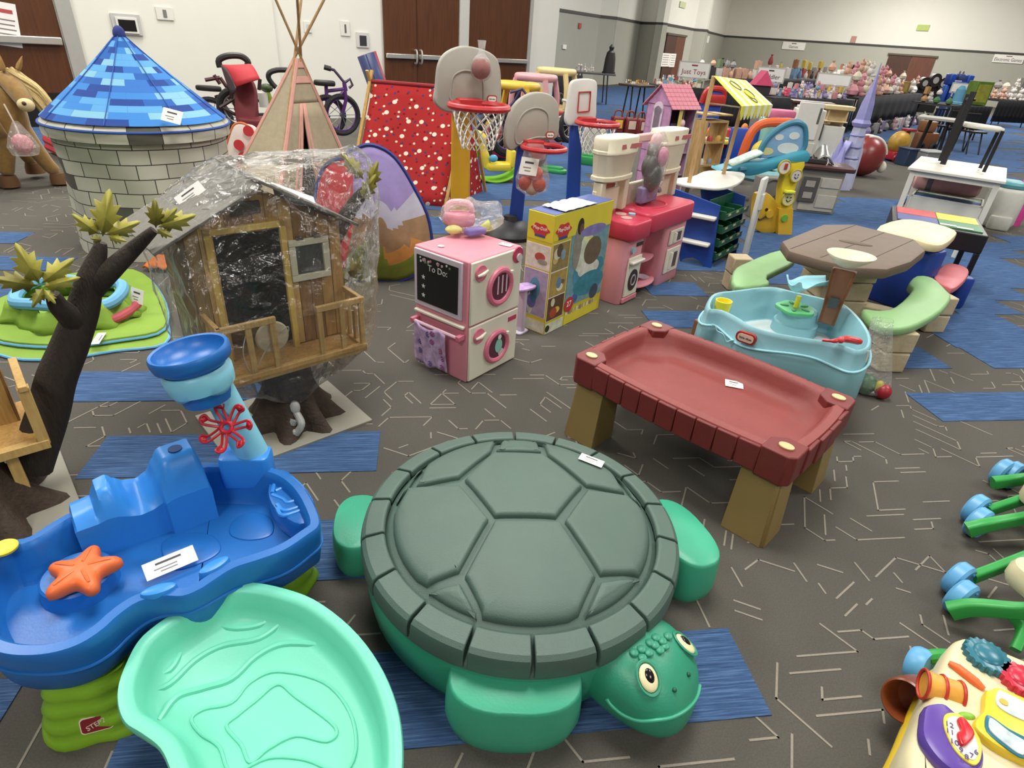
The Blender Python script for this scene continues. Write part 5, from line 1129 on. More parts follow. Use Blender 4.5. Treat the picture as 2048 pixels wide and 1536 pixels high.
# ---- pink and white toy washer-dryer
PNK = M('#d98a98', .4, .04, 8); PNKd = M('#cf6f86', .38, .05, 8); WPL = M('#dcd7c6', .4, .04, 8); MAG = M('#b83a5c', .38, .05, 8)
wo_ = G(931, 766); hW = HZ(937, 525, wo_); wsh = thing('toy_washer_dryer', 'pink and white toy washer and dryer stack with chalkboard side', 'toy laundry', wo_, RA)
Wd, Wl = .361, .325
fR = Face(wo_, U); fL = Face(wo_, Vv)
MB().box((Wd/2, Wl/2, hW/2), (Wd, Wl, hW)).build('cabinet', PNK, wsh, bevel=.006)
sp = fR.uv(935, 655)[1]
for k, (z0, z1) in enumerate(((.006, sp-.004), (sp+.004, hW-.004))): fR.plate(wsh, 'front_panel', Wd/2, (z0+z1)/2, Wd-.012, z1-z0, .012, WPL, 0, .005)
def drum(px, r, ry, toy):
    u, v = fR.uv(*px); d = fR.ring(wsh, 'drum_door', u, v, r, .0145, PNKd, .016, ry, depth=.8)
    fR.disc(wsh, 'door_glass', u, v, r, .006, M('#5c2e3e', .12, .15, 30), .012, ry, d)
    if toy == 0:
        for k in (-.02, .01, .04): fR.plate(wsh, 'printed_fold', u+k, v+.01, .008, r*1.1, .002, M('#d7b8c4', .4, .05), .019, 0, d)
    else:
        fR.disc(wsh, 'printed_bear', u+.01, v, .026, .002, M('#87c0b0', .4, .05), .019, .035, d); fR.disc(wsh, 'printed_bear', u+.015, v+.045, .012, .002, M('#dfe6e2', .4, .03), .019, .014, d); fR.disc(wsh, 'printed_bear', u+.03, v-.04, .02, .002, M('#c9b8b8', .4, .03), .019, .02, d)
    fR.plate(wsh, 'door_latch', u+r*.85, v+ry*.75, .018, .014, .012, WPL, .02, .002, d)
drum((995, 571), .077, .077, 0); drum((988, 690), .077, .072, 1)
for px in ((957, 545), (953, 670)):
    u, v = fR.uv(*px); d = fR.disc(wsh, 'dial', u, v, .036, .008, PNKd, .011); MB().tube([fR.m @ Vector((u-.03, v-.005, .024)), fR.m @ Vector((u, v, .03)), fR.m @ Vector((u+.035, v+.008, .024))], [.005, .009, .005], 10).build('dial_grip', WPL, wsh, world=True)
u, v = fR.uv(1031, 508); fR.disc(wsh, 'corner_window', u, v, .036, .006, MAG, .011); fR.disc(wsh, 'corner_dial', u+.005, v-.012, .018, .01, M('#c7c3c0', .3, .05), .014)
u, v = fR.uv(1020, 634); fR.plate(wsh, 'vent_slot', u, v, .06, .022, .003, MAG, .0115)
a, b = fL.uv(838, 506), fL.uv(919, 622); cu, cv, cw, ch = (a[0]+b[0])/2, (fL.uv(838, 506)[1]+fL.uv(838, 596)[1])/2, abs(b[0]-a[0]), fL.uv(838, 506)[1]-fL.uv(838, 596)[1]
cb = fL.plate(wsh, 'chalkboard_frame', cu, cv, cw+.04, ch+.05, .012, M('#c9bcc6', .4, .04), 0, .004); bk = fL.plate(wsh, 'chalkboard', cu, cv, cw, ch, .004, M('#121214', .5, .05), .011, 0, cb)
sgn = -1 if fL.m.to_3x3().determinant() < 0 else 1
def ltext(st, px, size, mt, z): 
    u, v = fL.uv(*px); m = MWI[wsh.name] @ fL.m @ Matrix.Translation((u, v, z)) @ Matrix.Diagonal((sgn, 1, 1, 1)); tx = text('lettering', st, size, mt, None, Matrix.Identity(4), world=False); tx.data.transform(m); tx.parent = cb; return tx
CHK = M('#cfcfca', .6, .03)
ltext('To Do:', (880, 541), .04, CHK, .016)
for y in (552, 570, 588):
    u, v = fL.uv(852, y); P = [((.012 if i % 2 == 0 else .005)*math.sin(2*PI*i/10), (.012 if i % 2 == 0 else .005)*math.cos(2*PI*i/10)) for i in range(10)]; fL.poly(wsh, 'printed_star', [(u+x, v+y_) for x, y_ in P], .0015, CHK, .0155, par=cb, raw=True)
rb = random.Random(2)
for k in range(14): 
    u, v = fL.uv(845+rb.random()*70, 0); u = cu+(rb.random()-.5)*cw*.9; v = cv+ch/2-.008-rb.random()*.018; fL.disc(wsh, 'printed_flower', u, v, .004+.004*rb.random(), .0015, M(rb.choice(['#b86a80', '#c9c9c9', '#6a7a58', '#c9a0a8']), .6, 0), .0155, par=cb, n=8)
fL.plate(wsh, 'side_ledge', Wl/2, sp-.005, Wl-.02, .014, .02, WPL, 0, .004)
a, b = fL.uv(830, 622), fL.uv(920, 660); zr = (a[1]+b[1])/2-.0
MB().rod(fL.m @ Vector((.02, sp-.05, .035)), fL.m @ Vector((Wl-.02, sp-.05, .035)), .008).build('towel_rail', M('#d9b9c6', .4, .04), wsh, world=True)
for u in (.02, Wl-.02): fL.plate(wsh, 'rail_bracket', u, sp-.05, .022, .026, .045, PNKd, 0, .004)
FLO = M('#b79cc0', .85, .45, 28, name='floral_cloth')
def cloth(u, v): uu = .09+.2*u; return tuple(MWI[wsh.name] @ (fL.m @ Vector((uu, sp-.055-.2*v+.01*math.sin(8*u), .045+.006*math.sin(18*u+4*v)-.01*v))))
MB().grid(cloth, 14, 14).build('laundry_bag', FLO, wsh, solid=.006)
for k in range(9):
    u_, v_ = fL.uv(846+rb.random()*48, 640+rb.random()*80); c = Vector(cloth(.1+.8*rb.random(), .08+.85*rb.random())); q = MWF[wsh.name] @ c
    fm = Matrix.Translation(q+fL.n*.005) @ fL.m.to_3x3().to_4x4()
    f_ = MB()
    for j in range(8): f_.ball((.011*math.cos(j*PI/4), .011*math.sin(j*PI/4), 0), (.0042, .0042, .002), 6, 4, fm)
    f_.ball((0, 0, 0), (.005, .005, .003), 6, 4, fm); f_.build('printed_flower', M(rb.choice(['#8a3f78', '#a04a66', '#5f4a8a']), .8, .05), wsh, world=True)
hp = G(882, 492, hW+.004); MB().ball(hp, (.016, .012, .004), 12, 6).build('heart_emblem', M('#efd9dc', .4, .03), wsh, world=True)
# bag of ironing toys on top
bgc = G(935, 468, hW); ib = thing('toy_bag', 'clear bag of pink toy iron and cups on the washer top', 'bag', (bgc.x, bgc.y, hW+.014), .2)
MB().pill(ell(.075, .05, 24, 2.4), .02, .085, .02, Mx=Matrix.Translation((-.04, .02, 0))).build('pink_iron', M('#dd8d9e', .4, .05), ib, angle=60); MB().tube(spline([(-.1, .02, .085), (-.08, .02, .125), (-.0, .02, .125), (.02, .02, .085)], 4, False), .015, 10).build('iron_handle', M('#e4a4b0', .4, .05), ib)
MB().lathe([(.02, 0), (.03, .05), (.028, .05)], 16, Matrix.Translation((.07, .03, 0)) @ Matrix.Rotation(1.1, 4, 'Y')).build('lime_cup', M('#c9d86a', .4, .05), ib); MB().ball((-.07, -.05, .02), (.04, .03, .02), 12, 8).build('yellow_cup', M('#d6d883', .4, .05), ib); MB().box((.03, -.05, .015), (.1, .05, .03), .5).build('purple_pouch', M('#7d76b8', .5, .1), ib, bevel=.008)
rb = random.Random(4); f = MB(); vs = [Vector((.13*math.sin(p)*math.cos(a), .1*math.sin(p)*math.sin(a), .07+.075*math.cos(p))) for p in [PI*i/12 for i in range(1, 12)] for a in [2*PI*j/24 for j in range(24)]]
f.loft([[v*(1+.18*noise.noise(v*22))+Vector((.04*(1 if v.x > .06 else 0), 0, 0)) for v in vs[i*24:(i+1)*24]] for i in range(11)]); f.v = [Vector((v.x, v.y, max(.003, v.z))) for v in f.v]
f.build('bag_film', film('iron_bag_film', .14, .6, scale=40), ib, angle=0)
price_tag('white price tag on the washer top by the bag', frame3(G(1012, 490, hW+.001)+Vector((0, 0, .002)), (.9, -.4, 0), (.4, .9, 0)), .06, .04)
# ---- dough playset carton
bo = G(1087, 671); hB = HZ(1110, 432, bo)-.0; BA = math.radians(53); Ub = Vector((math.cos(BA), math.sin(BA), 0)); Vb = Vector((-Ub.y, Ub.x, 0))
box_ = thing('toy_carton', 'yellow and blue printed carton of a dough play truck', 'box', bo, BA); Lb, Db = .564, .168
MB().box((Lb/2, Db/2, hB/2), (Lb, Db, hB)).build('carton', M('#c9b62e', .5, .06, 10), box_, bevel=.003)
fb, fl2 = Face(bo, Ub), Face(bo, Vb); YE = M('#d8c83a', .45, .05, 10); PR = lambda c: M(c, .45, .25, 22)
MB().box((Lb/2, Db/2, hB+.0012), (Lb-.01, Db-.01, .002)).build('top_print', M('#54649c', .5, .1, 14), box_, angle=0)
def pic(face, t, cols, u0, v0, u1, v1, z, par=None, nm='printed_picture', border=True):
    if border: face.plate(t, 'picture_border', (u0+u1)/2, (v0+v1)/2, u1-u0+.006, v1-v0+.006, .0007, M('#e6e2d6', .5, .02), z-.0006)
    o = face.plate(t, nm, (u0+u1)/2, (v0+v1)/2, u1-u0, v1-v0, .0008, PR(cols[0]), z)
    r = random.Random(int(u0*1e4+v1*1e4))
    for c in cols[1:]:
        ru, rv = (u1-u0)*(.12+.12*r.random()), (v1-v0)*(.1+.16*r.random()); uu = u0+ru+(u1-u0-2*ru)*r.random(); vv = v0+rv+(v1-v0-2*rv)*r.random()
        face.disc(t, 'printed_shape', uu, vv, ru, .0006, PR(c), z+.0007+r.random()*.0003, rv, par, 14)
    return o
def dohlogo(face, t, u, v, w, mirror=False):
    P = [(w*.5*math.cos(a)*(1+.12*math.cos(6*a)), w*.27*math.sin(a)*(1+.12*math.cos(6*a))) for a in [2*PI*k/48 for k in range(48)]]
    l = face.poly(t, 'brand_cloud', [(u+x, v+y) for x, y in P], .001, M('#c4383a', .4, .04), .0015, raw=True); tx = text('lettering', 'Play-Doh', w*.22, M('#efe6d8', .5, 0), None, Matrix.Identity(4), world=False)
    sg = -1 if face.m.to_3x3().determinant() < 0 else 1
    tx.data.transform(MWI[t.name] @ face.m @ Matrix.Translation((u, v+.005, .0032)) @ Matrix.Diagonal((sg, 1, 1, 1))); tx.parent = l; face.plate(t, 'brand_strip', u, v-w*.3, w*.6, w*.11, .0012, M('#3f4a7e', .5, .04), .0015)
# wide face
fb.plate(box_, 'band_print', Lb*.5, hB*.90, Lb-.006, hB*.2, .0006, YE, .0004); dohlogo(fb, box_, .085, hB*.87, .13)
pic(fb, box_, ['#8d7a4a', '#c2a869', '#5a4a38', '#d8cfae', '#7d98a8'], .008, hB*.55, .16, hB*.77, .001); pic(fb, box_, ['#a98f4e', '#5d7f9a', '#e0d3a8', '#7a5a3c'], .008, hB*.33, .16, hB*.54, .001); pic(fb, box_, ['#5d4128', '#a3452f', '#d0b04a', '#c9c2a8'], .008, hB*.12, .16, hB*.32, .001)
pic(fb, box_, ['#6f96a0', '#3f7d8c', '#c9d0b8', '#7d78b0', '#4a86a0', '#dcd39a', '#2f6f84'], .172, hB*.17, Lb-.01, hB*.80, .001, border=False)
for (u, v, ru, rv, c) in ((.235, .45, .04, .13, '#8a867c'), (.245, .56, .03, .045, '#2b211d'), (.257, .545, .02, .03, '#6d4a35'), (.38, .52, .13, .03, '#7d78b0'), (.40, .40, .09, .08, '#6a5a48'), (.38, .3, .11, .05, '#d9d6c8'), (.40, .21, .16, .07, '#3b7f90'), (.47, .14, .045, .045, '#3f4a5c'), (.27, .15, .03, .03, '#3f5f94')): fb.disc(box_, 'printed_shape', u, v*hB/.653, ru, .0007, PR(c), .0019+.0002*u, rv, None, 20)
rd = fb.disc(box_, 'count_badge', .215, hB*.19, .045, .0012, M('#b9323a', .45, .04), .0028); fb.text(box_, '27', .215, hB*.195, .045, M('#f0e8dc', .5, 0), .0045, rd)
fb.plate(box_, 'band_print', Lb*.64, hB*.05, Lb*.62, hB*.09, .0008, YE, .0008); fb.plate(box_, 'band_print', Lb*.16, hB*.05, Lb*.3, hB*.09, .0008, PR('#c9cdb4'), .0008); fb.disc(box_, 'printed_mark', .025, hB*.05, .02, .0008, M('#2d2a22', .5, .03), .0018)
for k in range(9): fb.plate(box_, 'printed_cup', .2+.036*k, hB*.115, .02, .026, .0008, PR(['#d8d0be', '#8a7f9c', '#c3b38a'][k % 3]), .002)
# narrow face
fl2.plate(box_, 'band_print', Db*.5, hB*.89, Db-.006, hB*.21, .0006, YE, .0004); dohlogo(fl2, box_, Db*.5, hB*.87, .11); pic(fl2, box_, ['#cfc8b8', '#a8463c', '#8f8a7c', '#d9d2c4'], .008, hB*.56, Db-.008, hB*.75, .001); pic(fl2, box_, ['#9c90a8', '#3f6f86', '#6a5f9a', '#3a2e28', '#c9bfae', '#4f8796'], .008, hB*.15, Db-.008, hB*.54, .001); fl2.plate(box_, 'band_print', Db*.5, hB*.06, Db-.006, hB*.1, .0006, PR('#c9c6b0'), .0005)
pt = thing('folded_sheet', 'crumpled white paper with plastic on top of the yellow carton', 'paper', (G(1140, 412, hB).x, G(1140, 412, hB).y, hB), BA)
MB().grid(lambda u, v: (.0+(u-.5)*.3, (v-.5)*.15, .006+.012*abs(noise.noise(Vector((u*4, v*4, 1))))+.003), 12, 8).build('sheet', M('#d9d8d4', .4, .05), pt, solid=.001)
# ---- small ironing board between washer and carton
ic = G(1040, 664); irn = thing('toy_ironing_board', 'purple floral toy ironing board behind the washer', 'ironing board', ic, RA)
iz = HZ(1050, 572, ic); MB().pill(ell(.08, .045, 28, 2.3), iz-.015, iz, .005, Mx=Matrix.Rotation(-.2, 4, 'Z')).build('board', M('#b79ad0', .8, .35, 26), irn)
MB().pill(rrect(.03, .05, .012), .0, iz-.015, .006).build('stand', M('#d5cfe0', .4, .04), irn); MB().pill(rrect(.09, .06, .02), 0, .012, .004).build('foot', M('#d5cfe0', .4, .04), irn)
# ---- pink and red toy kitchen with cream hutch
ko_ = G(1234, 612); ke = G(1352, 553); KA = math.atan2(ke.y-ko_.y, ke.x-ko_.x); Uk = Vector((math.cos(KA), math.sin(KA), 0)); Vk = Vector((-Uk.y, Uk.x, 0)); KL = (ke-ko_).length
kit = thing('toy_kitchen', 'pink toy kitchen with red counter and cream hutch behind the carton', 'toy kitchen', ko_, KA); fk = Face(ko_, Uk); KD = .24
REDC = M('#bf3850', .4, .05, 8); KPN = M('#d68f98', .4, .05, 8); CRH = M('#d9cfb6', .45, .05, 9)
zc = fk.uv(1255, 484)[1]; zt = fk.uv(1255, 452)[1]
wU = .27*KL
MB().pill(rrect(wU, KD, .03), 0, zc, .008, Mx=Matrix.Translation((wU/2, KD/2, 0))).build('left_cabinet', KPN, kit); MB().pill(rrect(KL-.62*KL, KD, .03), 0, zc, .008, Mx=Matrix.Translation((.81*KL, KD/2, 0))).build('right_cabinet', KPN, kit)
MB().box((KL*.45, KD*.75, zc/2), (KL*.4, KD*.4, zc)).build('middle_back', M('#cf8490', .4, .05), kit); MB().pill(ell(KL*.22, KD*.42, 28), zc*.12, zc*.16, .008, Mx=Matrix.Translation((KL*.44, KD*.35, 0))).build('lower_shelf', KPN, kit); MB().pill(ell(KL*.22, KD*.36, 28), zc*.5, zc*.54, .008, Mx=Matrix.Translation((KL*.44, KD*.45, 0))).build('middle_shelf', KPN, kit)
for u, v in ((.36, .1), (.5, .06)): MB().lathe([(.03, zc*.16), (.045, zc*.2), (.04, zc*.2), (.02, zc*.175)], 18, Matrix.Translation((KL*u, KD*v+.05, 0))).build('toy_bowl', M('#c9b9cc', .4, .04) if u > .4 else REDC, kit)
MB().pill(rrect(wU+.03, KD+.05, .05), zc, zt+.01, .015, Mx=Matrix.Translation((wU/2, KD/2-.01, 0))).build('left_counter', REDC, kit, angle=60)
MB().pill(rrect(KL*.78, KD+.06, .06), zc+.01, zt+.03, .015, Mx=Matrix.Translation((KL*.64, KD/2, 0))).build('right_counter', REDC, kit, angle=60)
MB().lathe([(.11, zt+.032), (.1, zt+.028), (.085, zt+.012), (.02, zt+.008)], 28, Matrix.Translation((KL*.55, KD*.5, 0)) @ Matrix.Diagonal((1.25, .8, 1, 1))).build('sink_bowl', M('#b23048', .35, .05), kit); MB().torus(.11, .008, 32, 8, Matrix.Translation((KL*.55, KD*.5, zt+.03)) @ Matrix.Diagonal((1.25, .8, 1, 1))).build('sink_rim', REDC, kit)
for u, v in ((.1, .32), (.17, .62)): MB().cyl(.035, zt+.01, zt+.014, 20, Matrix.Translation((KL*u, KD*v, 0))).build('burner', M('#c99a94', .4, .1), kit)
MB().cyl(.022, zt+.01, zt+.02, 20, Matrix.Translation((KL*.22, KD*.4, 0))).build('blue_timer', M('#8fc3cf', .4, .04), kit)
dr = fk.plate(kit, 'oven_door', wU*.55, zc*.42, wU*.72, zc*.62, .012, WPL, .0, .005); fk.disc(kit, 'oven_window', wU*.55, zc*.36, wU*.25, .004, M('#332622', .2, .1), .012, zc*.17, dr); fk.ring(kit, 'printed_pie', wU*.55, zc*.36, wU*.12, .004, M('#b9afa6', .5, .05), .016, zc*.08, dr)
fk.plate(kit, 'oven_handle', wU*.55, zc*.66, wU*.7, .018, .03, M('#d9d3c6', .35, .04), .01, .006, dr); fk.plate(kit, 'control_display', wU*.72, zc*.9, wU*.35, .022, .003, M('#2b2628', .3, .05), .001); fk.disc(kit, 'oven_knob', wU*.35, zc*.84, .02, .014, M('#9cc3cd', .4, .04), .001)
fk.plate(kit, 'lower_drawer', wU*.55, zc*.06, wU*.8, zc*.08, .014, M('#cf7f8a', .4, .05), 0, .004)
for v, h in ((.8, .24), (.4, .42)):
    d = fk.plate(kit, 'cupboard_door', .81*KL, zc*v, KL*.24, zc*h, .012, WPL, 0, .005); fk.plate(kit, 'door_window', .82*KL, zc*v, KL*.11, zc*h*.6, .004, M('#5a4640', .3, .15), .012, 0, d); fk.plate(kit, 'door_frame', .76*KL, zc*v, .012, zc*h*.7, .02, M('#e2ded0', .4, .03), .01, .003, d)
# cream hutch standing on the back of the counter
fh = Face(ko_+Vk*KD, Uk)
def tower(xl, xr, yt, tag_px):
    u0, u1 = fh.uv(xl, 330)[0], fh.uv(xr, 330)[0]; zt_ = fh.uv((xl+xr)/2, yt)[1]; c, w = (u0+u1)/2, u1-u0; z1 = fh.uv((xl+xr)/2, yt+85)[1]
    T = MWI[kit.name] @ fh.m
    def ring(z, s_): return [(c+x*s_, z, y*s_) for x, y in [(p[0]*w, p[1]*.16+.02) for p in ell(.5, .5, 12, 2.6)]]
    R = [ring(z, s_) for z, s_ in ((z1, .84), (z1+.01, .98), (z1+.03, .98), (z1+.035, .9), (zt_-.09, 1.0), (zt_-.085, 1.05), (zt_-.07, 1.05), (zt_-.065, 1.02), (zt_-.01, 1.04), (zt_, 1.0))]
    MB().loft(R, Mx=T).build('hutch_tower', CRH, kit, angle=40)
    fh.plate(kit, 'pink_panel', c+.12*w, zt_-.045, w*.6, .025, .006, M('#c06a6a', .45, .04), .095)
    return u0, u1, zt_, z1
l0, l1, lz, lz1 = tower(1188, 1252, 272, 0); r0, r1, rz_, rz1 = tower(1296, 1347, 258, 0)
zk0 = zt+.02
for a, b, z1 in ((l0+.02, l1-.03, lz1), (r0+.02, r1-.02, rz1)):
    for s_ in (a, b-.05): fh.plate(kit, 'hutch_post', s_+.025, (zk0+z1)/2, .05, z1-zk0, .06, CRH, 0, .006)
    fh.plate(kit, 'spice_picture', (a+b)/2, (zk0+z1)/2, (b-a)*.35, (z1-zk0)*.75, .02, M('#a9604c', .5, .3, 30), 0)
fh.plate(kit, 'back_splash', (l0+r1)/2, zk0+.07, r1-l0-.03, .14, .03, CRH, 0, .008); fh.plate(kit, 'hutch_arch', (l1+r0)/2, lz-.03, r0-l1+.1, .05, .03, M('#d3b0a8', .5, .05), .0, .01)
fp0 = Vector((KL*.62, KD*.88, zt+.03)); MB().tube(spline([fp0, fp0+Vector((0, 0, .06)), fp0+Vector((.05, -.02, .1)), fp0+Vector((.1, -.05, .08)), fp0+Vector((.11, -.06, .05))], 5, False), .014, 10).build('faucet', M('#a9a4a0', .25, .05, metal=.7), kit)
for s_ in (-.06, .04): MB().lathe([(.018, 0), (.02, .02), (.012, .04)], 14, Matrix.Translation(fp0+Vector((s_-.05, -.02, 0)))).build('tap_handle', M('#a39d98', .25, .05, metal=.7), kit)
# dolls in bags hung in the hutch
hb_ = fh.m @ Vector(((l1+r0)/2, lz-.18, .1)); hd_ = thing('bagged_toys', 'bag of grey kitchen toys and pink cups hanging in the cream hutch', 'bag', hb_, KA)
for (x, y, z, r, c) in ((-.03, 0, 0, .07, '#5a5856'), (.0, -.02, -.07, .08, '#4a4846'), (.06, -.03, .05, .055, '#d78fa8'), (-.02, 0, .09, .05, '#77726e'), (.07, -.02, -.04, .045, '#b9b5b4'), (-.0, .0, .14, .05, '#d9b0b0')): MB().ball((x, y, z), (r, r*.6, r*1.1), 12, 8).build('toy_piece', M(c, .35, .2, 30), hd_)
MB().box((.0, 0, -.17), (.2, .05, .1)).build('purple_pouch', M('#7f6f94', .5, .15, 20), hd_, bevel=.01)
f = MB().ball((.01, -.02, 0), (.11, .06, .19), 20, 12); f.v = [v*(1+.12*noise.noise(v*25)) for v in f.v]; f.build('bag_film', film('hutch_bag', .12, .5, scale=30), hd_, angle=0)
# ---- lemonade stand
lo_ = G(1421, 537); LA = math.radians(150); Lu = Vector((math.cos(LA), math.sin(LA), 0)); fs = Face(lo_, Lu); Ru = Vector((math.cos(math.radians(53)), math.sin(math.radians(53)), 0)); fr2 = Face(lo_, Ru)
lem = thing('lemonade_stand', 'blue toy market stand with green bins and yellow striped awning', 'toy stand', lo_, 0)
BLU = M('#1e4596', .42, .05, 8); DGR = M('#0f4a2c', .4, .08, 12); WS = M('#d8d6cc', .4, .03, 8); POST = wood('#c9a878', '#b08d5c', (30, 30, 4))
side = [(1342, 375), (1395, 395), (1440, 412), (1421, 537), (1408, 533), (1398, 521), (1385, 515), (1370, 517), (1360, 522)]
fs.poly(lem, 'side_panel', side, -.02, BLU, 0)
LBk = .52; SW = fs.uv(1342, 375)[0]
P2 = [(fs.uv(*p)[0], fs.uv(*p)[1]) for p in side]; off = Ru*LBk
fs2 = Face(lo_+off, Lu); fs2.poly(lem, 'side_panel', P2, .02, BLU, 0, raw=True)
zt_ = fs.uv(1440, 412)[1]
for k in range(4):       # bins on the long front: sloping trays with dividers
    z0 = .06+k*(zt_-.1)/3.6
    for i in range(3):
        m = MWI[lem.name] @ fr2.m; u0 = .03+i*(LBk-.05)/3; w = (LBk-.06)/3
        tr_ = MB(); tr_.box((u0+w/2, z0, -.06), (w, .008, .14), Mx=m @ Matrix.Translation((0, 0, 0))); tr_.box((u0+w/2, z0+.02, .005), (w, .045, .008), Mx=m); tr_.box((u0+.004, z0+.03, -.06), (.008, .06, .13), Mx=m); tr_.box((u0+w/2, z0+.06, -.13), (w, .12, .008), Mx=m)
        tr_.build('bin', DGR, lem, bevel=.002); MB().box((u0+w*.45, z0+.03, .011), (w*.3, .014, .003), Mx=m).build('bin_label', M('#b9b58a', .5, .1), lem)
for y0, y1 in (((1363, 422), (1434, 438)), ((1362, 475), (1421, 490))):
    a, b = fs.uv(*y0), fs.uv(*y1); zz = (a[1]+b[1])/2; fs.plate(lem, 'side_shelf', (a[0]+b[0])/2, zz, abs(b[0]-a[0]), .025, .07, WS, 0, .008)
zc_ = fs.uv(1395, 380)[1]+.01
co = outl([(1343, 358), (1385, 352), (1417, 341), (1480, 344), (1490, 352), (1475, 367), (1440, 376), (1400, 373), (1365, 368)], zc_, 4); MB().pill([(x-lo_.x, y-lo_.y) for x, y in co], zc_-.02, zc_, .006).build('counter_top', WS, lem)
pA = G(1378, 364, zc_); pB = G(1447, 347, zc_); dA, dB = math.hypot(pA.x, pA.y), math.hypot(pB.x, pB.y)
tA = D(1428, 152, dA); tB = D(1485, 210, dB); 
MB().bar(pA-(tA-pA)*.12, tA, .075, .03).build('post', POST, lem, world=True, bevel=.002); MB().bar(pB, tB, .075, .03).build('post', POST, lem, world=True, bevel=.002)
MB().rod(D(1415, 206, dA), D(1482, 215, dB), .005).build('cross_rod', M('#d6c9a8', .5, .05), lem, world=True)
# awning: corner points on the two post heights
q = [D(1428, 152, dA-.05), D(1492, 161, dB+.1), D(1545, 210, dB-.05), D(1484, 213, dA-.3)]
aw_m = [M('#d9d64a', .7, .06, 14), M('#e3e2c6', .7, .04, 14)]
for k in range(10):
    a, b = k/10, (k+1)/10
    P = [q[0].lerp(q[1], a), q[0].lerp(q[1], b), q[3].lerp(q[2], b), q[3].lerp(q[2], a)]
    MB().add(P, [(0, 1, 2, 3)]).build('awning_stripe', aw_m[k % 2], lem, world=True, solid=.004, angle=0)
    c, d = P[3], P[2]; n = 6; S_ = [c.lerp(d, i/n)+Vector((0, 0, -.045-.04*math.sin(PI*i/n))) for i in range(n+1)]
    MB().add([c, d]+S_[::-1], [tuple(range(n+3))]).build('awning_scallop', aw_m[k % 2], lem, world=True, solid=.004, angle=0)
ce = sum(q, Vector())/4; nr = (q[1]-q[0]).cross(q[3]-q[0]).normalized(); nr = nr if nr.z > 0 else -nr
am = frame3(ce+nr*.006, q[1]-q[0], q[0]-q[3]); INK = M('#6a6a3a', .7, .05)
for (x, y, r, ry) in ((-.08, .06, .07, .05), (.06, -.02, .06, .045), (-.03, -.09, .05, .04)): MB().torus(r, .003, 24, 6, am @ Matrix.Translation((x, y, 0)) @ Matrix.Diagonal((1, ry/r, 1, 1))).build('lemon_drawing', INK, lem, world=True)
MB().pill(ell(.06, .045, 20), 0, .003, .001, Mx=am @ Matrix.Translation((0, -.04, 0))).build('lemon_drawing', M('#e0dc2e', .6, .05), lem, world=True)
# ================================================================== tents
def brick_mat(name, bw, rh, mortar, ramp, mcol, msize, rough=.8):
    m = bpy.data.materials.new(name); m.use_nodes = True; N, L = nt(m); p = N['Principled BSDF']; p.inputs['Roughness'].default_value = rough; p.inputs['Specular IOR Level'].default_value = .2
    uv = N.new('ShaderNodeUVMap'); b = N.new('ShaderNodeTexBrick'); L.new(uv.outputs[0], b.inputs['Vector'])
    for k, v in (('Scale', 1), ('Mortar Size', msize), ('Brick Width', bw), ('Row Height', rh), ('Bias', 0), ('Mortar Smooth', .1)): b.inputs[k].default_value = v
    b.inputs['Color1'].default_value = (0, 0, 0, 1); b.inputs['Color2'].default_value = (1, 1, 1, 1); b.inputs['Mortar'].default_value = (.5, .5, .5, 1)
    r = N.new('ShaderNodeValToRGB'); r.color_ramp.interpolation = 'CONSTANT'; e = r.color_ramp.elements; e[0].position = 0; e[0].color = lin(ramp[0][1]); e[1].position = ramp[1][0]; e[1].color = lin(ramp[1][1])
    for pos, c in ramp[2:]: x = e.new(pos); x.color = lin(c)
    L.new(b.outputs['Color'], r.inputs[0]); mx = N.new('ShaderNodeMix'); mx.data_type = 'RGBA'; L.new(b.outputs['Fac'], mx.inputs['Factor']); L.new(r.outputs[0], mx.inputs['A']); mx.inputs['B'].default_value = lin(mcol); L.new(mx.outputs['Result'], p.inputs['Base Color']); return m
CC = Vector((-2.53, 4.08, 0)); CR = .5
cst = thing('castle_tent', 'round grey stone-print castle play tent with blue shingle-print roof', 'play tent', CC)
STN = brick_mat('stone_print', .17, .085, 0, [(0, '#b5b4a4'), (.30, '#bfbdad'), (.93, '#5a5850')], '#3c3a36', .003); SHG = brick_mat('shingle_print', .15, .06, 0, [(0, '#2f5fa8'), (.2, '#3f7fc4'), (.42, '#5b9bcd'), (.62, '#2a468c'), (.78, '#7fb3c9'), (.9, '#3a6fb8')], '#2f63a8', .0005)
EV = HZ(310, 262, CC+Vector((.1, -.5, 0))); apx = HZ(283, 72, CC)
def wall_uv(r0, r1, z0, z1, sag=.0, wob=.012):
    def f(u, v):
        a = 2*PI*u; r = r0+(r1-r0)*v-sag*math.sin(PI*v)+wob*math.sin(7*a+5*v)*math.sin(PI*v); return (r*math.cos(a), r*math.sin(a), z0+(z1-z0)*v)
    return f
def uvgrid(fn, nu, nv, su, sv, name, mat, par, **k):
    b = MB().grid(fn, nu, nv); i = 0
    for a in range(nu+1):
        for c in range(nv+1): b.uv[a*(nv+1)+c] = (su*a/nu, sv*c/nv)
    return b.build(name, mat, par, **k)
uvgrid(wall_uv(CR, CR, .0, EV-.02, .015), 64, 10, 19*.17, 9*.085, 'tower_wall', STN, cst, angle=60)
R0 = CR+.03
uvgrid(wall_uv(R0, R0+.005, EV-.07, EV, 0, .006), 64, 3, 19*.17, .085, 'battlement_valance', STN, cst, angle=60)
uvgrid(wall_uv(R0, R0*.90, EV, EV+.05, 0, .004), 64, 3, 19*.17, .085, 'battlement', STN, cst, angle=60)
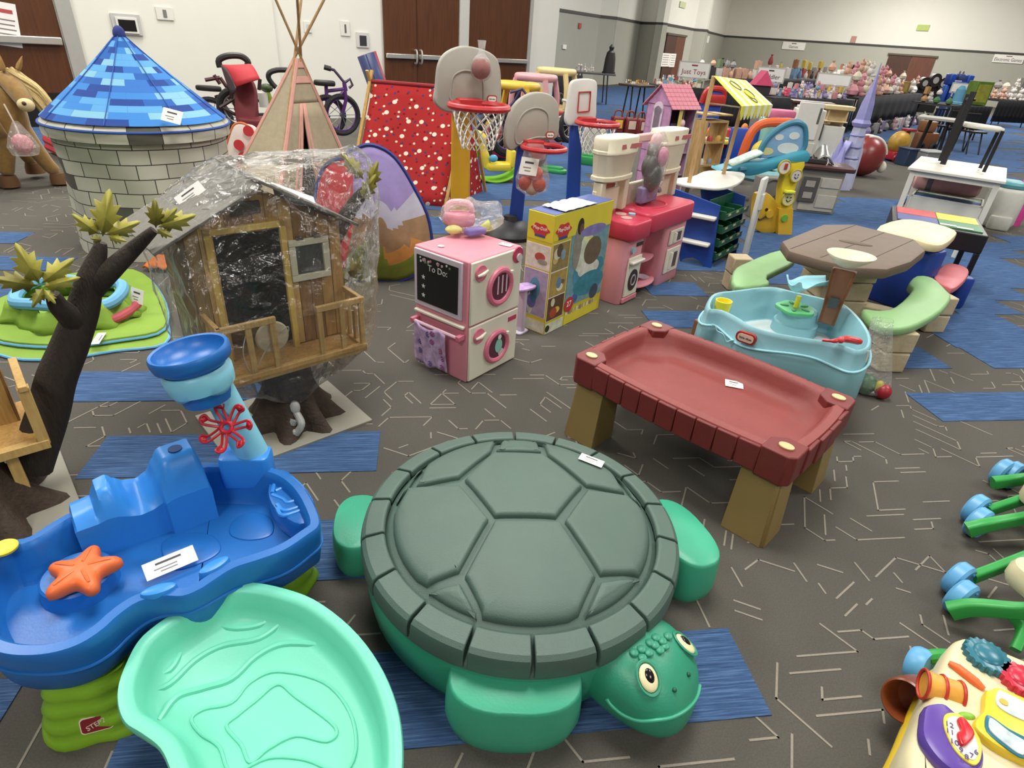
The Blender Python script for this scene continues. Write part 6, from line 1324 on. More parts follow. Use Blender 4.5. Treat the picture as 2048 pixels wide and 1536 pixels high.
uvgrid(lambda u, v: ((R0*.94*(1-v)+.02-.012*math.sin(PI*v))*math.cos(2*PI*u), (R0*.94*(1-v)+.02-.012*math.sin(PI*v))*math.sin(2*PI*u), EV+.03+(apx-EV-.03)*v), 48, 14, 14*.15, 14*.06, 'roof', SHG, cst, angle=60)
MB().torus(R0+.004, .008, 56, 6, Matrix.Translation((0, 0, EV-.004))).build('blue_piping', M('#274f9c', .7, .05), cst)
MB().ball((0, 0, apx), (.035, .035, .05), 10, 8).build('roof_knot', M('#28367a', .8, .1), cst)
def roof_pt(a, v): r = R0*.94*(1-v)+.022-.012*math.sin(PI*v); return (r*math.cos(a), r*math.sin(a), EV+.032+(apx-EV-.03)*v)
for a in [2*PI*k/8+.2 for k in range(8)]: MB().tube([roof_pt(a, k/8) for k in range(9)], .003, 5).build('roof_seam', M('#2c5aa8', .8, .05), cst)
# blue arched doorway
aa = math.atan2(G(385, 420).y-CC.y, G(385, 420).x-CC.x); 
def arch(u, v):
    t = PI*u; ro = .19 if v > .5 else .13; r = .13+.065*v; s_ = r*math.cos(t); z = .33+r*1.15*math.sin(t)*1.0; a = aa+s_/CR; return ((CR+.012)*math.cos(a), (CR+.012)*math.sin(a), z)
MB().grid(arch, 24, 3).build('doorway_arch', M('#27539e', .75, .06), cst, solid=.014)
for s_ in (-1, 1): MB().grid(lambda u, v: ((CR+.012)*math.cos(aa+s_*(.13+.065*v)/CR), (CR+.012)*math.sin(aa+s_*(.13+.065*v)/CR), .33*u), 4, 2).build('doorway_arch', M('#27539e', .75, .06), cst, solid=.014)
MB().grid(lambda u, v: ((CR+.008)*math.cos(aa+(.26*(u-.5))/CR), (CR+.008)*math.sin(aa+(.26*(u-.5))/CR), v*(.33+.15*math.sqrt(max(0, 1-(2*u-1)**2)))), 14, 6).build('doorway_mesh', M('#8a8880', .8, .1), cst, solid=.004)
fl_a = math.atan2(G(200, 450).y-CC.y, G(200, 450).x-CC.x)
MB().tube([((CR+.01)*math.cos(fl_a+.0), (CR+.01)*math.sin(fl_a), EV-.1), ((CR+.012)*math.cos(fl_a+.18), (CR+.012)*math.sin(fl_a+.18), .45), ((CR+.01)*math.cos(fl_a+.3), (CR+.01)*math.sin(fl_a+.3), .03)], .006, 6).build('blue_piping', M('#243a6e', .7, .05), cst)
price_tag('white price tag pinned to the castle tent roof', frame3(D(344, 232, 4.25), (.95, -.1, -.15), (.05, .4, .8)), .12, .075)
# ---- teepee
TF, TLc, TRc = G(553, 440), G(436, 415), G(726, 398); TB = TLc+TRc-TF; TC0 = (TF+TB)/2; AP = D(596, 105, math.hypot(TC0.x, TC0.y)-.1)
tp = thing('teepee_tent', 'beige canvas teepee with pink trim and crossed wooden poles', 'play tent', (TC0.x, TC0.y, 0))
CAN = M('#a79b80', .9, .08, 26, bump=.25, bscale=260, name='canvas'); PKT = M('#d39d8e', .85, .06, 20); STK = wood('#b3905e', '#8f6e44', (20, 20, 3))
sq = .965
def face_pt(a, b, t, s_): return a.lerp(b, t).lerp(AP, s_)
def panel_(P, nm, mt): MB().add(P, [tuple(range(len(P)))]).build(nm, mt, tp, world=True, solid=.006, angle=0)
def tri_sheet(a, b, t0, t1, s0, s1, nm, mt, amp=.012, lift=0, n=8):
    nrm = (b-a).cross(AP-a).normalized(); nrm = nrm if nrm.dot(CAM-a) > 0 else -nrm
    MB().grid(lambda u, v: face_pt(a, b, t0+(t1-t0)*u, s0+(s1-s0)*v)+nrm*(amp*math.sin(9*(t0+(t1-t0)*u)+3*v)*(1-v)+lift), n, 10).build(nm, mt, tp, world=True, solid=.004, angle=60)
tri_sheet(TLc, TF, .0, 1, 0, sq, 'canvas_panel', CAN)
for a, b in ((TLc, TB), (TB, TRc)): tri_sheet(a, b, 0, 1, 0, sq, 'canvas_panel', CAN)
# right-hand face with the door slit: below s=.55 it opens
fT = lambda px: (lambda p: ((p-TF).dot(TRc-TF)/(TRc-TF).length_squared))(G(*px))
t0d, t1d = .24, .50; ts = .36; ss = .70
tri_sheet(TF, TRc, 0, 1, ss, sq, 'canvas_panel', CAN, 0)
def flap(ta0, ta1, tb0, tb1, nm, mt, lift=0):
    nrm = (TRc-TF).cross(AP-TF).normalized(); nrm = nrm if nrm.dot(CAM-TF) > 0 else -nrm
    MB().grid(lambda u, v: face_pt(TF, TRc, (ta0+(tb0-ta0)*u)*(1-v)+(ta1+(tb1-ta1)*u)*v, ss*v)+nrm*(lift+.014*math.sin(10*u)*(1-v)), 8, 8).build(nm, mt, tp, world=True, solid=.004, angle=60)
flap(0, 0, t0d, ts, 'door_flap', CAN); flap(t1d, ts, 1, 1, 'door_flap', CAN)
flap(t0d-.09, ts-.10, t0d, ts, 'door_trim', PKT, .006); flap(t1d, ts, t1d+.09, ts+.10, 'door_trim', PKT, .006)
MB().add([TF.lerp(TRc, .1)+Vector((-.05, .25, 0)), TF.lerp(TRc, .7)+Vector((-.05, .25, 0)), AP+Vector((0, .1, -.5))], [(0, 1, 2)]).build('slit_shade_sheet', M('#4a3f2c', .9, .05), tp, world=True, solid=.004, angle=0)  # dark sheet added behind the door slit, its colour standing in for inside shade
for s0, s1 in ((.82, .86), (.91, .945)): tri_sheet(TF, TRc, 0, 1, s0, s1, 'trim_band', PKT, 0, .006, 4)
for c in (TF, TLc, TRc): 
    a = c.lerp(AP, sq); MB().tube([c, c.lerp(AP, .5), a], [.02, .018, .014], 6).build('edge_trim', PKT, tp, world=True)
for i, c in enumerate((TF, TLc, TRc, TB)):
    e = AP+(AP-c).normalized()*(.5+.03*i)+Vector((.02*(i-1.5), 0, 0)); MB().rod(c+Vector((0, 0, .0)), e, .012, 8, .01).build('pole', STK, tp, world=True)
# ---- red A-frame tent
FBR, BBR, FBL = G(884, 414), G(965, 383), G(704, 398); dw = BBR-FBR; BBL = FBL+dw; 
RDT = bpy.data.materials.new('red_dotted_cloth'); RDT.use_nodes = True; N, L = nt(RDT); p = N['Principled BSDF']; p.inputs['Roughness'].default_value = .8; p.inputs['Specular IOR Level'].default_value = .2
def dots(scale, thr, col, prev, seed):
    v = N.new('ShaderNodeTexVoronoi'); v.voronoi_dimensions = '2D'; v.inputs['Scale'].default_value = scale; v.inputs['Randomness'].default_value = .75; mp = N.new('ShaderNodeMapping'); mp.inputs['Location'].default_value = (seed, seed*.7, 0); L.new(uvn.outputs[0], mp.inputs[0]); L.new(mp.outputs[0], v.inputs['Vector'])
    c = N.new('ShaderNodeMath'); c.operation = 'LESS_THAN'; c.inputs[1].default_value = thr; L.new(v.outputs['Distance'], c.inputs[0]); m = N.new('ShaderNodeMix'); m.data_type = 'RGBA'; L.new(c.outputs[0], m.inputs['Factor']); m.inputs['B'].default_value = lin(col)
    if prev is None: m.inputs['A'].default_value = lin('#a92c2c')
    else: L.new(prev, m.inputs['A'])
    return m.outputs['Result']
uvn = N.new('ShaderNodeUVMap'); v_ = None; q_ = dots(10, .11, '#7a1a22', v_, 3.3); q_ = dots(8, .09, '#4a3a6a', q_, 7.1); q_ = dots(9, .1, '#e3d6bc', q_, 5.2); q_ = dots(6.2, .13, '#e8e0cc', q_, 0); L.new(q_, p.inputs['Base Color'])
mR = (FBR+BBR)/2; mL = (FBL+BBL)/2; RR = Vector((mR.x, mR.y, HZ(880, 172, mR))); RLp = Vector((mL.x, mL.y, HZ(715, 163, mL)))
rz2 = (RR.z+RLp.z)/2; RR.z = RLp.z = rz2; BF = (RR-FBR)
rtt = thing('a_frame_tent', 'red A-frame play tent printed with white dots', 'play tent', ((mR+mL)/2)); 
def quad_uv(a, b, c, d, nm, mt, su, sv, n=12): 
    def f(u, v): 
        p = a.lerp(b, u).lerp(d.lerp(c, u), v); nn = (b-a).cross(d-a).normalized(); return p+nn*(.015*math.sin(PI*v)*math.sin(PI*u*3))
    b_ = MB().grid(f, n, 10)
    for i in range(n+1):
        for j in range(11): b_.uv[i*11+j] = (su*i/n, sv*j/10)
    return b_.build(nm, mt, rtt, world=True, solid=.004, angle=60)
LnT = (FBR-FBL).length
quad_uv(FBL, FBR, RR, RLp, 'cloth_slope', RDT, LnT, 1.2); quad_uv(BBL, BBR, RR, RLp, 'cloth_slope', RDT, LnT, 1.2)
b_ = MB().add([FBR, BBR, RR], [(0, 1, 2)], uv=[(0, 0), (.9, 0), (.45, 1.1)]); b_.build('end_flap', RDT, rtt, world=True, solid=.004, angle=0)
MB().rod(RLp-(RR-RLp)*.02, RR+(RR-RLp)*.03, .018).build('ridge_sleeve', M('#8c2028', .8, .05), rtt, world=True)
for e, f0, b0 in ((RLp, FBL, BBL), (RR, FBR, BBR)):
    off = (RLp-RR).normalized()*(.03 if e is RLp else -.03)
    for c in (f0, b0): MB().bar(c+off, c.lerp(e, 1.09)+off, .03, .018).build('pole', wood('#c49d58', '#a8833f', (30, 30, 3)), rtt, world=True, bevel=.002)
# ---- bright pop-up tent with blue piping
pp0 = G(800, 562); pn = Vector((.25, -.97, 0)).normalized()
def popup(name, label, px, base, nrm, bulge, mats, pick, piping, into=None):
    P = [plane_hit(x, y, base, nrm) for x, y in px]; P = [Vector((p.x, p.y, max(.0, p.z))) for p in P]; P = spline(P, 4); c = sum(P, Vector())/len(P); t = into or thing(name, label, 'play tent', (base.x, base.y, 0)); b = MB(); n = len(P); rings = []
    for k in range(9):
        s_ = 1-k/9*1.0; rings.append([c+(p-c)*s_+nrm*(bulge*(1-s_*s_)) for p in P])
    for i in range(8):
        for j in range(n):
            q = [rings[i][j], rings[i][(j+1) % n], rings[i+1][(j+1) % n], rings[i+1][j]]; b.cur = pick(sum(q, Vector())/4); b.add(q, [(0, 1, 2, 3)])
    b.cur = pick(c); b.add(rings[8], [tuple(range(n))])
    b.build('printed_panel', mats, t, world=True, angle=60, solid=.006, merge=True)
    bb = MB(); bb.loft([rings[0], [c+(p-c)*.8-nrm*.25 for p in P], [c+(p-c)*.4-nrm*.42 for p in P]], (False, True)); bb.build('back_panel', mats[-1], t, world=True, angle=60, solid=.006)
    MB().tube(P, .012, 6, True).build('piping', piping, t, world=True); return t
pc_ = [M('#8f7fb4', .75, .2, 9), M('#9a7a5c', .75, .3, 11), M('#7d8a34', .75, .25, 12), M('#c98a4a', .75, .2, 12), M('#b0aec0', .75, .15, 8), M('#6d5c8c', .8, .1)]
def pick1(p):
    z = p.z+.04*math.sin(p.x*22)
    return 0 if z > .52 else 4 if z > .40 else 1 if z > .26 else 3 if (z > .17 and p.x > -.85) else 2
ptA = popup('popup_tent', 'bright printed pop-up tent with dark blue piping behind the washer', [(672, 560), (676, 420), (690, 318), (715, 296), (748, 291), (790, 316), (830, 380), (858, 445), (860, 525), (806, 560), (762, 582), (715, 578)], pp0, pn, .10, pc_, pick1, M('#1f2f78', .6, .05))
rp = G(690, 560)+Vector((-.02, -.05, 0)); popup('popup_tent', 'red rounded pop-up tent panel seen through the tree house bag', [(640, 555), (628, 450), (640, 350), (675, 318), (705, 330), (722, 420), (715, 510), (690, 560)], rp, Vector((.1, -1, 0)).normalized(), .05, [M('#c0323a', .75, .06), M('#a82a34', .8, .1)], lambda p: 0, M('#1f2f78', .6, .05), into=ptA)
# ---- white tent with red spots
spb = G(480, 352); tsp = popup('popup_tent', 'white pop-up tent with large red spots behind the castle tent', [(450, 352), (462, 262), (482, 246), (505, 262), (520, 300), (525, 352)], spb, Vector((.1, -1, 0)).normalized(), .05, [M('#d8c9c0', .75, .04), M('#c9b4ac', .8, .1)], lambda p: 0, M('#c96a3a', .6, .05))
for x, y, r in ((497, 262, .05), (490, 318, .07), (515, 300, .05), (478, 290, .05)):
    p = plane_hit(x, y, spb+Vector((0, -.07, 0)), (.1, -1, 0)); MB().cyl(r, 0, .006, 20, aim(p, p+Vector((.1, -1, 0)))).build('red_spot', M('#bf3036', .7, .04), tsp, world=True)
# ================================================================== folded green play tent on the floor
gfc = G(165, 655); gf = thing('folded_play_tent', 'folded lime green pop-up tent with light blue rings on floor', 'play tent', gfc)
LG = M('#7d9f34', .75, .08, 9, bump=.2, bscale=40, name='lime_cloth'); LBc = M('#6aaad0', .75, .06, 12); 
for k, (px, z0, z1) in enumerate((([(0, 712), (-60, 650), (10, 600), (120, 566), (240, 556), (318, 590), (333, 640), (330, 690), (230, 705), (110, 722)], .0, .016), ([(-10, 690), (-40, 640), (40, 596), (150, 560), (270, 552), (325, 600), (332, 668), (240, 692), (110, 705)], .02, .045))):
    P = outl(px, 0, 4); P = [(x-gfc.x, y-gfc.y) for x, y in P]; MB().pill(P, z0, z1, .006).build('folded_panel', LG, gf); MB().tube([(x, y, z0+.008) for x, y in offset(P, .002)], .007, 6, True).build('piping', LBc, gf)
rgc = G(148, 612, .08)
def crumple(u, v):
    a = 2*PI*u; r = .24+.07*v; w = .02*math.sin(7*a)+.015*math.sin(13*a+2); return (rgc.x-gfc.x+(r+w)*math.cos(a), rgc.y-gfc.y+(r*.8+w)*math.sin(a), .045+.1*(1-v)+.012*math.sin(9*a+3*v))
MB().grid(crumple, 60, 4).build('gathered_cloth', LG, gf, solid=.008, angle=60)
MB().tube([(rgc.x-gfc.x+.245*math.cos(a), rgc.y-gfc.y+.19*math.sin(a), .15+.015*math.sin(3*a)) for a in [2*PI*k/48 for k in range(48)]], .028, 10, True).build('blue_ring', LBc, gf)
MB().grid(lambda u, v: (rgc.x-gfc.x+.21*v*math.cos(2*PI*u), rgc.y-gfc.y+.16*v*math.sin(2*PI*u), .07+.03*noise.noise(Vector((math.cos(2*PI*u)*v*3, math.sin(2*PI*u)*v*3, 2)))), 32, 6).build('inner_cloth', M('#7a9a3a', .8, .25, 14), gf, angle=60)
MB().tube(spline([G(190, 645, .06), G(225, 640, .07), G(255, 625, .08), G(275, 608, .09)], 5, False), .022, 10).build('pink_roll', M('#b8525c', .75, .08), gf, world=True)
for x, y in ((190, 600), (230, 590), (255, 575), (205, 615)): p = G(x, y, .09); MB().tube(spline([p+Vector((-.08, .04, -.02)), p, p+Vector((.06, -.05, -.02))], 5, False), .018, 8).build('cloth_fold', M('#5f8a24', .8, .1), gf, world=True)
price_tag('white price tag standing on the folded green tent', frame3(D(274, 592, math.hypot(*G(274, 606, .1)[:2])), (.93, -.2, -.15), (-.05, .25, .95)), .075, .075)
price_tag('shredded white tag on the front of the folded green tent', frame3(G(198, 680, .047)+Vector((0, 0, .008)), (.3, -.9, 0), (.9, .3, 0)), .12, .035)
oc_ = G(326, 536); o = MB(); o.grid(lambda u, v: (.14*(u-.5), .18*(v-.5), .03+.05*math.sin(PI*u)*math.sin(PI*v)+.02*noise.noise(Vector((u*5, v*5, 0)))), 10, 10); oo = o.build('orange_cloth', M('#c96a22', .8, .1), None, solid=.01, angle=60); oo.location = oc_; tag(oo, 'crumpled orange cloth on floor left of the tree house', 'cloth')
# ================================================================== plush pony
PD = 6.75; T_ = lambda x, y, k=0: D(x, y, PD+k)
pony = thing('plush_pony', 'large tan plush pony with cream mane at left edge', 'plush animal', (T_(-60, 340).x, T_(-60, 340).y, 0))
J = {'rump': (T_(-230, 215), .2), 'back': (T_(-150, 205), .21), 'chest': (T_(-20, 235), .2), 'front': (T_(8, 228), .17), 'neck': (T_(12, 192), .125), 'poll': (T_(12, 152), .105), 'face': (T_(34, 180, -.1), .085), 'muzzle': (T_(50, 205, -.18), .065), 'nose': (T_(55, 213, -.2), .05),
     'k1': (T_(12, 290), .075), 'h1': (T_(12, 335), .065), 'f1': (T_(14, 352), .06), 's2': (T_(40, 262), .1), 'k2': (T_(72, 300), .07), 'h2': (T_(100, 335), .06), 'f2': (T_(116, 346), .055), 'k3': (T_(-200, 290), .08), 'f3': (T_(-190, 335), .06), 's4': (T_(20, 262, .35), .09), 'k4': (T_(45, 300, .35), .065), 'f4': (T_(66, 326, .35), .055)}
E_ = [('rump', 'back'), ('back', 'chest'), ('chest', 'front'), ('front', 'neck'), ('neck', 'poll'), ('poll', 'face'), ('face', 'muzzle'), ('muzzle', 'nose'), ('front', 'k1'), ('k1', 'h1'), ('h1', 'f1'), ('front', 's2'), ('s2', 'k2'), ('k2', 'h2'), ('h2', 'f2'), ('rump', 'k3'), ('k3', 'f3'), ('chest', 's4'), ('s4', 'k4'), ('k4', 'f4')]
ks = list(J); me = bpy.data.meshes.new('body'); inv = MWI[pony.name]
me.from_pydata([tuple(inv @ J[k][0]) for k in ks], [(ks.index(a), ks.index(b)) for a, b in E_], [])
pb_ = bpy.data.objects.new('body', me); COL.objects.link(pb_); pb_.parent = pony; me.materials.append(M('#8a6a34', .9, .18, 30, bump=.6, bscale=120, sheen=.4, name='plush_tan'))
sk = pb_.modifiers.new('skin', 'SKIN'); sk.use_smooth_shade = True; pb_.modifiers.new('smooth', 'SUBSURF').render_levels = 2
for i, k in enumerate(ks): me.skin_vertices[0].data[i].radius = (J[k][1], J[k][1]); me.skin_vertices[0].data[i].use_root = (k == 'chest')
for x, y, tx_, ty in ((6, 140, 2, 122), (36, 138, 43, 116)): a, b = T_(x, y, -.05), T_(tx_, ty, -.05); MB().lathe([(.035, 0), (.04, .03), (.02, .08), (.003, .11)], 12, aim(a, b) @ Matrix.Diagonal((1, .5, 1, 1))).build('ear', M('#8f6f3a', .9, .15, 30), pony, world=True)
MAN = M('#c9b27a', .9, .15, 50, bump=.8, bscale=90)
rb = random.Random(8)
for k in range(22):
    a = T_(10+rb.random()*26, 134+rb.random()*22, -.03); b = a+Vector((.12+.06*rb.random(), .03, -.1-.08*rb.random())); c = b+Vector((.05, .02, -.12)); MB().tube(spline([a, b, c], 4, False), [.022]*4+[.018]*4+[.006], 6).build('mane_lock', MAN, pony, world=True)
MB().ball(T_(52, 210, -.24), (.062, .055, .05), 14, 10).build('muzzle_patch', M('#cbb98c', .9, .08), pony, world=True); MB().ball(T_(48, 207, -.29), (.018, .012, .016), 10, 8).build('nostril', M('#4a382a', .7, .05), pony, world=True)
for k in ('f1', 'f2', 'f4'): 
    p = J[k][0]; MB().lathe([(.075, 0), (.072, .05), (.06, .09)], 18, Matrix.Translation((p.x, p.y, max(0, p.z-.085)))).build('hoof', M('#6a4a2c', .8, .08), pony, world=True)
hbg = T_(45, 288, -.28); hbt = thing('toy_bag', 'clear bag of pink accessories hanging from the pony neck', 'bag', hbg)
MB().ball((0, 0, 0), (.085, .05, .075), 14, 10).build('pink_toys', M('#c97a84', .4, .35, 40), hbt); MB().tube([T_(8, 208, -.2), T_(28, 245, -.26), hbg+Vector((0, 0, .06))], .006, 6).build('strap', M('#c9b8b0', .7, .05), hbt, world=True); MB().lathe([(.09, -.08), (.11, -.02), (.08, .06), (.02, .17)], 18).build('bag_film', film('pony_bag', .15, .5, scale=30), hbt, angle=0)
sl = [G(100, 296, .05), G(118, 305, .04), G(150, 322, .04), G(200, 335, .05)]; rs = thing('red_sled', 'red foam sled lying on carpet behind the castle tent', 'sled', G(130, 320))
for dz, r in ((.09, .05), (.02, .05)): MB().tube(spline([p+Vector((0, 0, dz)) for p in sl], 5, False), r, 8).build('runner', M('#b22a34', .5, .06), rs, world=True)
# ================================================================== cycles along the wall
def wheel(t, c, r, n, tyre=.035, mt=None, sp=10, rim='#9a9a9c'):
    m = aim(c, c+n); w = MB().torus(r, tyre, 32, 8, m).build('wheel', mt or M('#1d1c1e', .7, .05), t, world=True); inv = MWI[t.name]
    MB().torus(r-tyre*1.1, tyre*.25, 28, 6, inv @ m).build('rim', M(rim, .35, .05, metal=.5), w); MB().cyl(tyre*.8, -.03, .03, 12, inv @ m).build('hub', M('#55555a', .4, .05, metal=.5), w)
    for k in range(sp): a = 2*PI*k/sp; MB().rod((0, 0, 0), ((r-tyre)*math.cos(a), (r-tyre)*math.sin(a), 0), .004, 5).build('spoke', M('#a5a5a8', .3, .05, metal=.6), w); o = [q for q in w.children if q.name.startswith('spoke')][-1]; o.data.transform(inv @ m)
    return w
def tubes(t, nm, lst, r, mt, dist, k=6):
    for pts in lst: MB().tube([D(x, y, dist) for x, y in pts], r, k).build(nm, mt, t, world=True)
DT_ = 8.3; nrm_ = Vector((.1, -1, 0))
tk = thing('push_tricycle', 'red canopy push tricycle with black handle behind the castle tent', 'tricycle', (D(490, 250, DT_).x, D(490, 250, DT_).y, 0)); BKM = M('#1f1c1c', .5, .05); MRN = M('#6a1c24', .6, .08)
MB().tube(spline([D(x, y, DT_) for x, y in ((440, 135), (438, 120), (455, 112), (480, 112), (495, 122), (495, 132))], 4, False), .035, 8).build('push_handle', BKM, tk, world=True)
def canopy(u, v): p = D(440, 130, DT_).lerp(D(494, 130, DT_), u).lerp(D(470, 175, DT_-.25).lerp(D(520, 158, DT_-.3), u), v); return p+Vector((0, -.06*math.sin(PI*u), .06*math.sin(PI*v)))
MB().grid(canopy, 8, 8).build('canopy', M('#b02630', .7, .1), tk, world=True, solid=.01); MB().grid(lambda u, v: Vector(canopy(0, v))+Vector((.02, -.02, -.22*u*math.sin(PI*v))), 4, 8).build('canopy_side', M('#4a3a40', .7, .1), tk, world=True, solid=.01)
tubes(tk, 'frame_tube', [[(455, 170), (470, 210), (488, 245)], [(500, 175), (492, 200)], [(520, 158), (518, 180)], [(440, 215), (480, 190)], [(445, 215), (490, 240)]], .02, M('#3a2426', .5, .05), DT_)
MB().pill(ell(.13, .3, 24, 2.6), -.04, .04, .02, Mx=frame3(D(493, 210, DT_-.1), (1, 0, 0), (.25, .3, 1))).build('seat_back', MRN, tk, world=True, angle=60); sp_ = D(512, 245, DT_-.2); MB().pill(rrect(.34, .32, .08), -.06, .06, .03, Mx=Matrix.Translation(sp_)).build('seat', MRN, tk, world=True, angle=60)
for x, y, r in ((475, 218, .2), (505, 262, .14), (530, 258, .14)): wheel(tk, D(x, y, DT_), r, nrm_, .04, sp=8)
bk0 = thing('bicycle', 'dark maroon bicycle leaning behind the castle roof', 'bicycle', (D(450, 250, 9.0).x, D(450, 250, 9.0).y, 0)); tubes(bk0, 'frame_tube', [[(430, 195), (462, 186)], [(462, 186), (445, 215)], [(430, 195), (445, 215)], [(410, 160), (440, 155)], [(428, 150), (440, 168)], [(440, 155), (462, 186)]], .024, M('#4a2226', .4, .06), 9.0); MB().pill(ell(.16, .07, 20), 0, .06, .02, Mx=Matrix.Translation(D(418, 182, 9.0))).build('saddle', BKM, bk0, world=True)
for x, y in ((425, 240), (478, 235)): wheel(bk0, D(x, y, 9.0), .24, nrm_, .03)
pbk = thing('bicycle', 'purple childrens bicycle behind the teepee', 'bicycle', (D(680, 250, 8.2).x, D(680, 250, 8.2).y, 0)); PUB = M('#5a3072', .35, .08)
tubes(pbk, 'frame_tube', [[(652, 170), (654, 205)], [(656, 204), (676, 196), (688, 182)], [(655, 182), (688, 178)], [(688, 165), (692, 200), (684, 232)], [(654, 205), (650, 228)], [(689, 168), (692, 182)]], .022, PUB, 8.2); tubes(pbk, 'handlebar', [[(650, 135), (668, 140), (678, 152), (686, 162), (690, 165)], [(690, 165), (700, 158), (705, 170), (698, 176)]], .018, M('#3a2a44', .4, .05), 8.2); MB().tube([D(648, 134, 8.2), D(662, 138, 8.2)], .028, 8).build('hand_grip', BKM, pbk, world=True)
MB().pill(ell(.13, .07, 20), -.03, .03, .02, Mx=Matrix.Translation(D(649, 166, 8.2))).build('saddle', BKM, pbk, world=True, angle=60)
for x, y in ((655, 232), (684, 230)): wheel(pbk, D(x, y, 8.2), .21, nrm_+Vector((.7, 0, 0)), .03, rim='#7a4a9a')
scb = thing('push_stroller', 'black loop handle and lime scooter post left of the teepee', 'scooter', (D(545, 260, 8.6).x, D(545, 260, 8.6).y, 0)); MB().tube(spline([D(x, y, 8.6) for x, y in ((575, 140), (555, 140), (540, 145), (537, 155), (545, 168), (552, 175))], 4, False), .03, 8).build('loop_handle', BKM, scb, world=True); MB().tube([D(533, 178, 8.6), D(540, 196, 8.6), D(545, 262, 8.6)], .028, 8).build('post', M('#8fa83a', .5, .05), scb, world=True); MB().ball(D(533, 176, 8.6), (.08, .05, .05), 10, 8).build('bell', M('#3f4f2c', .5, .1), scb, world=True); MB().tube([D(515, 201, 8.6), D(545, 200, 8.6)], .02, 8).build('crossbar', BKM, scb, world=True); MB().cyl(.06, 0, .16, 12, Matrix.Translation(D(529, 214, 8.6))).build('white_cup', M('#d8d6ce', .5, .03), scb, world=True); wheel(scb, D(545, 268, 8.6), .12, nrm_, .03, sp=6)
rm = thing('rolled_mat', 'blue and red rolled mat standing against the wall', 'mat', (on_wall(745, 160, .4).x, on_wall(745, 160, .4).y, 0)); m0, m1 = D(757, 175, 9.6), D(733, 108, 9.6); m0 = m0+(m0-m1)*1.0
for k, (a0_, a1_, c) in enumerate(((0, 1.0, '#1f2c5a'), (1.0, 2.2, '#8c2636'), (2.2, 3.6, '#1f2c5a'), (3.6, 4.6, '#1f2c5a'), (4.6, 2*PI, '#8c2636'))): MB().lathe([(.13, 0), (.13, (m1-m0).length)], 8, aim(m0, m1) @ Matrix.Rotation(2.6, 4, 'Z'), a0=a0_, a1=a1_).build('mat_stripe', M(c, .5, .08), rm, world=True, solid=.01)
MB().cyl(.125, 0, (m1-m0).length-.004, 24, aim(m0, m1)).build('mat_core', M('#2a3a4a', .7, .05), rm, world=True)
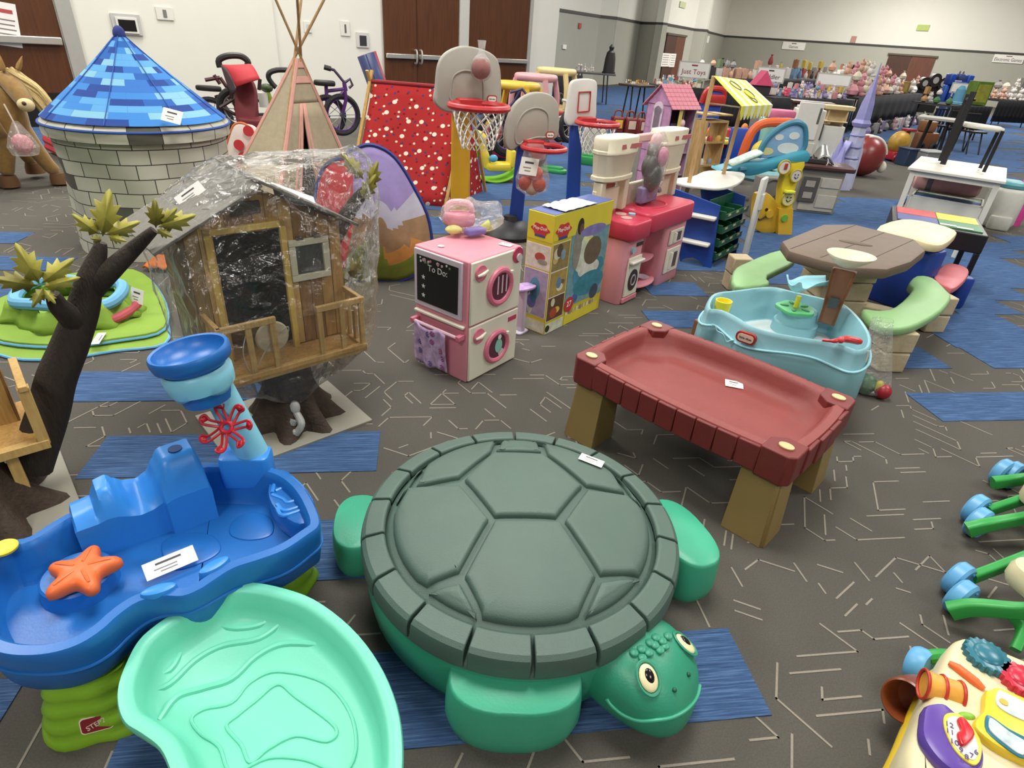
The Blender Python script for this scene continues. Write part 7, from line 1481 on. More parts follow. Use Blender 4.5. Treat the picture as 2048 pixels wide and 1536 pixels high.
# ================================================================== basketball sets
def hoop(label, base, dist, bpx, nrm, bmat, post_px, pmat, rim_c, rim_r, rim_mat, ring_n=26, net=True, foot=None, inner=None, logo=None, th=.05):
    nrm = Vector(nrm).normalized(); b0 = D(*base, dist); t = thing('basketball_hoop', label, 'basketball hoop', (b0.x, b0.y, 0))
    P = [plane_hit(x, y, b0, nrm) for x, y in bpx]; c = sum(P, Vector())/len(P); xa = Vector((-nrm.y, nrm.x, 0)); fm = Matrix(((xa.x, 0, nrm.x, c.x), (xa.y, 0, nrm.y, c.y), (0, 1, nrm.z, c.z), (0, 0, 0, 1)))
    Q = [((p-c).dot(xa), p.z-c.z) for p in P]; Q = [(v.x, v.y) for v in spline([Vector((a, d, 0)) for a, d in Q], 4)]; Q = Q if area2(Q) > 0 else Q[::-1]
    MB().pill(Q, -th, .0, .012, Mx=fm).build('backboard', bmat, t, world=True, angle=50)
    if inner:
        I = [(x*inner[0], y*inner[0]+inner[1]) for x, y in Q]; MB().tube([(x, y, .002) for x, y in I], .006, 6, True, fm).build('backboard_moulding', bmat, t, world=True)
    w = [D(x, y, dist+.06) for x, y in post_px]; pb = Vector((w[1].x, w[1].y, 0)) if foot is None else w[1]
    R = []
    for p, s_ in ((pb, 1.15), (w[0], 1.0)): R.append([(p.x+x*s_, p.y+y*s_, p.z) for x, y in rrect(*post_px_w, .02)])
    MB().loft(R).build('post', pmat, t, world=True)
    rc = plane_hit(*rim_c, b0+nrm*(rim_r+.05), nrm); pts = [rc+xa*(rim_r*math.cos(a))+nrm*(rim_r*math.sin(a)) for a in [2*PI*k/ring_n for k in range(ring_n)]]
    MB().tube(pts, rim_r*.11, 8, True).build('rim', rim_mat, t, world=True); MB().box((0, 0, 0), (rim_r*.9, .06, .08), Mx=Matrix(((xa.x, 0, nrm.x, (rc-nrm*rim_r).x), (xa.y, 0, nrm.y, (rc-nrm*rim_r).y), (0, 1, 0, rc.z), (0, 0, 0, 1)))).build('rim_bracket', rim_mat, t, world=True, bevel=.008)
    if net:
        nn = 14; mt = M('#d9d6cf', .8, .05)
        for s_ in (-1, 1):
            b = MB()
            for k in range(nn):
                L_ = []
                for i in range(9):
                    v = i/8; r = rim_r*(.95-.4*v); a = 2*PI*k/nn+s_*v*1.5; L_.append(rc+xa*(r*math.cos(a))+nrm*(r*math.sin(a))+Vector((0, 0, -v*rim_r*1.35)))
                b.tube(L_, .0045, 4)
            b.build('net', mt, t, world=True)
    if logo:
        lp = plane_hit(*logo, b0+nrm*.004, nrm); lm = Matrix(((xa.x, 0, nrm.x, lp.x), (xa.y, 0, nrm.y, lp.y), (0, 1, nrm.z, lp.z), (0, 0, 0, 1)))
        g = MB().prism(rrect(.075, .05, .018), 0, .004, lm).build('maker_badge', M('#a2342c', .5, .03), t, world=True); MB().prism(rrect(.062, .034, .014), .004, .006, MWI[t.name] @ lm).build('badge_face', M('#e6ded2', .5, .02), g); tx = text('lettering', 'little tikes', .012, M('#2b1a18', .5, 0), None, Matrix.Identity(4), world=False); tx.data.transform(MWI[t.name] @ lm @ Matrix.Translation((0, 0, .0075))); tx.parent = g
    return t, b0, nrm, xa
BGREY = M('#a5a196', .5, .04, 8, bump=.08, bscale=160); HRED = M('#b82a2e', .4, .05, 8)
post_px_w = (.13, .09); h1, hb1, hn1, hx1 = hoop('tall hoop with grey backboard, yellow post and white net', (915, 220), 4.7, [(872, 175), (876, 135), (886, 112), (905, 98), (930, 92), (960, 97), (985, 108), (998, 125), (1003, 160), (999, 222), (960, 222), (900, 225), (878, 215), (869, 200)], (.42, -.9, 0), BGREY, [(922, 212), (920, 470)], M('#d0a028', .42, .05, 8), (958, 213), .2, HRED, inner=(.5, -.05), logo=(984, 198))
b1 = plane_hit(962, 137, hb1+hn1*.1, hn1); bl1 = thing('basketball', 'dark red ball in clear wrap on the tall backboard', 'ball', b1); MB().ball((0, 0, 0), .068, 20, 14).build('ball', M('#8c3a30', .5, .08, 60), bl1); f = MB().ball((0, 0, .0), (.076, .076, .085), 18, 12); f.v = [v*(1+.08*noise.noise(v*40)) for v in f.v]; f.build('bag_film', film('ball_wrap', .1, .5, scale=60), bl1, angle=0); MB().lathe([(.05, .06), (.02, .1), (.03, .17)], 12, cap=(False, False)).build('bag_neck', film('ball_wrap2', .2, .5, scale=60), bl1, angle=0)
post_px_w = (.10, .09); h2, hb2, hn2, hx2 = hoop('low grey hoop on a blue post with round black foot', (1050, 285), 4.85, [(1012, 290), (1013, 255), (1024, 222), (1042, 198), (1070, 185), (1098, 188), (1114, 202), (1119, 225), (1115, 275), (1080, 280), (1040, 292), (1025, 302)], (.5, -.87, 0), BGREY, [(1047, 290), (1030, 452)], M('#1f3f94', .4, .05, 8), (1088, 296), .16, HRED, inner=(.62, -.03), net=False, foot=1, logo=(1100, 270))
fb_ = G(1018, 470); MB().lathe([(.22, 0), (.225, .03), (.2, .07), (.12, .11), (.06, .13), (.05, .16)], 32, Matrix.Translation((fb_.x, fb_.y, 0))).build('round_foot', M('#1b1b1d', .5, .06), h2, world=True)
bb_ = plane_hit(1065, 362, hb2+hn2*.2, hn2); bbt = thing('ball_bag', 'clear bag of orange balls and tag hanging on the low hoop', 'bag', bb_)
for x, z, c in ((-.05, -.02, '#c4442e'), (.05, -.02, '#bb3c2c'), (.02, .06, '#c9483a'), (.0, -.05, '#d9b49a')): MB().ball((x, -.02*(x > 0), z), .055, 16, 10).build('ball', M(c, .45, .06), bbt)
MB().lathe([(.04, -.11), (.12, -.06), (.13, .02), (.1, .12), (.08, .22), (.06, .26)], 20, Matrix.Diagonal((1, .7, 1, 1))).build('bag_film', film('ball_bag_film', .12, .5, scale=30), bbt, angle=0)
price_tag('large white card tag on the bag of orange balls', Matrix.Translation(plane_hit(1058, 333, hb2+hn2*.28, hn2)) @ Matrix(((hx2.x, 0, hn2.x, 0), (hx2.y, 0, hn2.y, 0), (0, 1, hn2.z, 0), (0, 0, 0, 1))) @ Matrix.Rotation(-.15, 4, 'Z'), .15, .12)
post_px_w = (.12, .10); h3, hb3, hn3, hx3 = hoop('small white hoop with red square on a dark blue post', (1160, 240), 6.1, [(1132, 240), (1136, 210), (1141, 175), (1147, 162), (1165, 158), (1186, 159), (1195, 168), (1194, 200), (1190, 240), (1160, 245), (1140, 252)], (.45, -.9, 0), M('#d6d4cc', .45, .03, 8), [(1152, 250), (1146, 400)], M('#1a3f8c', .4, .05, 8), (1195, 247), .19, HRED, net=True)
sq_ = [plane_hit(x, y, hb3+hn3*.004, hn3) for x, y in ((1158, 184), (1181, 183), (1178, 222), (1155, 224))]
for i in range(4): MB().bar(sq_[i], sq_[(i+1) % 4], .022, .006).build('red_square', M('#b3343a', .5, .04), h3, world=True)
# ================================================================== things farther back
def low(px, dist=None): p = G(*px) if dist is None else D(*px, dist); return Vector((p.x, p.y, 0))
# ---- ride-on cars
def coupe(label, px, dist, roof, body, rz, s_=1.0):
    c = low(px, dist); t = thing('ride_on_car', label, 'toy car', c, rz, 'ride-on cars behind the hoops'); rm_, bm_ = M(roof, .42, .05, 8), M(body, .42, .05, 8)
    MB().pill(rrect(.75*s_, .42*s_, .12*s_), .08, .42*s_, .05).build('body', bm_, t, angle=60)
    MB().pill(rrect(.5*s_, .4*s_, .14*s_), .78*s_, .86*s_, .035).build('roof', rm_, t, angle=60)
    for x, y in ((.2, .16), (.2, -.16), (-.2, .16), (-.2, -.16)): MB().tube(spline([(x*s_*1.15, y*s_*1.1, .4*s_), (x*s_*1.15, y*s_*1.1, .6*s_), (x*s_*.95, y*s_, .8*s_)], 4, False), .035*s_, 8).build('pillar', rm_, t)
    for x in (.25, -.25):
        for y in (.2, -.2): MB().torus(.07, .04, 18, 8, Matrix.Translation((x*s_, y*s_, .11)) @ Matrix.Rotation(PI/2, 4, 'X')).build('wheel', M('#1f1e20', .6, .05), t)
    MB().torus(.08*s_, .015, 18, 6, Matrix.Translation((.12*s_, 0, .5*s_)) @ Matrix.Rotation(1.0, 4, 'Y')).build('steering_wheel', M('#2a2a2c', .5, .05), t)
    return t
coupe('yellow roofed red ride-on car right of tall hoop', (1025, 300), 8.0, '#d8b234', '#a02a30', -.4, 1.1); coupe('pink roofed ride-on car between the yellow and tan ones', (1062, 285), 9.3, '#cf9a9c', '#c2808c', -.4, 1.15); coupe('tan roofed ride-on car beside the black draped table', (1100, 285), 10.6, '#d3bd84', '#b89a62', -.4, 1.2)
# ---- small cycles behind the hoops
b3 = thing('bicycle', 'small bicycle with large black wheel and purple rim behind tall hoop', 'bicycle', low((1005, 300), 7.4)); wheel(b3, D(1015, 268, 7.4), .21, Vector((.6, -.8, 0)), .04, rim='#6a6aa0'); wheel(b3, D(985, 262, 7.6), .19, Vector((.6, -.8, 0)), .04); tubes(b3, 'frame_tube', [[(985, 262), (1000, 235), (1015, 268)], [(1000, 235), (1030, 200)], [(1020, 185), (1045, 178), (1052, 188)], [(1030, 200), (1040, 182)]], .016, M('#3a2f5a', .4, .05), 7.4)
b4 = thing('tricycle', 'white and red tricycle behind the small white hoop', 'tricycle', low((1140, 275), 7.6)); wheel(b4, D(1142, 250, 7.6), .17, Vector((.7, -.7, 0)), .03, rim='#d8d6d0'); wheel(b4, D(1120, 262, 7.8), .1, Vector((.7, -.7, 0)), .03); tubes(b4, 'frame_tube', [[(1142, 250), (1138, 225), (1132, 205)], [(1138, 228), (1118, 235), (1120, 262)], [(1124, 200), (1142, 204)]], .018, M('#c9c7c4', .4, .05), 7.6); MB().pill(ell(.1, .06, 16), -.02, .03, .015, Mx=Matrix.Translation(D(1122, 228, 7.7))).build('saddle', M('#9c2a34', .5, .05), b4, world=True)
# ---- lime rocker
rk = G(985, 362); rkt = thing('rocker_toy', 'lime and yellow animal rocker seat right of the tall hoop post', 'rocker', rk, .35)
def rock(u, v): a = -1.0+2.0*u; return (.34*math.sin(a)*1.05, (v-.5)*.28*(1-.3*abs(a)), .30-.30*math.cos(a)+.03*abs(v-.5))
MB().grid(rock, 18, 6).build('rocker_base', M('#7cc22e', .4, .05, 8), rkt, solid=.02); MB().pill(rrect(.3, .2, .06), .12, .2, .03, Mx=Matrix.Translation((.06, 0, 0))).build('seat', M('#d8c63a', .4, .05, 8), rkt); MB().pill(rrect(.06, .22, .03), .16, .34, .02, Mx=Matrix.Translation((.2, 0, 0)) @ Matrix.Rotation(.0, 4, 'Y')).build('backrest', M('#d8c63a', .4, .05), rkt)
MB().tube(spline([(-.06, 0, .16), (-.12, 0, .32), (-.14, 0, .44), (-.22, 0, .48)], 5, False), [.05]*5+[.04]*5+[.055]*5+[.035], 12).build('animal_neck', M('#d9c84a', .4, .05), rkt); MB().pill(rrect(.12, .1, .03), .24, .36, .02, Mx=Matrix.Translation((-.24, .02, 0))).build('foot_guard', M('#7cc22e', .4, .05), rkt); MB().ball((-.02, -.06, .25), (.05, .03, .04), 12, 8).build('blue_rattle', M('#4fa6cf', .4, .05), rkt)
for i, (px, w, lab) in enumerate((((1105, 345), .22, 'flat green plastic slide piece lying on carpet'), ((1185, 330), .26, 'green plastic base of a toy slide behind the cream hutch'))):
    c = low(px); t = thing('toy_slide', lab, 'toy slide', c, -.3); MB().pill(rrect(w*1.6, w*.7, .06), 0, .05+.06*i, .02).build('base', M('#2f9450', .42, .05, 8), t); MB().pill(rrect(w*1.2, w*.35, .04), .04+.06*i, .08+.06*i, .015).build('tread', M('#3aa35c', .42, .05, 8), t)
    if i: MB().pill(rrect(.28, .1, .04), .1, .45, .02, Mx=Matrix.Translation((-.05, .1, 0))).build('side_wall', M('#b7b5ae', .45, .05), t); MB().tube([( .08, .0, .1), (.1, .0, .4)], .05, 8).build('yellow_post', M('#d6cf8a', .45, .05), t)
# ---- pink dollhouse
dh0 = G(1310, 398); dA_ = math.radians(35); dh = thing('dollhouse', 'tall pink dollhouse with shingled roof and arched window', 'dollhouse', dh0, dA_); ud = Vector((math.cos(dA_), math.sin(dA_), 0)); vd = Vector((-ud.y, ud.x, 0)); ff = Face(dh0, vd); fo2 = Face(dh0, ud)
LIL = M('#b183a8', .55, .18, 16, name='lilac_board'); zE = ff.uv(1328, 205)[1]; zR = ff.uv(1300, 172)[1]; Wg = .34; Dg = .36; zE = HZ(1330, 210, dh0); zR = HZ(1318, 172, dh0)
P = [(0, .0), (Wg, 0), (Wg, zE), (Wg/2, zR), (0, zE)]
ff.poly(dh, 'gable_wall', P, -.012, LIL, 0, raw=True); 
far_ = Face(dh0+ud*Dg, vd); far_.poly(dh, 'gable_wall', P, -.012, LIL, 0, raw=True)
Face(dh0+vd*Wg, ud).plate(dh, 'rear_wall', Dg/2, zE/2, Dg, zE, .01, M('#9a7690', .6, .1), 0)
nfl = 4
for k in range(nfl+1): MB().box((Dg/2, Wg/2, .01+(zE-.02)*k/nfl), (Dg, Wg, .012)).build('floor_board', M('#5a2f28' if k > 2 else '#a58a90', .5, .1), dh)
for k in range(1, nfl): MB().box((Dg*(.5+.1*(k % 2)), Wg*.5, (zE)*(k+.5)/nfl), (.01, Wg*.9, zE/nfl-.02)).build('inner_wall', M('#8a6f7c', .6, .2), dh)
uw, vw = ff.uv(1308, 215); uw = Wg*.5; vw = zE*.84
ff.plate(dh, 'window_frame', uw, vw, .13, .22, .012, M('#cfc0cc', .5, .04), 0, .004); ff.plate(dh, 'window_pane', uw, vw, .08, .16, .004, M('#7a6a78', .4, .2), .012); ff.disc(dh, 'window_arch', uw, vw+.1, .065, .012, M('#cfc0cc', .5, .04), 0); ff.disc(dh, 'window_pane', uw, vw+.085, .04, .004, M('#7a6a78', .4, .2), .0125)
RFP = M('#cf7f8e', .5, .06, 12)
for s_ in (-1, 1):
    ins = []
    for r in range(6):
        for c in range(7):
            t0 = r/6; y = Wg/2-s_*(Wg/2+.05)*(t0+1/12); z = zR+.012-(zR-zE+.05)*(t0+1/12); x = -.03+(Dg+.06)*(c+.5)/7
            o = MB().box((0, 0, 0), ((Dg+.06)/7-.003, (Wg/2+.05)/6*1.25, .01)).build('shingle', RFP, dh, bevel=.002) if not ins else ins[0].copy()
            if ins: COL.objects.link(o)
            ins.append(o); o.location = (x, y, z+.004); o.rotation_euler = (s_*math.atan2(zR-zE+.05, Wg/2+.05)+.06*s_, 0, 0)
fo2.plate(dh, 'yellow_slip', Dg*.35, zE*.88, .05, .22, .004, M('#d9c56a', .6, .05), .02); fo2.plate(dh, 'open_edge', Dg*.99, zE*.5, .012, zE, .012, M('#bcbac0', .5, .05), 0); MB().ball((Dg*.5, -.01, zE*.82), (.035, .03, .04), 12, 8).build('doll', M('#dcb4b8', .5, .1), dh); MB().box((Dg*.55, .05, zE*.9), (.09, .04, .1)).build('doll_cupboard', M('#2f262c', .5, .1), dh)
for k in range(8): MB().box((Dg*(.2+.6*((k*37) % 10)/10), .06+.02*(k % 3), .04+zE*(k//2)/nfl*.98), (.07, .05, .06+.03*(k % 3))).build('doll_furniture', M(['#8a4a52', '#c9b4b8', '#6a5a78', '#a86a5c'][k % 4], .5, .1), dh, bevel=.004)
# wooden dolls furniture behind
wk = low((1392, 372)); wkt = thing('toy_shelf', 'light wooden toy house shelf beside the pink dollhouse', 'toy shelf', wk, .6); WDN = wood('#bfa06a', '#a1824c', (20, 20, 3))
for z in (.0, .25, .5, .72): MB().box((.0, 0, z+.01), (.34, .25, .02)).build('shelf_board', WDN, wkt)
for x in (-.17, .17): MB().box((x, 0, .37), (.02, .25, .74)).build('side_board', WDN, wkt)
for s_ in (-1, 1): MB().box((s_*.09, 0, .80), (.24, .27, .015), Mx=Matrix.Translation((0, 0, 0)) @ Matrix.Rotation(0, 4, 'Y')).build('roof_board', WDN, wkt); 
for k in range(4): MB().lathe([(.03, 0), (.035, .03), (.02, .06)], 12, Matrix.Translation((-.1+.07*k, -.08, .27+.25*(k % 2)))).build('toy_cup', M(['#d9d4cc', '#b04a44', '#8a8a92', '#c9a44a'][k], .4, .05), wkt)
# ---- blue high-back toy seat and activity tables
sb = low((1398, 322)); sbt = thing('toy_armchair', 'tall blue and red toy seat behind the awning post', 'toy seat', sb, .3); DB = M('#2448a4', .42, .05, 8)
MB().pill(rrect(.3, .14, .05), 0, .95, .05).build('backrest', DB, sbt, angle=60); MB().pill(rrect(.3, .4, .06), .2, .42, .04, Mx=Matrix.Translation((0, -.2, 0))).build('seat', DB, sbt, angle=60); MB().tube(spline([(-.17, -.02, .78), (-.12, -.04, .95), (.12, -.04, .95), (.17, -.02, .78)], 5, False), .04, 8).build('red_headrest', M('#b8302c', .4, .05), sbt); MB().pill(rrect(.3, .1, .04), .75, .9, .03, Mx=Matrix.Translation((0, -.06, 0))).build('red_pad', M('#b8302c', .4, .05), sbt)
for i, (px, lab, tc, ac) in enumerate((((1425, 352), 'yellow topped activity table with blue legs by the awning posts', '#d6c24a', '#b8c88a'), ((1490, 340), 'green and orange activity table behind the learning house', '#a9bb5a', '#d9763a'))):
    c = low(px); t = thing('activity_table', lab, 'activity table', c, .3); h = .46; MB().pill(rrect(.44, .34, .08), h-.05, h, .02).build('table_top', M(tc, .42, .05, 8), t); MB().pill(rrect(.2, .16, .05), h, h+.02, .008).build('play_panel', M(ac, .42, .1, 14), t)
    for x in (-1, 1):
        for y in (-1, 1): MB().rod((x*.22, y*.17, 0), (x*.15, y*.11, h-.04), .035, 10).build('leg', DB, t)
    MB().pill(rrect(.3, .22, .05), h-.1, h-.05, .015).build('red_underside', M('#9c2430', .42, .05), t); MB().ball((-.14, .05, h+.07), (.05, .04, .07), 12, 8).build('toy_knob', M('#d97a2c', .4, .05), t); MB().lathe([(.03, h), (.04, h+.1), (.02, h+.12)], 12, Matrix.Translation((.12, .06, 0))).build('toy_peg', M('#b8343c', .4, .05), t)
for i, (px, lab) in enumerate((((1470, 310), 'left one of two upright blue toy chairs behind the awning'), ((1510, 318), 'right one of two upright blue toy chairs behind the awning'))):
    c = low(px, 8.5+.35*i); t = thing('toy_chair', lab, 'toy chair', c, -.2+.5*i); MB().pill(rrect(.24, .06, .02), .25, .62, .02).build('backrest', DB, t, angle=60); MB().pill(rrect(.26, .26, .05), .2, .26, .02, Mx=Matrix.Translation((0, -.12, 0))).build('seat', DB, t)
    for x in (-1, 1):
        for y in (0, -1): MB().rod((x*.11, y*.22, 0), (x*.1, y*.2, .2), .02, 8).build('leg', DB, t)
# ---- baby learning house with blue hood
lh0 = G(1508, 462); LHA = math.radians(10); lh = thing('learning_house', 'yellow and blue baby learning house with smiling faces and cloud hood', 'toy house', lh0, LHA); fh2 = Face(lh0, (math.cos(LHA), math.sin(LHA), 0)); LY = M('#cfa52a', .42, .05, 8); LYb = M('#d8c22e', .42, .05, 8); LTE = M('#3f93a8', .42, .05, 8); LTd = M('#3a7a92', .42, .05, 8)
fh2.poly(lh, 'smiling_mailbox', [(1503, 455), (1503, 392), (1515, 382), (1530, 384), (1545, 398), (1550, 415), (1550, 460)], .06, LY, 0, 3, r=.015)
fh2.poly(lh, 'yellow_column', [(1552, 462), (1553, 380), (1560, 350), (1558, 332), (1545, 320), (1600, 318), (1592, 345), (1580, 380), (1575, 425), (1570, 462)], .1, LYb, -.02, 2, r=.012); fh2.poly(lh, 'door_panel', [(1545, 464), (1547, 412), (1575, 412), (1572, 464)], .12, LY, -.02)
for (x, y, r, c, eye_) in ((1557, 330, .055, '#d9d4c4', 0), (1580, 347, .05, '#c9c6be', 1), (1565, 392, .06, '#d6d092', 1)):
    u, v = fh2.uv(x, y); d = fh2.disc(lh, 'face_plate', u, v, r, .02, M(c, .4, .04), .085); fh2.ring(lh, 'face_ring', u, v, r, .008, M('#b9a23a', .4, .05), .1)
    if eye_:
        for s_ in (-1, 1): fh2.disc(lh, 'eye', u+s_*r*.28, v+r*.2, r*.1, .004, M('#2a241e', .5, .02), .106, par=d, n=10)
        MB().tube(spline([fh2.m @ Vector((u-r*.35, v-r*.15, .108)), fh2.m @ Vector((u, v-r*.42, .108)), fh2.m @ Vector((u+r*.35, v-r*.15, .108))], 4, False), r*.06, 6).build('mouth', M('#2a241e', .5, .02), lh, world=True)
    else: fh2.plate(lh, 'red_hand', u+.008, v+.008, .03, .05, .006, M('#a8382e', .5, .04), .106, .004, d)
fh2.plate(lh, 'lime_cap', *fh2.uv(1566, 378), .09, .025, .05, M('#d8dc3a', .4, .05), .085, .006); fh2.disc(lh, 'green_button', *fh2.uv(1557, 430), .03, .012, M('#6aa83a', .4, .05), .1)
u, v = fh2.uv(1518, 420)
for s_ in (-1, 1): fh2.disc(lh, 'eye', u+s_*.035, v+.02, .014, .004, M('#2a1c10', .5, .02), .061)
MB().tube(spline([fh2.m @ Vector((u-.06, v-.03, .064)), fh2.m @ Vector((u-.01, v-.07, .066)), fh2.m @ Vector((u+.05, v-.04, .064))], 4, False), .007, 6).build('mouth', M('#3a2412', .5, .02), lh, world=True); fh2.disc(lh, 'nose', u+.07, v-.015, .035, .03, LY, .05)
# teal tray and hood: loft of curves in depth
fb2 = Face(lh0+fh2.n*-.02, fh2.d); fh2.poly(lh, 'teal_tray', [(1432, 340), (1460, 330), (1490, 322), (1520, 322), (1560, 312), (1608, 300), (1606, 322), (1560, 330), (1510, 346), (1480, 348)], .2, LTE, -.12, 2, r=.02)
hood = [(1518, 316), (1532, 285), (1555, 262), (1580, 248), (1600, 246), (1612, 258), (1612, 290), (1603, 306), (1570, 312)]
fh2.poly(lh, 'cloud_hood', hood, .05, M('#7fa6c8', .45, .1, 12), -.06, 3, r=.012); P = [fh2.m @ Vector((*fh2.uv(*p), -.02)) for p in hood[:-1]]; MB().tube(spline(P, 4, False), .026, 10).build('hood_rim', LTd, lh, world=True)
for x, y, w, h in ((1577, 297, .10, .045), (1590, 272, .05, .03), (1535, 303, .06, .03), (1560, 275, .04, .025)): u, v = fh2.uv(x, y); fh2.disc(lh, 'cloud_print', u, v, w, .004, M('#cfd4cf' if x != 1535 else '#c9c48a', .5, .05), -.012, h, n=16)
MB().grid(lambda u, v: fh2.m @ Vector((*fh2.uv(1458+62*u, 331-26*u-3*math.sin(PI*v)), -.1+.16*v)), 10, 6).build('printed_blanket', M('#b9cfc6', .6, .3, 20), lh, world=True, solid=.02, angle=60)
MB().tube([fh2.m @ Vector((*fh2.uv(1470, 335), .09)), fh2.m @ Vector((*fh2.uv(1482, 334), .09))], .022, 8).build('tray_handle', LTd, lh, world=True)
wp0 = low((1487, 517)); wpn = thing('toy_door', 'tall white plastic panel leaning behind the market stand', 'panel', wp0, math.radians(60)); hz_ = HZ(1505, 352, wp0); MB().pill(rrect(.16, .03, .012), 0, hz_, .008, bot=True).build('board', M('#cfcfc8', .45, .03), wpn); MB().box((0, -.018, hz_*.4), (.015, .012, hz_*.75)).build('rib', M('#c2c2bc', .45, .03), wpn); MB().box((0, -.02, hz_*.72), (.06, .02, .12)).build('grip', M('#d8d8d2', .45, .03), wpn, bevel=.005)
gp0 = low((1525, 440)); gpl = thing('grey_bin', 'dark grey fabric bin behind the smiling mailbox', 'bin', gp0+Vector((.02, .12, 0)), .1); MB().pill(rrect(.28, .16, .03), 0, HZ(1525, 355, gp0), .01).build('bin_body', M('#6a6862', .8, .1), gpl); MB().torus(.08, .006, 20, 6, Matrix.Translation((0, -.085, .3)) @ Matrix.Rotation(PI/2, 4, 'X')).build('bin_handle', M('#4a4844', .8, .05), gpl)
# ---- orange arch baby seat with yellow bird
ba = low((1535, 300), 7.3); bat = thing('baby_jumper', 'baby activity seat with orange arch and yellow bird face', 'baby seat', ba, .1); hh_ = HZ(1530, 240, ba)
MB().lathe([(.25, .25), (.29, .28), (.29, .33), (.22, .36), (.17, .33)], 28, cap=(False, False)).build('seat_ring', M('#7ab0b4', .45, .08), bat, solid=.01)
MB().tube(spline([(-.32, -.1, .34), (-.26, -.12, hh_-.08), (0, -.12, hh_), (.26, -.12, hh_-.06), (.34, -.1, .34)], 6, False), .045, 10).build('orange_arch', M('#d9622e', .42, .05), bat)
MB().ball((-.16, -.2, .55), (.11, .07, .11), 16, 12).build('bird_head', M('#d9c23a', .45, .05), bat); MB().ball((-.16, -.27, .57), (.03, .015, .03), 10, 8).build('bird_eye', M('#241f1c', .3, .02), bat); MB().lathe([(.045, 0), (.003, .1)], 10, Matrix.Translation((-.08, -.22, .52)) @ Matrix.Rotation(1.3, 4, 'Y')).build('beak', M('#c9bfae', .45, .05), bat)
for a in (.5, 2.6, 4.2, 5.6): MB().rod((.28*math.cos(a), .28*math.sin(a), 0), (.26*math.cos(a), .26*math.sin(a), .28), .025, 8).build('leg', M('#d8d6ce', .45, .03), bat)
tl_ = low((1545, 285), 8.9); tlp = thing('toy_laptop', 'mint toy register with pink top behind the baby seat', 'toy register', tl_, .1); zL = HZ(1545, 235, tl_); MB().pill(rrect(.42, .3, .06), 0, zL, .03).build('body', M('#7fb0a4', .45, .05), tlp); MB().pill(ell(.2, .12, 24), zL, zL+.1, .03).build('pink_top', M('#cf6a8e', .45, .05), tlp)
for s_ in (-1, 1): MB().cyl(.02, 0, .01, 10, Matrix.Translation((s_*.05+.08, -.155, zL-.08)) @ Matrix.Rotation(PI/2, 4, 'X')).build('eye', M('#1f1c1c', .4, .02), tlp)
# ---- white, tan and grey toy kitchens
def kitchen(label, base, rz, w, d, h, mt, parts):
    c = low(base); t = thing('toy_kitchen', label, 'toy kitchen', c, rz); MB().box((0, d/2, h/2), (w, d, h)).build('cabinet', mt, t, bevel=.015)
    for nm, (x, y, z), s_, m in parts: MB().box((x, y, z), s_).build(nm, m, t, bevel=.008)
    return t
WH2 = M('#d2d1c8', .45, .04, 8); TAN2 = M('#cdb88a', .45, .06, 8); GRY = M('#8f8b7e', .45, .05, 8); DKG = M('#4c4944', .45, .06, 8); BRC = M('#4a2c26', .35, .06, 8)
k1 = low((1590, 372), 7.4); h1_ = HZ(1592, 218, k1)
kitchen('tall white toy fridge behind the blue hood', (1592, 330), -.2, .42, .26, HZ(1595, 216, low((1592, 330))), WH2, [('door_panel', (-.02, -.01, .62), (.34, .03, .5), M('#dad9d2', .4, .03)), ('handle_slot', (.12, -.02, .7), (.035, .02, .22), M('#5a5954', .5, .05)), ('top_block', (-.1, .1, HZ(1595, 216, low((1592, 330)))+.015), (.18, .16, .05), WH2), ('lower_panel', (0, -.01, .2), (.34, .03, .26), M('#c6c5bc', .4, .03))])
hT = HZ(1640, 205, low((1648, 320))); kitchen('tan and white toy kitchen tower behind the workbench', (1648, 320), -.2, .34, .22, hT*.62, WH2, [('tan_hood', (0, .1, hT-.05), (.44, .26, .06), TAN2), ('tan_back', (0, .18, hT*.8), (.32, .05, hT*.36), TAN2), ('tan_shelf', (0, .08, hT*.7), (.34, .2, .02), TAN2), ('post', (-.14, .02, hT*.84), (.025, .025, hT*.28), TAN2), ('post', (.14, .02, hT*.84), (.025, .025, hT*.28), TAN2), ('faucet', (-.1, .03, hT*.68), (.05, .08, .06), M('#9a8a6c', .4, .1)), ('dark_panel', (-.18, -.01, hT*.5), (.05, .02, .25), DKG)])
kitchen('brown topped long counter under the far table edge', (1600, 300), -.2, .6, .3, HZ(1595, 200, low((1600, 300)))*.96, M('#4a3a34', .5, .1), [('counter_top', (0, .12, HZ(1595, 200, low((1600, 300)))*.97), (.7, .4, .04), BRC)])
gk0 = G(1655, 430); gkA = math.radians(-8); gk = thing('toy_workbench', 'grey toy grill kitchen with dark brown counter and oven door', 'toy kitchen', gk0, gkA); ug = Vector((math.cos(gkA), math.sin(gkA), 0)); fg = Face(gk0, ug); gw = .44; gz = fg.uv(1668, 342)[1]
MB().box((-.17, .13, gz/2), (gw, .26, gz)).build('cabinet', GRY, gk, bevel=.015); fgl = Face(gk0, ug)
fgl.plate(gk, 'cabinet_face', -.15, gz*.45, gw*.8, gz*.78, .012, M('#a39e90', .45, .06), 0, .006); dr = fgl.plate(gk, 'oven_door', -.27, gz*.55, .17, gz*.58, .02, DKG, .01, .006)
for v in (.68, .42): fgl.plate(gk, 'oven_window', -.27, gz*v, .09, gz*.14, .004, M('#99948a', .3, .1), .03, 0, dr)
for v, h in ((.72, .22), (.3, .3)): fgl.plate(gk, 'cupboard_door', -.07, gz*v, .19, gz*h, .01, M('#a9a498', .45, .08), .01, .004)
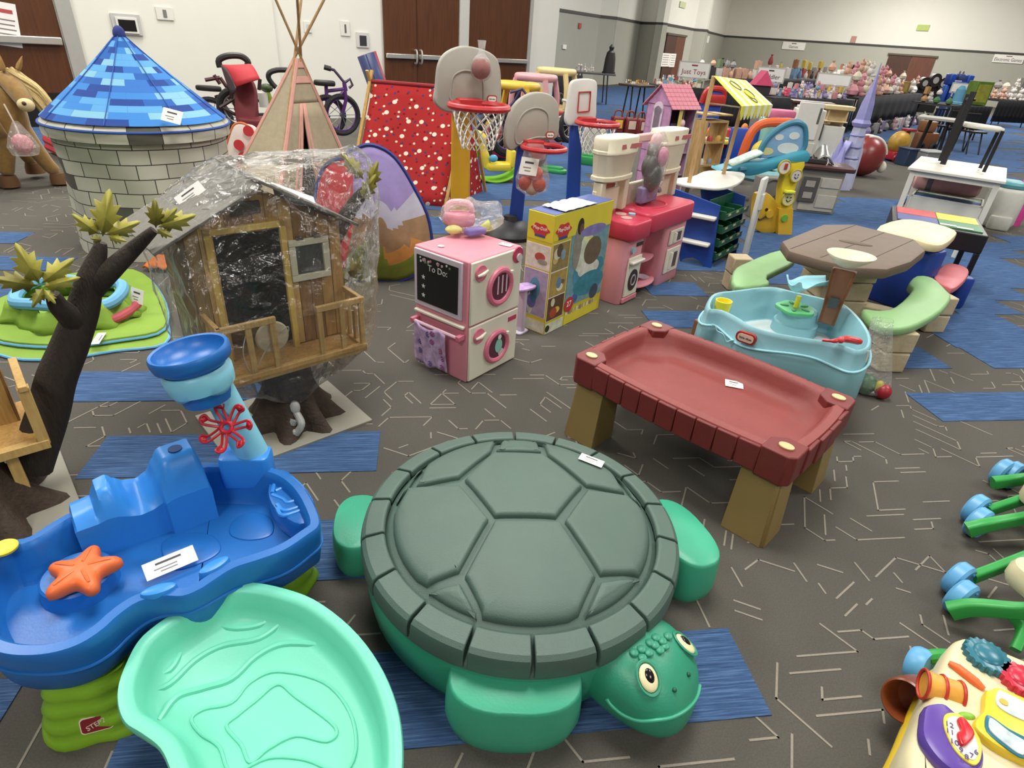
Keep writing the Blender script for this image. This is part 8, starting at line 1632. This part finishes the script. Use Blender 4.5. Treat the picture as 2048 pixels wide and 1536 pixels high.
MB().box((-.15, .12, gz+.02), (gw+.1, .34, .05)).build('counter', BRC, gk, bevel=.015); MB().grid(lambda u, v: (-.28+.2*u, .05+.16*v, gz+.05+.17*math.sin(PI*u)*(.4+.6*v)), 12, 6).build('grill_lid', M('#8a8b88', .3, .05, metal=.4), gk, solid=.012, angle=60)
MB().box((-.3, .14, gz+.07), (.3, .2, .05)).build('grill_tray', M('#2f2c2a', .5, .1), gk, bevel=.01)
for k in range(6): MB().rod((-.42+.05*k, .05, gz+.1), (-.40+.05*k, .22, gz+.11), .012, 8).build('toy_tool', M(['#3a3836', '#5a4a40', '#2a2a2c'][k % 3], .5, .05), gk)
# ---- pale purple ice castle
ic0 = low((1690, 345), 9.0); ict = thing('toy_castle', 'tall pale purple ice castle with thin spire', 'toy castle', ic0, .2); zT = HZ(1728, 122, ic0); ICE = M('#8f8fc4', .35, .12, 12); ICE2 = M('#b9bcd8', .35, .08, 12)
lean = Vector((.0, 0, 0))
MB().lathe([(.13, 0), (.11, .35), (.085, .4), (.08, .75)], 6, Matrix.Translation((0, 0, 0))).build('tower', ICE2, ict, angle=20); MB().lathe([(.1, .74), (.12, .78), (.09, .82), (.075, 1.0), (.045, 1.12), (.012, zT-.12), (.003, zT)], 6).build('spire', ICE, ict, angle=20)
for a, r, h in ((2.8, .16, .62), (3.6, .2, .5), (2.2, .22, .42), (.4, .14, .72)): MB().lathe([(.075, 0), (.06, h*.6), (.04, h*.7), (.003, h)], 6, Matrix.Translation((r*math.cos(a), r*math.sin(a), 0))).build('side_tower', ICE if a > 2.5 else ICE2, ict, angle=20)
for k in range(4): MB().torus(.1-.01*k, .01, 12, 6, Matrix.Translation((0, 0, .38+.13*k))).build('balcony', ICE, ict)
MB().grid(lambda u, v: (-.1-.25*u, -.02+.12*(v-.5), .55*(1-u)**1.3+.02), 8, 4).build('ice_stair', ICE, ict, solid=.02)
# ---- red football helmet
fhc = low((1705, 352)); hm = thing('helmet_chair', 'large dark red football helmet with white stripes', 'helmet', fhc, .0); HR = M('#7c3230', .3, .05, 8)
hm_b = MB().ball((.12, .1, .27), (.27, .25, .27), 24, 16); hm_b.f = [f for f in hm_b.f]; hm_b.build('shell', HR, hm)
for s_ in (-.04, .09): MB().tube([(.12+.262*math.sin(a)+0, .1+s_-.05+.02, .27+.262*math.cos(a)) for a in [-.2+1.6*k/12 for k in range(13)]], .02, 8).build('white_stripe', M('#dcd8cf', .4, .03), hm)
MB().tube(spline([(-.12, -.12, .2), (-.2, -.05, .22), (-.16, .1, .25), (.0, .2, .2)], 5, False), .018, 8).build('face_guard', M('#6a2c34', .4, .05), hm); MB().tube(spline([(-.1, -.14, .12), (-.2, -.06, .12), (-.15, .1, .14)], 5, False), .018, 8).build('face_guard', M('#6a2c34', .4, .05), hm); MB().ball((.36, .0, .15), (.05, .1, .08), 12, 8).build('ear_pad', M('#d6d0c2', .5, .05), hm)
MB().box((-.13, -.1, .1), (.12, .03, .2)).build('blue_card', M('#4a5f9c', .5, .1), hm)
# ---- heap of toy vehicles, tubs and crates on the carpet
vp = low((1790, 322)); vt = thing('toy_vehicle', 'yellow and brown toy loader with red base on the carpet', 'toy vehicle', vp, .3); MB().pill(rrect(.42, .26, .05), .03, .16, .02).build('red_base', M('#a82630', .4, .05), vt); MB().ball((-.06, 0, .3), (.2, .13, .18), 16, 10).build('yellow_cab', M('#b08a34', .4, .25, 14), vt); MB().box((.1, 0, .32), (.09, .12, .3)).build('tower_post', M('#a39a7c', .45, .1), vt, bevel=.01); MB().box((.06, 0, .5), (.2, .14, .04)).build('red_beam', M('#8c2430', .4, .05), vt, bevel=.01)
for k in range(4): MB().torus(.045, .025, 16, 8, Matrix.Translation((-.15+.1*k, -.14, .06)) @ Matrix.Rotation(PI/2, 4, 'X')).build('wheel', M('#d9d6d0', .5, .03) if k % 2 else M('#8c2430', .4, .05), vt)
v2 = low((1836, 302)); v2t = thing('toy_vehicle', 'brown toy truck behind the yellow loader', 'toy vehicle', v2, .3); MB().pill(rrect(.5, .3, .06), .05, .35, .04).build('body', M('#6a4024', .5, .12), v2t); MB().pill(rrect(.24, .26, .05), .35, .55, .04).build('cab', M('#7d5230', .5, .1), v2t)
for x in (-.15, .15): MB().torus(.06, .03, 16, 8, Matrix.Translation((x, -.16, .09)) @ Matrix.Rotation(PI/2, 4, 'X')).build('wheel', M('#1c1b1c', .6, .05), v2t)
bs = low((1764, 316)); bst = thing('black_case', 'black rounded case left of the yellow loader', 'case', bs, .2); MB().pill(rrect(.3, .25, .1), 0, .2, .08).build('shell', M('#1a191c', .45, .05), bst, angle=60); MB().tube(spline([(-.06, 0, .19), (-.05, 0, .24), (.05, 0, .24), (.06, 0, .19)], 4, False), .012, 8).build('handle', M('#2a292c', .5, .05), bst)
cr = low((1852, 332)); crt = thing('storage_crate', 'grey plastic crate beside the navy crate', 'crate', cr, .25); MB().box((0, 0, .12), (.42, .3, .24)).build('crate_body', M('#8a8c8e', .5, .05), crt, bevel=.01); MB().box((0, 0, .235), (.45, .33, .02)).build('crate_rim', M('#9fa0a0', .5, .05), crt, bevel=.004)
cr2 = low((1806, 330)); crt = thing('storage_crate', 'navy blue plastic crate between loader and grey crate', 'crate', cr2, .25); MB().box((0, 0, .13), (.18, .24, .26)).build('crate_body', M('#24344c', .5, .05), crt, bevel=.01); MB().box((0, 0, .26), (.2, .26, .02)).build('crate_rim', M('#2c3e58', .5, .05), crt, bevel=.004)
# ---- folding table with black slatted chairs
def table_at(label, a, b, dep, z=.74, name='folding_table', top='#8a867c', cloth=None, group=None):
    """a, b: front top corners; dep: depth vector length away from camera"""
    d = (b-a); L_ = d.length; d.normalize(); n = Vector((-d.y, d.x, 0)); n = n if n.dot(a) > 0 else -n; ang = math.atan2(d.y, d.x); c = (a+b)/2+n*dep/2
    t = thing(name, label, 'table', (c.x, c.y, 0), ang, group); MB().box((0, 0, z-.02), (L_, dep, .04)).build('table_top', M(top, .5, .05), t, bevel=.006)
    for sx in (-1, 1):
        for sy in (-1, 1): MB().rod((sx*(L_/2-.15), sy*(dep/2-.06), 0), (sx*(L_/2-.2), sy*(dep/2-.08), z-.04), .016, 8).build('leg', M('#1f1e1f', .5, .05, metal=.3), t)
    if cloth:
        sg = -1 if (Matrix.Rotation(ang, 3, 'Z') @ Vector((0, 1, 0))).dot(n) > 0 else 1
        MB().grid(lambda u, v: ((u-.5)*L_*1.005, sg*(dep/2+.01+.02*math.sin(u*60)*v), z-v*cloth), 60, 3).build('black_cloth', M('#17161a', .85, .08), t, solid=.004, angle=60)
        MB().box((0, 0, z+.002), (L_*1.01, dep*1.02, .006)).build('cloth_top', M('#1d1c20', .85, .08), t, angle=0)
    return t, c, d, n, L_, dep
fa, fb_2 = G(1835, 232, .7), G(1925, 242, .7); TGREY = table_at('grey folding table with black chairs stacked below the blue robot', fa, fb_2, .6, .7, top='#9a988e')
for i, px in enumerate(((1858, 290), (1888, 297), (1918, 304))):
    c = low(px); t = thing('folding_chair', ['leftmost', 'middle', 'rightmost'][i]+' black slatted chair under the grey folding table', 'chair', c, .2, 'black chairs under the folding table')
    for k in range(4): MB().box((-.12+.08*k, 0, .55), (.03, .02, .28)).build('back_slat', BLK, t)
    MB().box((0, 0, .7), (.32, .025, .03)).build('top_rail', BLK, t); MB().box((0, -.15, .4), (.32, .3, .03)).build('seat', BLK, t)
    for x in (-.14, .14): MB().rod((x, .05, 0), (x, 0, .7), .014, 6).build('leg', BLK, t); MB().rod((x, -.32, 0), (x, -.2, .4), .014, 6).build('leg', BLK, t)
# ---- blue robot costume, black drum set, speaker column
rbt = low((1885, 243)); rob = thing('robot_toy', 'large blue boxy robot figure standing by the far tables', 'robot toy', rbt, .15); zr = HZ(1890, 142, rbt); RBL = M('#1c3f8c', .35, .08, 8)
MB().pill(rrect(.5, .32, .08), zr*.42, zr*.82, .05).build('torso', RBL, rob, angle=60); MB().pill(rrect(.2, .2, .04), zr*.84, zr*.97, .03).build('head', M('#3a4a72', .35, .08), rob)
for s_ in (-1, 1):
    MB().pill(rrect(.2, .26, .05), zr*.74, zr*.96, .03, Mx=Matrix.Translation((s_*.3, 0, 0))).build('shoulder', RBL, rob, angle=60); MB().pill(rrect(.13, .16, .04), zr*.36, zr*.74, .03, Mx=Matrix.Translation((s_*.36, -.02, 0))).build('arm', M('#2a4f9c', .35, .08), rob, angle=60); MB().pill(rrect(.2, .24, .05), 0, zr*.44, .03, Mx=Matrix.Translation((s_*.14, 0, 0))).build('leg', RBL if s_ < 0 else M('#8f9296', .4, .08), rob, angle=60); MB().lathe([(.02, zr*.94), (.025, zr*1.0), (.005, zr*1.03)], 8, Matrix.Translation((s_*.06, 0, 0))).build('antenna', M('#4a4c54', .4, .05), rob)
MB().pill(rrect(.3, .04, .015), zr*.5, zr*.78, .01, Mx=Matrix.Translation((0, -.17, 0))).build('chest_plate', M('#2f5cb4', .35, .06), rob)
djb = low((1840, 224)); dj = thing('drum_set', 'black toy drum set with pale round drum heads', 'drum set', djb, .1); zd = HZ(1835, 150, djb); MB().box((0, .05, zd*.42), (1.0, .25, zd*.84)).build('stand', M('#1b1714', .5, .08), dj, bevel=.03)
for x, z, r in ((-.32, .8, .2), (.05, .9, .22), (.38, .82, .2)): m = Matrix.Translation((x, -.1, zd*z)) @ Matrix.Rotation(PI/2, 4, 'X'); MB().cyl(r, -.12, .05, 24, m).build('drum', M('#231c18', .4, .06), dj); MB().cyl(r*.5, .05, .056, 20, m).build('drum_head', M('#9a9690', .5, .1), dj)
spk = low((2030, 224)); sk_ = thing('speaker', 'tall grey speaker column at the far right edge', 'speaker', spk, -.3); zs_ = HZ(2040, 155, spk); MB().box((0, 0, zs_/2), (.55, .4, zs_)).build('cabinet', M('#6e6b64', .6, .05), sk_, bevel=.02); MB().box((.1, -.205, zs_*.6), (.3, .01, zs_*.7)).build('grille', M('#1d1c1e', .7, .05), sk_)
# ================================================================== long tables of toys
PROTO = {}; TOYS = []
def proto(kind):
    if kind in PROTO: return PROTO[kind]
    b = MB()
    if kind == 'plush_toy':
        b.ball((0, 0, .09), (.08, .07, .09), 10, 7); b.ball((0, -.01, .2), (.065, .06, .06), 10, 7)
        for s_ in (-1, 1): b.ball((s_*.05, 0, .26), (.025, .015, .03), 6, 5); b.ball((s_*.08, -.03, .1), (.03, .03, .05), 6, 5); b.ball((s_*.05, -.07, .03), (.03, .05, .03), 6, 5)
    elif kind == 'boxed_toy': b.box((0, 0, .11), (.22, .1, .22)); b.box((0, -.051, .12), (.16, .004, .14)); b.box((0, 0, .225), (.08, .02, .02))
    elif kind == 'toy_doll': b.lathe([(.07, 0), (.05, .1), (.03, .16), (.035, .18)], 10); b.ball((0, 0, .22), (.04, .04, .045), 8, 6); b.rod((-.07, 0, .09), (.07, 0, .17), .012, 5)
    elif kind == 'bagged_toy': b.lathe([(.05, 0), (.11, .03), (.12, .09), (.07, .15), (.02, .18), (.05, .22)], 12, Matrix.Diagonal((1, .7, 1, 1)))
    elif kind == 'toy_vase': b.lathe([(.045, 0), (.06, .04), (.05, .12), (.02, .18), (.03, .22), (.028, .22)], 12)
    o = b.build(kind, M('#cccccc', .6, .05), None); me = o.data; bpy.data.objects.remove(o, do_unlink=True); PROTO[kind] = me; return me
def toy(kind, pos, rz, s_, col, label, group, cat='toy'):
    o = bpy.data.objects.new(kind, proto(kind)); COL.objects.link(o); o.location = pos; o.rotation_euler = (0, 0, rz); o.scale = (s_,)*3
    TOYS.append(o); o.material_slots[0].link = 'OBJECT'; o.material_slots[0].material = M(col, .65, .12, 20); return tag(o, label, cat, group)
CN = {'#d9d2ca': 'white', '#c9a9a8': 'pink', '#cf8f96': 'pink', '#8a7fa8': 'purple', '#b9aec4': 'lilac', '#b58a5a': 'tan', '#8c5a3a': 'brown', '#c9b04a': 'yellow', '#7a8a6a': 'green', '#6a8aa8': 'blue', '#9a3a3c': 'red', '#3a3434': 'black', '#cfa38a': 'peach', '#d6cbb4': 'cream', '#8f8c88': 'grey', '#d8607c': 'bright pink', '#5f9ab8': 'light blue', '#4f7a4c': 'green'}
rt2 = random.Random(21)
KW = {'plush_toy': 'soft toy', 'boxed_toy': 'boxed toy', 'toy_doll': 'doll', 'bagged_toy': 'bagged toy', 'toy_vase': 'pot'}
HT = {'plush_toy': .29, 'boxed_toy': .235, 'toy_doll': .265, 'bagged_toy': .22, 'toy_vase': .22}
def heap(tb, n, cols, kinds, where, layers=2, smin=.8, smax=1.5, zt=.748):
    """toys in rough rows on a table, some standing on others"""
    t, c, d, n_, L_, dep = tb; sm = (smin+smax)/2; rows = max(2, int(dep/(.25*sm))); per = max(2, math.ceil(n*.66/rows)); cu = (L_-.1)/per; cells = [(i, j) for i in range(per) for j in range(rows)]; rt2.shuffle(cells); made = []
    for k in range(n):
        up = k >= len(cells) or k >= n*.68
        s_ = min(rt2.uniform(smin, smax), cu/.275, dep/rows*.92/.22); kd = rt2.choice(kinds); col = rt2.choice(cols)
        if not up:
            i, j = cells[k]; p = c+d*((i+.5)*cu-(L_-.1)/2)+n_*((j+.5)*dep/rows-dep/2)*.92; z = zt; sd = ('left', 'middle', 'right')[min(2, int(3*i/per))]; pos = '%s %s of' % ('at the front' if j == 0 else 'at the back' if j == rows-1 else 'midway', sd); made.append((p, zt+HT[kd]*s_, s_, sd))
        else:
            if not made: break
            p, z, s2, sd = made.pop(rt2.randrange(len(made))); s_ = min(s_, s2)*.85; pos = 'atop the %s heap on' % sd
        toy(kd, (p.x, p.y, z), rt2.uniform(-.15, .15)+math.atan2(d.y, d.x), s_, col, '%s %s %s %s the %s' % ('large' if s_ > sm else 'small', CN[col], KW[kd], pos, where), 'toys on the %s' % where)
def T2(label, pa, pb, dep, cloth=None, top='#4a4742', z=.74): return table_at(label, G(*pa, z), G(*pb, z), dep, z, cloth=cloth, top=top, name='sale_table')
ta = T2('narrow table of white toys against the grey side wall', (1150, 143), (1232, 149), .7, None, '#5a5854'); heap(ta, 26, ['#d9d2ca', '#d9d2ca', '#8a7fa8', '#d6cbb4', '#b9aec4', '#c9a9a8'], ['toy_vase', 'bagged_toy', 'plush_toy', 'toy_doll'], 'narrow side wall table', smin=.8, smax=1.4)
tb_1 = T2('brown table of tan and yellow toys right of the white hoop', (1237, 166), (1278, 171), .6, None, '#3a2a20'); heap(tb_1, 24, ['#b58a5a', '#8c5a3a', '#c9b04a', '#d6cbb4', '#d9d2ca'], ['boxed_toy', 'bagged_toy', 'toy_vase'], 'brown table', smin=.7, smax=1.3)
tc1 = T2('pale topped table in front of the side doors', (1314, 171), (1410, 178), .8, .35, '#8a867c'); heap(tc1, 40, ['#d9d2ca', '#c9a9a8', '#d6cbb4', '#9a3a3c', '#7a8a6a', '#5f9ab8', '#8f8c88', '#cfa38a'], ['bagged_toy', 'plush_toy', 'boxed_toy', 'toy_doll'], 'table by the side doors', smin=.7, smax=1.25)
td1 = T2('black draped table of pink toys under the Toddler sign', (1436, 182), (1512, 192), .7, .6); heap(td1, 46, ['#c9a9a8', '#cf8f96', '#d9d2ca', '#d8607c', '#3a3434', '#b9aec4', '#b58a5a'], ['plush_toy', 'bagged_toy', 'boxed_toy', 'toy_doll'], 'table below the Toddler sign', smin=.7, smax=1.3)
te1 = T2('long black draped table of pink and lilac bagged toys', (1545, 196), (1708, 201), .9, .6); heap(te1, 70, ['#c9a9a8', '#cf8f96', '#d9d2ca', '#8a7fa8', '#b9aec4', '#d8607c', '#6a8aa8', '#c9b04a', '#d9d2ca'], ['bagged_toy', 'plush_toy', 'boxed_toy', 'toy_doll'], 'long black draped table', smin=.8, smax=1.35)
tf1 = T2('black draped table heaped with peach and white soft toys', (1716, 196), (1846, 188), 1.2, .6); heap(tf1, 60, ['#cfa38a', '#d9d2ca', '#c9a9a8', '#cfa38a', '#d6cbb4', '#cf8f96'], ['plush_toy', 'plush_toy', 'bagged_toy'], 'soft toy table', smin=.9, smax=1.6)
tg1 = T2('black table of white and green toys right of the robot', (1905, 212), (1985, 214), .9, .5); heap(tg1, 36, ['#d9d2ca', '#4f7a4c', '#d6cbb4', '#b58a5a', '#8f8c88', '#5f9ab8'], ['bagged_toy', 'plush_toy', 'boxed_toy'], 'table right of the robot', smin=.8, smax=1.5)
th1 = T2('grey table at the far right under the speaker', (1998, 200), (2075, 205), .9, .6); heap(th1, 14, ['#d9d2ca', '#cfa38a', '#d6cbb4', '#8f8c88'], ['plush_toy', 'bagged_toy'], 'far right table', smin=.9, smax=1.4)
ti1 = table_at('table draped in black cloth behind the ride-on cars', D(1108, 150, 13.0), D(1165, 150, 13.3), .8, G(1130, 150, .74).z+HZ(1130, 150, D(1130, 150, 13.1))-.74, 'sale_table', cloth=.75)
# back row along the walls
tj1 = T2('long back table of games along the far grey wall', (1560, 158), (1720, 160), .9, .3); heap(tj1, 40, ['#d9d2ca', '#c9b04a', '#9a3a3c', '#3a3434', '#8f8c88', '#8c5a3a', '#6a8aa8'], ['boxed_toy', 'boxed_toy', 'toy_vase'], 'back wall games table', smin=1.0, smax=1.9)
tk1 = T2('back table below the far room corner', (1425, 156), (1530, 160), .9, .3); heap(tk1, 24, ['#8f8c88', '#d9d2ca', '#3a3434', '#7a8a6a', '#cfa38a'], ['boxed_toy', 'toy_vase', 'bagged_toy'], 'far corner back table', smin=1.0, smax=1.8)
# boxes and toys pushed under the tables
for tb, n, lab in ((te1, 26, 'long black draped table'), (tf1, 24, 'soft toy table'), (tc1, 16, 'table by the side doors')):
    t, c, d, n_, L_, dep = tb
    for k in range(n):
        p = c+d*((k+.5)/n-.5)*(L_-.1)-n_*(dep/2+.3+.12*rt2.random()); col = rt2.choice(['#8f8c88', '#d9d2ca', '#8a7fa8', '#3a3434', '#c9a9a8', '#7a8a6a']); toy(rt2.choice(['bagged_toy', 'boxed_toy', 'plush_toy']), (p.x, p.y, .002), rt2.uniform(-.15, .15)+math.atan2(d.y, d.x), min(rt2.uniform(1.0, 1.9), (L_-.1)/n/.28), col, '%s toy on carpet %s of the %s' % (CN[col], 'at the %s' % ('far left', 'left', 'middle', 'right', 'far right')[min(4, int(5*k/n))], lab), 'toys below the %s' % lab)
# red baskets on the carpet left of the dollhouse
for i, px in enumerate(((1238, 222), (1262, 226), (1285, 222))):
    c = low(px, 12.2); t = thing('gift_basket', ['leftmost', 'middle', 'rightmost'][i]+' dark red box with label on carpet left of the dollhouse', 'box', c, .1+.2*i); MB().box((0, 0, .13), (.21, .26, .26)).build('box', M('#6a1f22', .6, .1), t, bevel=.02); MB().box((0, -.135, .15), (.14, .01, .14)).build('label_card', M('#d0a83a' if i == 0 else '#c9b4a4', .6, .05), t); MB().tube(spline([(-.08, 0, .26), (-.05, 0, .36), (.05, 0, .36), (.08, 0, .26)], 4, False), .014, 8).build('handle', M('#7a2a2c', .6, .05), t)
# standing signs on the tables
def stand_sign(label, x0, y0, x1, y1, dist, txt, col, tz=.0):
    a, b = D(x0, (y0+y1)/2, dist), D(x1, (y0+y1)/2+ (x1-x0)*.06, dist); zt = D((x0+x1)/2, y0+3, dist).z; zb = D((x0+x1)/2, y1+3, dist).z; c = (a+b)/2; d = (b-a).normalized(); w = (b-a).length
    t = thing('table_sign', label, 'sign', (c.x, c.y, 0), math.atan2(d.y, d.x)); MB().box((0, 0, (zt+zb)/2), (w, .03, zt-zb)).build('board', SIGN, t, angle=0); MB().box((0, .0, (zt+zb)/2), (w+.06, .02, zt-zb+.06)).build('border', M('#bcb9b0', .5, .03), t, angle=0)
    for s_ in (-1, 1): MB().box((s_*w*.4, 0, zb/2), (.03, .02, zb)).build('leg', M('#bcb9b0', .5, .03), t)
    if txt:
        tx = text('lettering', txt, (zt-zb)*.5, M(col, .6, 0), None, Matrix.Identity(4), world=False); xs = [v.co.x for v in tx.data.vertices]; k = min(1, w*.85/(max(xs)-min(xs))); tx.data.transform(Matrix.Translation((0, -.02, (zt+zb)/2-.04)) @ Matrix.Rotation(PI/2, 4, 'X') @ Matrix.Diagonal((k, 1, 1, 1))); tx.parent = t; MB().box((0, -.018, zt-(zt-zb)*.16), (w*.2, .006, (zt-zb)*.1)).build('emblem', M(col, .6, 0), t)
stand_sign('framed sign reading Just Toys on the table by side doors', 1359, 123, 1418, 152, 17.9, 'Just Toys', '#8c2a2e'); stand_sign('framed Toddler sign behind the pink toys', 1516, 134, 1568, 160, 17.3, 'Toddler', '#3a3434'); stand_sign('blank cream sign board on the long black draped table', 1636, 147, 1700, 167, 17.0, None, ''); stand_sign('small white card sign above the soft toy table', 1783, 153, 1808, 166, 25, None, ''); stand_sign('long white board behind the table right of the robot', 1905, 166, 1950, 182, 19.5, None, '')
# bigger single things on the tables
bigs = [('black_statue', 'tall black figure on the narrow side wall table', 'figure', 1243, 90, ta, '#2f2e2c', .1), ('monitor', 'black monitor standing on the back wall games table', 'monitor', 1692, 128, tj1, '#1c1c1f', .34), ('toy_tent_roof', 'bright pink toy house roof with black front', 'toy house', 1520, 140, td1, '#c8486c', .18), ('green_crate', 'green picture crate on the table right of the robot', 'crate', 1972, 163, tg1, '#5f7a2c', .2), ('blue_cap', 'light blue hat on the table right of the robot', 'hat', 1936, 172, tg1, '#5f9ab8', .2), ('gold_box', 'gold printed box on the soft toy table', 'box', 1828, 171, tf1, '#8a7430', .3)]
for nm, lab, cat, x, ytop, tb, col, w in bigs:
    t0_, c, d, n_, L_, dep = tb; p = plane_hit(x, 170, c-n_*(dep*.2 if nm != 'gold_box' else dep*.45), n_); u = max(-L_/2+.15, min(L_/2-.15, (p-c).dot(d))); p = c+d*u-n_*dep*.1; zt = max(HZ(x, ytop, p), 1.05); p = Vector((p.x, p.y, .75)); t = thing(nm, lab, cat, p, .1); h = zt-p.z
    for o in [o for o in TOYS if (o.location.xy-p.xy).length < w+.34]: TOYS.remove(o); bpy.data.objects.remove(o, do_unlink=True)
    if nm == 'black_statue': MB().lathe([(.16, 0), (.14, h*.5), (.11, h*.72), (.05, h*.8), (.07, h*.9), (.02, h)], 12).build('figure', M(col, .6, .05), t); MB().cyl(.18, -.01, .03, 14).build('foot', M(col, .6, .05), t)
    elif nm == 'toy_tent_roof':
        MB().add([(-w, -.15, h*.4), (w, -.15, h*.4), (0, -.15, h), (-w, .15, h*.4), (w, .15, h*.4), (0, .15, h)], [(0, 1, 2), (3, 5, 4), (0, 2, 5, 3), (1, 4, 5, 2)]).build('roof', M(col, .6, .08), t); MB().box((0, 0, h*.2), (w*1.7, .26, h*.4)).build('body', M('#2a2224', .6, .1), t)
    elif nm == 'blue_cap': MB().lathe([(w, 0), (w*.98, .01), (w*.55, .02), (w*.5, h*.8), (w*.2, h)], 18).build('crown', M(col, .7, .05), t); MB().torus(w*.53, .015, 18, 6, Matrix.Translation((0, 0, .04))).build('band', M('#8fbcd0', .7, .05), t)
    elif nm == 'monitor': MB().box((0, 0, h*.6), (w*1.6, .06, h*.8)).build('screen', M(col, .3, .03), t, bevel=.01); MB().box((0, 0, h*.1), (.08, .05, h*.2)).build('stand', M(col, .4, .03), t); MB().box((0, 0, .01), (w, .2, .02)).build('foot', M(col, .4, .03), t)
    else: MB().box((0, 0, h/2), (w*2, .3, h)).build('box', M(col, .6, .25, 8), t, bevel=.01); MB().box((0, -.152, h/2), (w*1.6, .004, h*.75)).build('printed_face', M('#9a9a3a' if 'green' in nm else '#a98f4a', .6, .3, 10), t)
